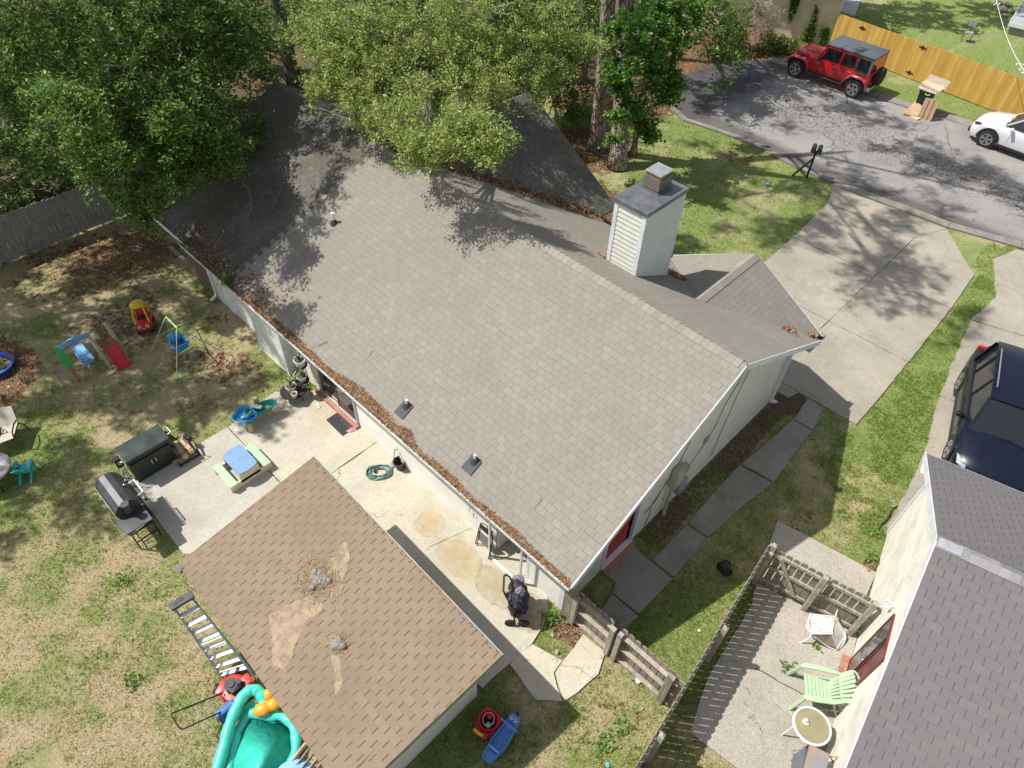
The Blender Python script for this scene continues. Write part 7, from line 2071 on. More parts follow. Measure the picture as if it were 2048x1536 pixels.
for (u, v, r, nm, lb, m_) in ((1276, 1362, 0.06, 'scrap', 'crumpled white scrap on the grass by the low picket fence', PVC), (1398, 1261, 0.03, 'scrap', 'small white scrap on the grass strip between the two fences', PVC), (1535, 369, 0.09, 'scrap', 'flat pale blue scrap on the front lawn near the mailbox', PB2), (1113, 1304, 0.05, 'stone', 'dark round stone in the grass corner of the walkway', ROCK), (1572, 1336, 0.04, 'scrap', 'tiny green weed tuft on the neighbour patio', FERN), (1215, 1530, 0.045, 'scrap', 'small green scrap on the grass at the bottom edge', PTQ)):
    b = B(); b.ball((0, 0, r * 0.3), r, (1, 0.8, 0.35), seg=9)
    for q in b.bm.verts: q.co += Vector((rnd.uniform(-.2, .2), rnd.uniform(-.2, .2), rnd.uniform(-.1, .2))) * r
    tag(b.done(nm, m_, loc=V_(u, v, 0.02)), lb, nm)
def weed(u, v, n, r, h, lb):
    c = V_(u, v); P = NR.normal(0, (r, r, h * 0.3), (n, 3)); P[:, 2] = np.abs(P[:, 2]) + 0.03
    o = rawmesh('weed', leafquads(P, NR.uniform(0.06, 0.13, n), 0.35, 0.7), 4, FERN2, lb, 'weed'); o.location = c; o['group'] = 'weeds in the lawn and beds'
FERN2 = leafmat('weed_green', [(0, (0.06, 0.13, 0.03)), (0.6, (0.14, 0.25, 0.05)), (1, (0.30, 0.42, 0.10))], 0.35, 0.5)
for a_ in ((247, 1163, 70, 0.10, 0.12, 'dark leafy weed in the lawn left of the ladder top'), (266, 1363, 60, 0.09, 0.10, 'leafy weed in the dry lawn left of the ladder foot'), (1105, 1238, 130, 0.10, 0.2, 'bright leafy weed at the foot of the wide weathered board'),
           (1575, 1338, 50, 0.08, 0.1, 'small weed growing in the middle of the neighbour patio'), (1632, 1298, 25, 0.05, 0.06, 'tiny weed below the white chair on the neighbour patio'), (1752, 1066, 60, 0.10, 0.12, 'leafy weed at the end of the black cable'),
           (1745, 1120, 70, 0.1, 0.12, 'leafy weed against the neighbour house wall'), (1245, 1455, 60, 0.12, 0.08, 'low weed on the grass near the bottom of the low picket fence'), (1205, 1490, 60, 0.12, 0.08, 'low weed on the grass beside the tall slit fence')): weed(*a_)

# ------------------------------------------------------------------ neighbour patio furniture
t = MT('perforated_white')
o_ = t.obj(); s3 = t.n('SeparateXYZ', i_0=o_)
fx_ = t.math('FRACT', t.math('MULTIPLY', s3.outputs[0], 20)); fy_ = t.math('FRACT', t.math('MULTIPLY', s3.outputs[1], 20))
hole = t.math('MULTIPLY', t.mr(t.math('ABSOLUTE', t.math('SUBTRACT', fx_, 0.5)), 0.26, 0.20), t.mr(t.math('ABSOLUTE', t.math('SUBTRACT', fy_, 0.5)), 0.26, 0.20))
t.fin((0.78, 0.78, 0.75), 0.45); t.set(t.p.inputs['Alpha'], t.math('SUBTRACT', 1.0, hole)); PERF = t.m
WCH = pm('white_chair_metal', (0.76, 0.76, 0.72), 0.4, var=0.05, dirt=0.12)
wc = thing('garden_chair', 'white perforated garden chair tipped over beside the neighbour gate', 'chair', V_(1645, 1272, 0.03), 0)
o0 = Vector(wc.location)
def WP(u, v, z): return V_(u, v, z) - o0
sA = [WP(1622, 1228, .55), WP(1668, 1233, .55), WP(1664, 1268, .42), WP(1624, 1268, .42)]
def panel(name, q, mat, par, rimr=0.014, rimmat=None):
    q = [Vector(p) for p in q]; X = (q[1] - q[0]); Y = (q[3] - q[0]); Z = X.cross(Y).normalized(); X2 = X.normalized(); Y2 = Z.cross(X2)
    M = Matrix(((X2.x, Y2.x, Z.x, q[0].x), (X2.y, Y2.y, Z.y, q[0].y), (X2.z, Y2.z, Z.z, q[0].z), (0, 0, 0, 1))); Mi = M.inverted()
    b = B(); b.poly([Mi @ p for p in q]); o = b.done(name, mat, par); o.matrix_local = M
    b = B(); b.tube([Mi @ p for p in q], rimr, 8, closed=True); b.done('rim', rimmat or WCH, o, smooth=True)
    return o
panel('seat', sA, PERF, wc)
sB = [WP(1664, 1268, .42), WP(1670, 1236, .50), WP(1690, 1272, .16), WP(1674, 1297, .10)]
panel('backrest', sB, PERF, wc)
b = B(); b.slab([WP(1624, 1268, .42), WP(1664, 1268, .42), WP(1672, 1296, .12), WP(1650, 1288, .14), WP(1626, 1272, .3)], (0, 0, 0.008)); b.done('underside', pm('brown_shadow_sheet', (0.30, 0.24, 0.18), 0.8), wc)  # brown sheet paints in the shadow below the tipped seat
for P in ([WP(1600, 1286, .02), WP(1622, 1271, .32), WP(1616, 1245, .5), WP(1622, 1228, .56)], [WP(1677, 1213, .42), WP(1670, 1235, .52)], [WP(1624, 1268, .40), WP(1650, 1289, .12), WP(1674, 1299, .04), WP(1690, 1280, .12), WP(1688, 1262, .26), WP(1672, 1238, .5)], [WP(1612, 1248, .4), WP(1618, 1262, .35), WP(1640, 1280, .15)]):
    b = B(); b.tube(smooth_path(P, 4), 0.014, 8); b.done('leg', WCH, wc, smooth=True)
gp0, gp1 = V_(1585, 1385, 0.3), V_(1692, 1408, 0.3)
dd = gp0 - gp1
GCH = plastic('pale_green_chair_plastic', (0.40, 0.53, 0.35), dirt=0.08)
gch = thing('garden_chair', 'pale green slatted plastic armchair beside the round table', 'chair', (V_(1622, 1393, 0.0).x, V_(1622, 1393).y, 0.03), math.atan2(dd.y, dd.x))
b = B()
for k in range(7): b.box((-0.2 + k * 0.072, 0, 0.36 + k * 0.008), (0.062, 0.46 - 0.01 * (6 - k), 0.02), bev=0.004)
b.box((-0.02, 0.235, 0.37), (0.5, 0.03, 0.04), bev=0.01); b.box((-0.02, -0.235, 0.37), (0.5, 0.03, 0.04), bev=0.01); b.done('seat', GCH, gch)
b = B()
for k in range(7):
    f = (k - 3) / 3
    b.beam((-0.22, f * 0.17, 0.36), (-0.34, f * 0.215, 0.60), 0.05, 0.016); b.beam((-0.34, f * 0.215, 0.61), (-0.52, f * 0.26, 0.88 - 0.05 * f * f), 0.062, 0.016)
b.beam((-0.33, -0.24, 0.60), (-0.33, 0.24, 0.60), 0.03, 0.03)
b.tube(smooth_path([(-0.26, -0.2, 0.4), (-0.36, -0.26, 0.64), (-0.52, -0.29, 0.82), (-0.56, -0.14, 0.92), (-0.57, 0, 0.94), (-0.56, 0.14, 0.92), (-0.52, 0.29, 0.82), (-0.36, 0.26, 0.64), (-0.26, 0.2, 0.4)], 4), 0.018, 8); b.done('backrest', GCH, gch)
for s in (1, -1):
    b = B(); b.loft([[(x, s * (0.29 + o) + w_ * q, z + t_) for q, t_ in ((-1, 0), (1, 0), (1, .03), (-1, .03))] for x, o, w_, z in ((-0.36, -0.03, 0.02, 0.62), (-0.2, 0.0, 0.04, 0.60), (0.1, 0.02, 0.05, 0.59), (0.3, 0.02, 0.045, 0.58), (0.36, 0.0, 0.03, 0.55))]); b.done('armrest', GCH, gch, smooth=True)
    b = B(); b.beam((0.32, s * 0.30, 0.57), (0.44, s * 0.34, 0.0), 0.07, 0.04); b.done('leg', GCH, gch)
    b = B(); b.beam((-0.26, s * 0.24, 0.40), (-0.44, s * 0.28, 0.0), 0.06, 0.04); b.done('leg', GCH, gch)
tc_ = V_(1624, 1452, 0.70)
rt_ = thing('round_table', 'round garden table with white rim and dull olive glass top', 'table', (tc_.x, tc_.y, 0.03))
b = B(); b.cyl((0, 0, 0.665), 0.32, 0.012, 40); b.done('table_top', pm('olive_glass_top', (0.27, 0.25, 0.15), 0.2, var=0.15, vs=3, dirt=0.15), rt_)
b = B(); b.lathe([(0.305, 0.655), (0.335, 0.655), (0.345, 0.67), (0.335, 0.69), (0.305, 0.69), (0.305, 0.655)], seg=44); b.done('rim', WCH, rt_, smooth=True)
for k in range(4):
    a_ = k * PI / 2 + 0.65; b = B(); b.tube([(0.27 * math.cos(a_), 0.27 * math.sin(a_), 0.66), (0.33 * math.cos(a_), 0.33 * math.sin(a_), 0.0)], 0.014, 8); b.done('leg', WCH, rt_)
b = B(); b.cyl((0, 0, 0.05), 0.04, 0.1, 16, 0.03); b.cyl((0.02, 0.01, 0.012), 0.055, 0.02, 14); tag(b.done('umbrella_cap', WCH, loc=V_(1609, 1443, 0.70)), 'small white cap standing on the round olive glass table', 'cap')
A = At(1640, 1540)
gg = thing('gas_grill', 'grey metal grill cart with a rusty lid against the neighbour wall', 'grill', A.o)
GG = pm('grey_grill_body', (0.16, 0.17, 0.19), 0.5, 0.3, var=0.1)
t = MT('rust_stained_lid'); t.fin(t.mix(t.mr(t.noise(4, det=7, rough=0.7), 0.45, 0.62), (0.24, 0.25, 0.28), (0.42, 0.25, 0.15)), 0.6, 0.2); RL = t.m
q = [A.P(1618, 1491, .95), A.P(1658, 1511, .95), A.P(1640, 1575, .95), A.P(1600, 1555, .95)]
b = B(); b.slab(q, (0, 0, 0.06)); b.done('lid', RL, gg)
cq = sum(q, Vector()) / 4
b = B(); b.slab([cq + (p - cq) * 0.96 + Vector((0, 0, -0.25)) for p in q], (0, 0, 0.24)); b.done('body', GG, gg)
b = B(); b.slab([A.P(1585, 1515, .8), A.P(1612, 1490, .8), A.P(1600, 1560, .8), A.P(1575, 1580, .8)], (0, 0, 0.03)); b.tube([A.P(1588, 1512, .78), A.P(1604, 1502, .78), A.P(1578, 1560, .78)], 0.025, 6); b.done('side_shelf', GG, gg)
for p in q:
    b = B(); b.tube([(p.x, p.y, 0.9), (p.x, p.y, 0)], 0.018, 6); b.done('leg', BLACK, gg)
b = B(); b.tube([A.P(1658, 1513, .9), A.P(1672, 1514, .93), A.P(1687, 1516, .95)], 0.016, 6); b.done('wood_handle', pm('orange_wood_handle', (0.5, 0.25, 0.12), 0.6), gg)
b = B(); b.tube(smooth_path([A.P(1657, 1512, .85), A.P(1664, 1520, .7), A.P(1664, 1540, .5), A.P(1650, 1560, .4)], 4), 0.01, 6); b.done('gas_hose', BLACK, gg)
# ------------------------------------------------------------------ trees
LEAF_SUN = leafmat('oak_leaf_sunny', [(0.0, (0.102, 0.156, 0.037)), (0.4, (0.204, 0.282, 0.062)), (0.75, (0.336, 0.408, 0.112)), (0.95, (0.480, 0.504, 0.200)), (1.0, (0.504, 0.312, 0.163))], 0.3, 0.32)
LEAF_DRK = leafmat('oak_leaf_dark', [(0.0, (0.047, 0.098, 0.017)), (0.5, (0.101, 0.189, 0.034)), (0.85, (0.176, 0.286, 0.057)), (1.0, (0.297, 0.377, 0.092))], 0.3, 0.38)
LEAF_GUM = leafmat('sweetgum_leaf', [(0.0, (0.05, 0.12, 0.02)), (0.5, (0.10, 0.22, 0.035)), (0.85, (0.17, 0.33, 0.06)), (1.0, (0.28, 0.42, 0.10))], 0.38, 0.42)
t = MT('pine_bark')
o_ = t.obj()
pl2 = t.vor(9, vec=t.scale(o_, (1, 1, 0.28)), feature='DISTANCE_TO_EDGE')
c = t.mix(t.mr(t.noise(5, det=6), 0.35, 0.65), (0.34, 0.28, 0.23), (0.50, 0.44, 0.38))
c = t.mix(t.mr(pl2, 0.14, 0.02), c, (0.13, 0.10, 0.08))
t.bump(t.mr(pl2, 0.0, 0.15), 0.8, 0.03)
BARK = t.fin(c, 0.95, 0, 0.15)
BARKD = pm('dark_bark', (0.12, 0.10, 0.08), 0.95, var=0.4, vs=8, bump=0.8, bs=25)


def crown_mesh(blobs, leaf_len, mat, parent, base, aspect=0.34, cl=26, spread=0.34, name='crown', tilt=0.55):
    """blobs: (x, y, z, rx, ry, rz, clusters). leaves sit in twig clusters spread through each blob, thicker near its surface"""
    out = []
    for (x, y, z, rx, ry, rz_, k) in blobs:
        d = NR.normal(0, 1, (k, 3)); d /= np.linalg.norm(d, axis=1, keepdims=True)
        r = NR.uniform(0.25, 1.0, k) ** 0.5 * (1 + 0.22 * np.sin(d[:, 0] * 5 + x) * np.cos(d[:, 1] * 6 + y) + 0.16 * np.sin(d[:, 2] * 9 + 3 * d[:, 0] + z))
        C = np.array([x, y, z]) + d * r[:, None] * np.array([rx, ry, rz_])
        # knock holes in the crown
        keep = vn(C[:, 0] * 1.0 + C[:, 2] * 0.7, C[:, 1] + C[:, 2] * 0.35, 1.15, 40) > 0.30
        C = C[keep]; d = d[keep]
        dirs = d + NR.normal(0, 0.5, d.shape); dirs[:, 2] -= 0.15
        dirs /= np.linalg.norm(dirs, axis=1, keepdims=True)
        m = len(C)
        t_ = NR.uniform(-0.5, 0.5, (m, cl))
        P = C[:, None, :] + dirs[:, None, :] * (t_ * spread * 2)[:, :, None] + NR.normal(0, spread * 0.28, (m, cl, 3))
        DD = np.repeat(dirs[:, None, :], cl, 1).reshape(-1, 3)
        out.append(leafquads(P.reshape(-1, 3), NR.uniform(leaf_len * 0.6, leaf_len * 1.25, m * cl), aspect, tilt, DD * 0.8))
    V = np.concatenate(out) - np.array(base)
    return rawmesh(name, V.astype(np.float32), 4, mat, parent=parent)


def trunk_mesh(par, pts, rads, limbs, mat, seg=14):
    b = B()
    n = len(pts)
    b.tube(pts, rads, seg)
    for q in b.bm.verts: q.co += Vector((rnd.uniform(-.012, .012), rnd.uniform(-.012, .012), 0))
    tr = b.done('trunk', mat, par, smooth=2)
    for (P, r0) in limbs:
        P = smooth_path(P, 4)
        b = B(); b.tube(P, [r0 * (1 - 0.85 * i / (len(P) - 1)) for i in range(len(P))], 7); b.done('limb', mat, par, smooth=2)
    return tr


def tree(name, label, base, h, r0, blobs, leaf, llen, bark=BARKD, group=None, lean=(0, 0), cl=26, aspect=0.34, spread=0.34, nl=6, tilt=0.55):
    base = Vector((base[0], base[1], 0))
    t_ = thing(name, label, 'tree', base, 0, group)
    pts = [Vector((lean[0] * s_ * h + 0.06 * math.sin(s_ * 5), lean[1] * s_ * h + 0.05 * math.cos(s_ * 4), s_ * h)) for s_ in (0, 0.04, 0.15, 0.35, 0.6, 0.85, 1.0)]
    rads = [r0 * 1.45, r0 * 1.12, r0, r0 * 0.88, r0 * 0.7, r0 * 0.42, r0 * 0.15]
    limbs = []
    bl = sorted(blobs, key=lambda q: -q[6])[:nl]
    for q in bl:
        e = Vector(q[:3]) - base; z0 = min(h * 0.9, max(h * 0.25, e.z - 2.0)); s_ = z0 / h
        a = Vector((lean[0] * z0, lean[1] * z0, z0))
        limbs.append(([a, a.lerp(e, 0.45) + Vector((0, 0, 0.3)), e], min(0.085, r0 * 0.3)))
        for k in range(4):
            f = e + Vector((rnd.uniform(-1, 1) * q[3], rnd.uniform(-1, 1) * q[4], rnd.uniform(-.6, .8) * q[5])) * 0.85
            limbs.append(([a.lerp(e, 0.6), e.lerp(f, 0.4), f], r0 * 0.13))
    trunk_mesh(t_, pts, rads, limbs, bark)
    crown_mesh(blobs, llen, leaf, t_, base, cl=cl, aspect=aspect, spread=spread, tilt=tilt)
    return t_


def bl(u, v, z, r, k, rz=0.8):
    p = G(u, v, z); return (p[0], p[1], p[2], r, r, r * rz, k)


# two pines by the front lawn
def pineblobs(R):
    o = []
    for (xa, xb, ya, yb, n, s_) in R:
        for k in range(n):
            r = rnd.uniform(0.7, 1.25) * s_
            o.append((rnd.uniform(xa, xb), rnd.uniform(ya, yb), rnd.uniform(13.2, 15.5), r, r, r * 0.6, int(15 * r * r) + 5))
    return o


for (bu, bv, tu, lab, r0, dz) in ((1191, 300, 1214, 'tall bare pine trunk nearest the roof, left of the pair on the front lawn', 0.27, 0),
                                   (1233, 335, 1250, 'tall pine trunk right of the pair with hanging green leaves', 0.29, 0)):
    base = G(bu, bv)
    top = G(tu, 0, 5.6)
    ln = ((top[0] - base[0]) / 5.6, (top[1] - base[1]) / 5.6)
    x0, y0 = base[0], base[1]
    bx_, by_ = x0 + ln[0] * 15, y0 + ln[1] * 15
    if bu < 1200:
        bls = pineblobs([(-19, -8.5, 14, 23, 17, 0.8), (-17, -10.5, 8.8, 14, 15, 0.85)])
        tree('pine_tree', lab, (x0, y0), 16.5, r0, bls, LEAF_DRK, 0.24, BARK, 'pines on the front lawn', lean=ln, aspect=0.16, cl=34, spread=0.34, nl=3)
    else:
        bls = pineblobs([(-11.5, -5.5, 8.2, 15, 21, 1.0), (-9.5, -3.0, 15, 20, 12, 0.9), (-13, -8, 16, 20, 8, .9)])
        tr2 = tree('pine_tree', lab, (x0, y0), 16.5, r0, bls, LEAF_DRK, 0.24, BARK, 'pines on the front lawn', lean=ln, aspect=0.16, cl=34, spread=0.34, nl=3)
# sweetgum with foliage hanging beside the second pine
sg = [bl(1262, 60, 5.5, 0.75, 46), bl(1300, 30, 5.4, 0.8, 50), bl(1350, 20, 5.3, 0.75, 46), bl(1392, 18, 5.0, 0.55, 30), bl(1255, 120, 4.6, 0.7, 44), bl(1300, 100, 4.5, 0.85, 56), bl(1352, 75, 4.6, 0.7, 44), bl(1390, 62, 4.5, 0.45, 22),
      bl(1240, 165, 3.6, 0.45, 26), bl(1290, 160, 3.6, 0.75, 52), bl(1332, 140, 3.6, 0.65, 40), bl(1350, 175, 3.2, 0.42, 22), bl(1270, 215, 2.8, 0.55, 36), bl(1312, 205, 2.8, 0.55, 38), bl(1345, 186, 2.6, 0.3, 12), bl(1294, 250, 2.2, 0.42, 24), bl(1300, 275, 1.8, 0.25, 12), bl(1232, 235, 2.9, 0.28, 12), bl(1222, 150, 4.0, 0.3, 12), bl(1213, 60, 5.4, 0.18, 5), bl(1228, 280, 1.7, 0.25, 10)]
sb = G(1262, 332)
tree('sweetgum_tree', 'leafy green sweetgum with drooping star leaves beside the right pine trunk', (sb[0] - 0.5, sb[1] + 0.7), 8.5, 0.12, sg, LEAF_GUM, 0.13, BARK, cl=34, aspect=0.75, spread=0.24, nl=5)

# sunny live oak leaning over the roof
ok = [bl(560 + 110, 100, 6.4, 0.9, 80), bl(705, 150, 6.2, 1.0, 110), bl(770, 95, 6.4, 1.2, 150), bl(770, 190, 6.0, 1.1, 135), bl(790, 262, 5.9, 0.8, 90), bl(840, 140, 6.2, 1.1, 140), bl(850, 225, 6.5, 0.95, 120), bl(845, 298, 6.3, 0.55, 60), bl(910, 90, 6.4, 1.0, 120),
      bl(920, 190, 5.9, 0.9, 90), bl(905, 282, 6.6, 0.5, 50), bl(965, 270, 6.8, 0.45, 42), bl(1000, 285, 6.8, 0.3, 20), bl(972, 316, 6.5, 0.28, 20), bl(930, 250, 6.8, 0.45, 36), bl(985, 110, 6.3, 0.8, 80), bl(990, 185, 5.9, 0.55, 40), bl(1050, 90, 6.3, 0.8, 80), bl(1110, 100, 6.2, 0.7, 60), bl(1160, 92, 6.1, 0.5, 34), bl(1190, 98, 6.1, 0.28, 10),
      bl(1080, 150, 5.8, 0.5, 34), bl(1130, 145, 5.8, 0.35, 16), bl(720, 240, 5.7, 0.55, 50), bl(640, 160, 6.0, 0.55, 40), bl(600, 60, 6.4, 0.6, 44), bl(690, 40, 7, 1.1, 100), bl(860, 40, 7, 1.2, 120), bl(1000, 30, 7, 1.1, 90), bl(1090, 40, 6.8, 0.9, 60), bl(1075, 205, 5.2, 0.3, 12)]
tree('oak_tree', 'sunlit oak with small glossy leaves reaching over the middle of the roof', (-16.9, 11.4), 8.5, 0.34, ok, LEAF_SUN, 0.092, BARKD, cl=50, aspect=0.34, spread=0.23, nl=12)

# dark oaks over the rear corner of the roof and the yard fence
t1 = [bl(70, 150, 6.5, 1.2, 80), bl(200, 190, 6.5, 1.5, 120), bl(300, 130, 7, 1.4, 110), bl(150, 260, 6.0, 1.3, 95), bl(290, 260, 5.6, 1.2, 110), bl(390, 220, 5.8, 1.0, 90), bl(240, 350, 5.0, 1.0, 85), bl(340, 340, 4.9, 0.8, 70), bl(420, 300, 5.0, 0.7, 60), bl(250, 415, 4.2, 0.6, 42), bl(300, 400, 4.3, 0.5, 36), bl(290, 445, 3.9, 0.3, 16), bl(450, 330, 4.8, 0.35, 18), bl(18, 68, 8.0, 0.45, 26), bl(128, 190, 7.6, 0.4, 24), bl(165, 225, 7.4, 0.42, 26), bl(110, 175, 7.4, 0.3, 14), bl(250, 300, 6.2, 0.4, 20), bl(335, 240, 6.6, 0.4, 22),
      (-17.6, -0.6, 10.4, 1.9, 1.9, 1.1, 95), (-15.9, 0.4, 9.8, 1.3, 1.3, 0.8, 60), (-19.6, 1.2, 11, 2.0, 2.0, 1.2, 80), (-15.4, -1.6, 9.6, 1.2, 1.2, 0.8, 50), (-17.2, -2.9, 10.2, 1.5, 1.5, 0.9, 65), (-14.9, 1.3, 9.2, 1.0, 1.0, 0.6, 70), (-14.1, -1.9, 9.4, 0.9, 0.9, 0.6, 34), (-13.9, -0.7, 9.3, 0.7, 0.7, 0.5, 36), (-14.2, 0.4, 9.2, 0.9, 0.9, 0.5, 60), (-19.6, -2.2, 10.4, 1.6, 1.6, 1.0, 60)]
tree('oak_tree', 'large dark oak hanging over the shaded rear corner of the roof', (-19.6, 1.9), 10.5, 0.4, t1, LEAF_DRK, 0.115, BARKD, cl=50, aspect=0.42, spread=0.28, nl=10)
yard = []
for i in range(12):
    for j in range(6):
        X_ = -25.2 + i * 0.95 + rnd.uniform(-.35, .35); Y_ = -10.2 + j * 1.15 + rnd.uniform(-.4, .4)
        p_ = 1.0 if Y_ > -8.2 and X_ < -17.0 else (0.8 if Y_ > -9.4 else 0.45)
        if X_ > -16.3: p_ = 0.62 if Y_ > -6.6 else 0.25
        if rnd.random() < p_: yard.append((X_, Y_, rnd.uniform(9.4, 11), 0.88, 0.88, 0.5, 27))
yard += [(-15.6, -12.2, 10.2, 1.1, 1.1, 0.7, 34), (-14.7, -13.4, 10.4, 0.9, 0.9, 0.6, 20), (-18.3, -11.6, 10.4, 1.0, 1.0, 0.7, 24), (-11.5, -13.9, 10.0, 0.7, 0.7, 0.5, 10), (-19.3, -3.9, 9.6, 1.1, 1.1, 0.8, 40), (-21.5, -4.0, 10, 1.3, 1.3, 0.8, 45), (-17.2, -4.4, 9.8, 0.9, 0.9, 0.6, 26)]
tree('oak_tree', 'oak standing outside the left edge whose leaves dapple the toys', (-24.6, -12.6), 10.5, 0.22, yard, LEAF_DRK, 0.17, BARKD, cl=30, aspect=0.45, spread=0.3, nl=4)

# trees of the wood behind the houses
wood = [('dark oak at the far left of the wood with a few sunny sprays', 10, 75, 6, -26.5, -5.5, 1.8, 190), ('mid green oak behind the grey board fence', 120, 30, 7, -27, -1.5, 2.0, 200), ('broad dark oak in the middle of the left wood', 250, 30, 7, -27, 3.5, 2.1, 220),
        ('shaded oak left of the ridge end trunk', 400, 60, 6.5, -25.5, 6.6, 1.7, 190), ('slim oak left above the ridge end of the roof', 455, 30, 6, -28.5, 9.0, 1.3, 110), ('rounded oak right of the dark trunk at the ridge end', 680, 10, 5.5, -25, 14.0, 1.8, 170),
        ('spreading oak behind the sunlit oak', 850, -10, 6, -22.5, 18.0, 2.0, 190), ('deep green oak left of the pine pair', 1020, 5, 5.0, -19.5, 19.5, 1.8, 180), ('dense oak behind the two pine trunks', 1140, 60, 3.4, -16.5, 19.6, 1.6, 170), ('leaning oak above the end of the road', 1440, -30, 4.5, -21.0, 30.5, 1.8, 110)]
for k, (lab, u, v, z, bx0, by0, r, n) in enumerate(wood):
    p = G(u, v, z)
    B_ = [(p[0], p[1], z, r, r, r * 0.8, n), (p[0] + rnd.uniform(-1, 1) * r, p[1] + rnd.uniform(-1, 1) * r, z - 1.2, r * 0.75, r * 0.75, r * 0.6, n // 2), (p[0] - r * 0.8, p[1] + r * 0.9, z + 1.6, r * 0.8, r * 0.8, r * 0.6, n // 3), (bx0, by0, z * 0.75, r * 0.8, r * 0.8, r * 0.7, n // 3), (p[0] + r * 0.7, p[1] - r * 0.3, z - 2.4, r * 0.6, r * 0.6, r * 0.5, n // 3)]
    tree('oak_tree', lab, (bx0, by0), z + 2.5, 0.2 + 0.05 * (k % 3), B_, LEAF_DRK if k not in (5, 7) else leafmat('oak_leaf_mid', [(0.0, (0.072, 0.144, 0.028)), (0.6, (0.144, 0.252, 0.050)), (1.0, (0.312, 0.384, 0.099))], 0.33, 0.35), 0.15, BARKD, 'trees of the wood behind the house', cl=38, aspect=0.45, spread=0.36, nl=3)
# the trunk at the ridge end
bt = G(590, 190)
tree('oak_tree', 'dark straight trunk rising just behind the ridge end of the roof', (bt[0], bt[1]), 9, 0.3, [(bt[0] - 1, bt[1] + 2, 7.6, 1.6, 1.6, 1.1, 90), (bt[0] + 1.5, bt[1] + 2.5, 8.2, 1.4, 1.4, 1.0, 70), (bt[0] + 0.5, bt[1] - 2.5, 7.6, 1.4, 1.4, 1.0, 60)], LEAF_DRK, 0.17, BARKD, cl=28, aspect=0.45, spread=0.34, nl=3)
# far trees whose shade falls on the road and the far lawn (crowns above the picture)
tree('shade_tree', 'broad tree beyond the tan garage wall shading the far lawn', (-13.5, 38.5), 9, 0.35, [(-12.5, 38.0, 7.6, 2.4, 2.4, 1.6, 150), (-10.3, 41.2, 8.2, 2.2, 2.2, 1.5, 120), (-14.5, 35.8, 7.0, 2.0, 2.0, 1.4, 110)], LEAF_DRK, 0.24, BARKD, cl=26, aspect=0.5, spread=0.4, nl=3)
tree('shade_tree', 'tall roadside tree behind the wood edge shading the court', (-18.5, 22.5), 12, 0.35, [(-16.6, 21.0, 11.0, 2.0, 2.0, 1.3, 110), (-15.6, 24.0, 10.2, 2.1, 2.1, 1.3, 120), (-17.5, 18.6, 11.6, 1.9, 1.9, 1.2, 90), (-13.8, 22.0, 12.4, 1.5, 1.5, 1.0, 40)], LEAF_DRK, 0.24, BARKD, cl=26, aspect=0.5, spread=0.4, nl=4)

# understorey: one mass of shrubs nobody could count
def mass(name, boxes, llen, mat, label, aspect=0.5, cl=22, spread=0.25):
    Bs = []
    for (u, v, z, r, n) in boxes:
        p = G(u, v, z); Bs.append((p[0], p[1], z, r, r, r * 0.6, n))
    o = crown_mesh(Bs, llen, mat, None, (0, 0, 0), aspect=aspect, cl=cl, spread=spread, name=name)
    return tag(o, label, 'undergrowth', kind='stuff')
random.seed(3)
bx_ = []
for k in range(260):
    u = rnd.uniform(-120, 1180); v = rnd.uniform(-60, 200 - max(0, (u - 400)) * 0.12)
    if u < 480: v = rnd.uniform(-60, 410 - u * 0.3)
    z = rnd.uniform(0.4, 1.8); p = G(u, v, z)
    if p[0] > -20.9 and p[1] < 9.9: continue
    if 540 < u < 620 and v > 20: continue
    if p[0] > -14 and p[1] < 20: continue
    bx_.append((u, v, z, rnd.uniform(0.6, 1.3), rnd.randint(20, 36)))
mass('undergrowth', bx_, 0.17, leafmat('undergrowth_leaf', [(0.0, (0.036, 0.078, 0.017)), (0.5, (0.084, 0.168, 0.033)), (0.9, (0.168, 0.288, 0.061)), (1.0, (0.300, 0.240, 0.077))], 0.3, 0.4), 'dark shrubs and saplings filling the wood floor behind the house')
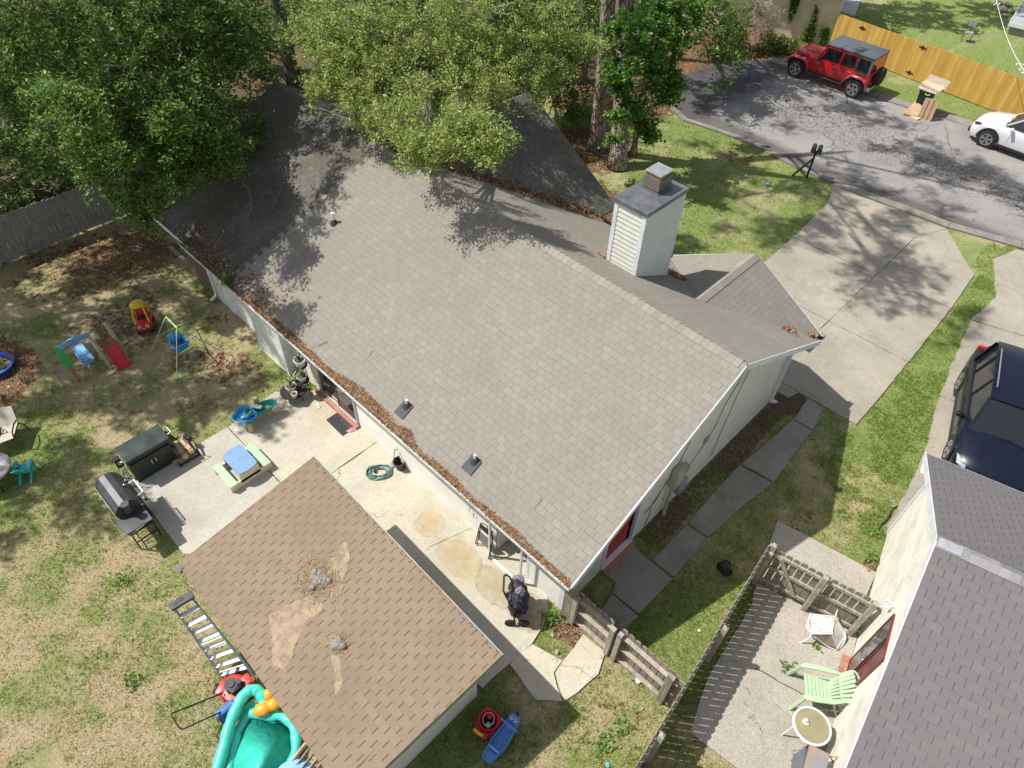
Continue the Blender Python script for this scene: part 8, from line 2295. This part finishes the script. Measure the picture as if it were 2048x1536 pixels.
# shrubs at the end of the road
SHR = leafmat('shrub_leaf', [(0.0, (0.04, 0.09, 0.015)), (0.5, (0.09, 0.17, 0.03)), (1.0, (0.22, 0.32, 0.08))], 0.35, 0.45)
DEAD = leafmat('dead_shrub_stem', [(0.0, (0.20, 0.15, 0.11)), (0.6, (0.38, 0.3, 0.23)), (1.0, (0.55, 0.46, 0.38))], 0.1, 0.7)
for (pts, mat, ln, asp, lab) in (([(1455, 60, 1.0, .7, 60), (1480, 40, 1.3, .8, 60), (1475, 85, .6, .5, 40), (1440, 95, .5, .5, 30)], SHR, 0.16, 0.4, 'green feathery shrub left of the dead brown shrub'),
                                 ([(1520, 25, 1.6, .8, 70), (1540, 50, 1.1, .7, 60), (1505, 55, 1.2, .6, 40)], DEAD, 0.22, 0.06, 'dead brown shrub against the tan garage wall'),
                                 ([(1560, 88, .45, .5, 34), (1590, 95, .4, .4, 26), (1535, 85, .6, .5, 30)], SHR, 0.12, 0.6, 'low leafy shrub at the foot of the tan garage wall')):
    p0 = G(pts[0][0], pts[0][1], 0)
    tt = thing('shrub', lab, 'shrub', (p0[0], p0[1], 0), 0)
    Bs = [(*G(u, v, z)[:2], z, r, r, r * 0.9, n) for (u, v, z, r, n) in pts]
    crown_mesh(Bs, ln, mat, tt, (p0[0], p0[1], 0), aspect=asp, cl=26, spread=0.22, name='foliage')
    b = B()
    for q in Bs:
        for k in range(4): b.tube([(rnd.uniform(-.1, .1), rnd.uniform(-.1, .1), 0), (q[0] - p0[0] + rnd.uniform(-.2, .2), q[1] - p0[1] + rnd.uniform(-.2, .2), q[2])], 0.015, 5)
    b.done('stem', BARKD, tt)
# climbing vines on the tan wall: leaves on the wall plane
wa = Vector((-10.7, 32.3, 0)); an = math.atan2(0.95, 2.5) * 0.95; wd_ = Vector((math.cos(an), math.sin(an), 0)); wn_ = Vector((math.sin(an), -math.cos(an), 0))
def vine(poly, n, lab):
    P = []
    us = [p[0] for p in poly]; vs = [p[1] for p in poly]
    u = NR.uniform(min(us), max(us), n * 3); v = NR.uniform(min(vs), max(vs), n * 3); k = inpoly(u, v, poly)
    for a, c in zip(u[k][:n], v[k][:n]):
        P.append(GP(a, c, wa + wn_ * rnd.uniform(0.03, 0.2), wn_))
    P = np.array(P)
    o = rawmesh('vine', leafquads(P, NR.uniform(0.08, 0.17, len(P)), 0.7, 0.9), 4, SHR, lab, 'vine')
    o['group'] = 'vines on the tan wall'
vine([(1575, 45), (1583, -5), (1602, -5), (1590, 30), (1578, 48)], 380, 'narrow vine high on the tan wall, left of the pair')
vine([(1600, 90), (1610, 55), (1622, 38), (1632, 10), (1637, 20), (1632, 60), (1626, 88)], 520, 'tall pointed vine in the middle of the tan wall')
vine([(1638, 95), (1640, 62), (1652, 45), (1660, 60), (1652, 95)], 320, 'short vine at the right end of the tan wall by the fence')
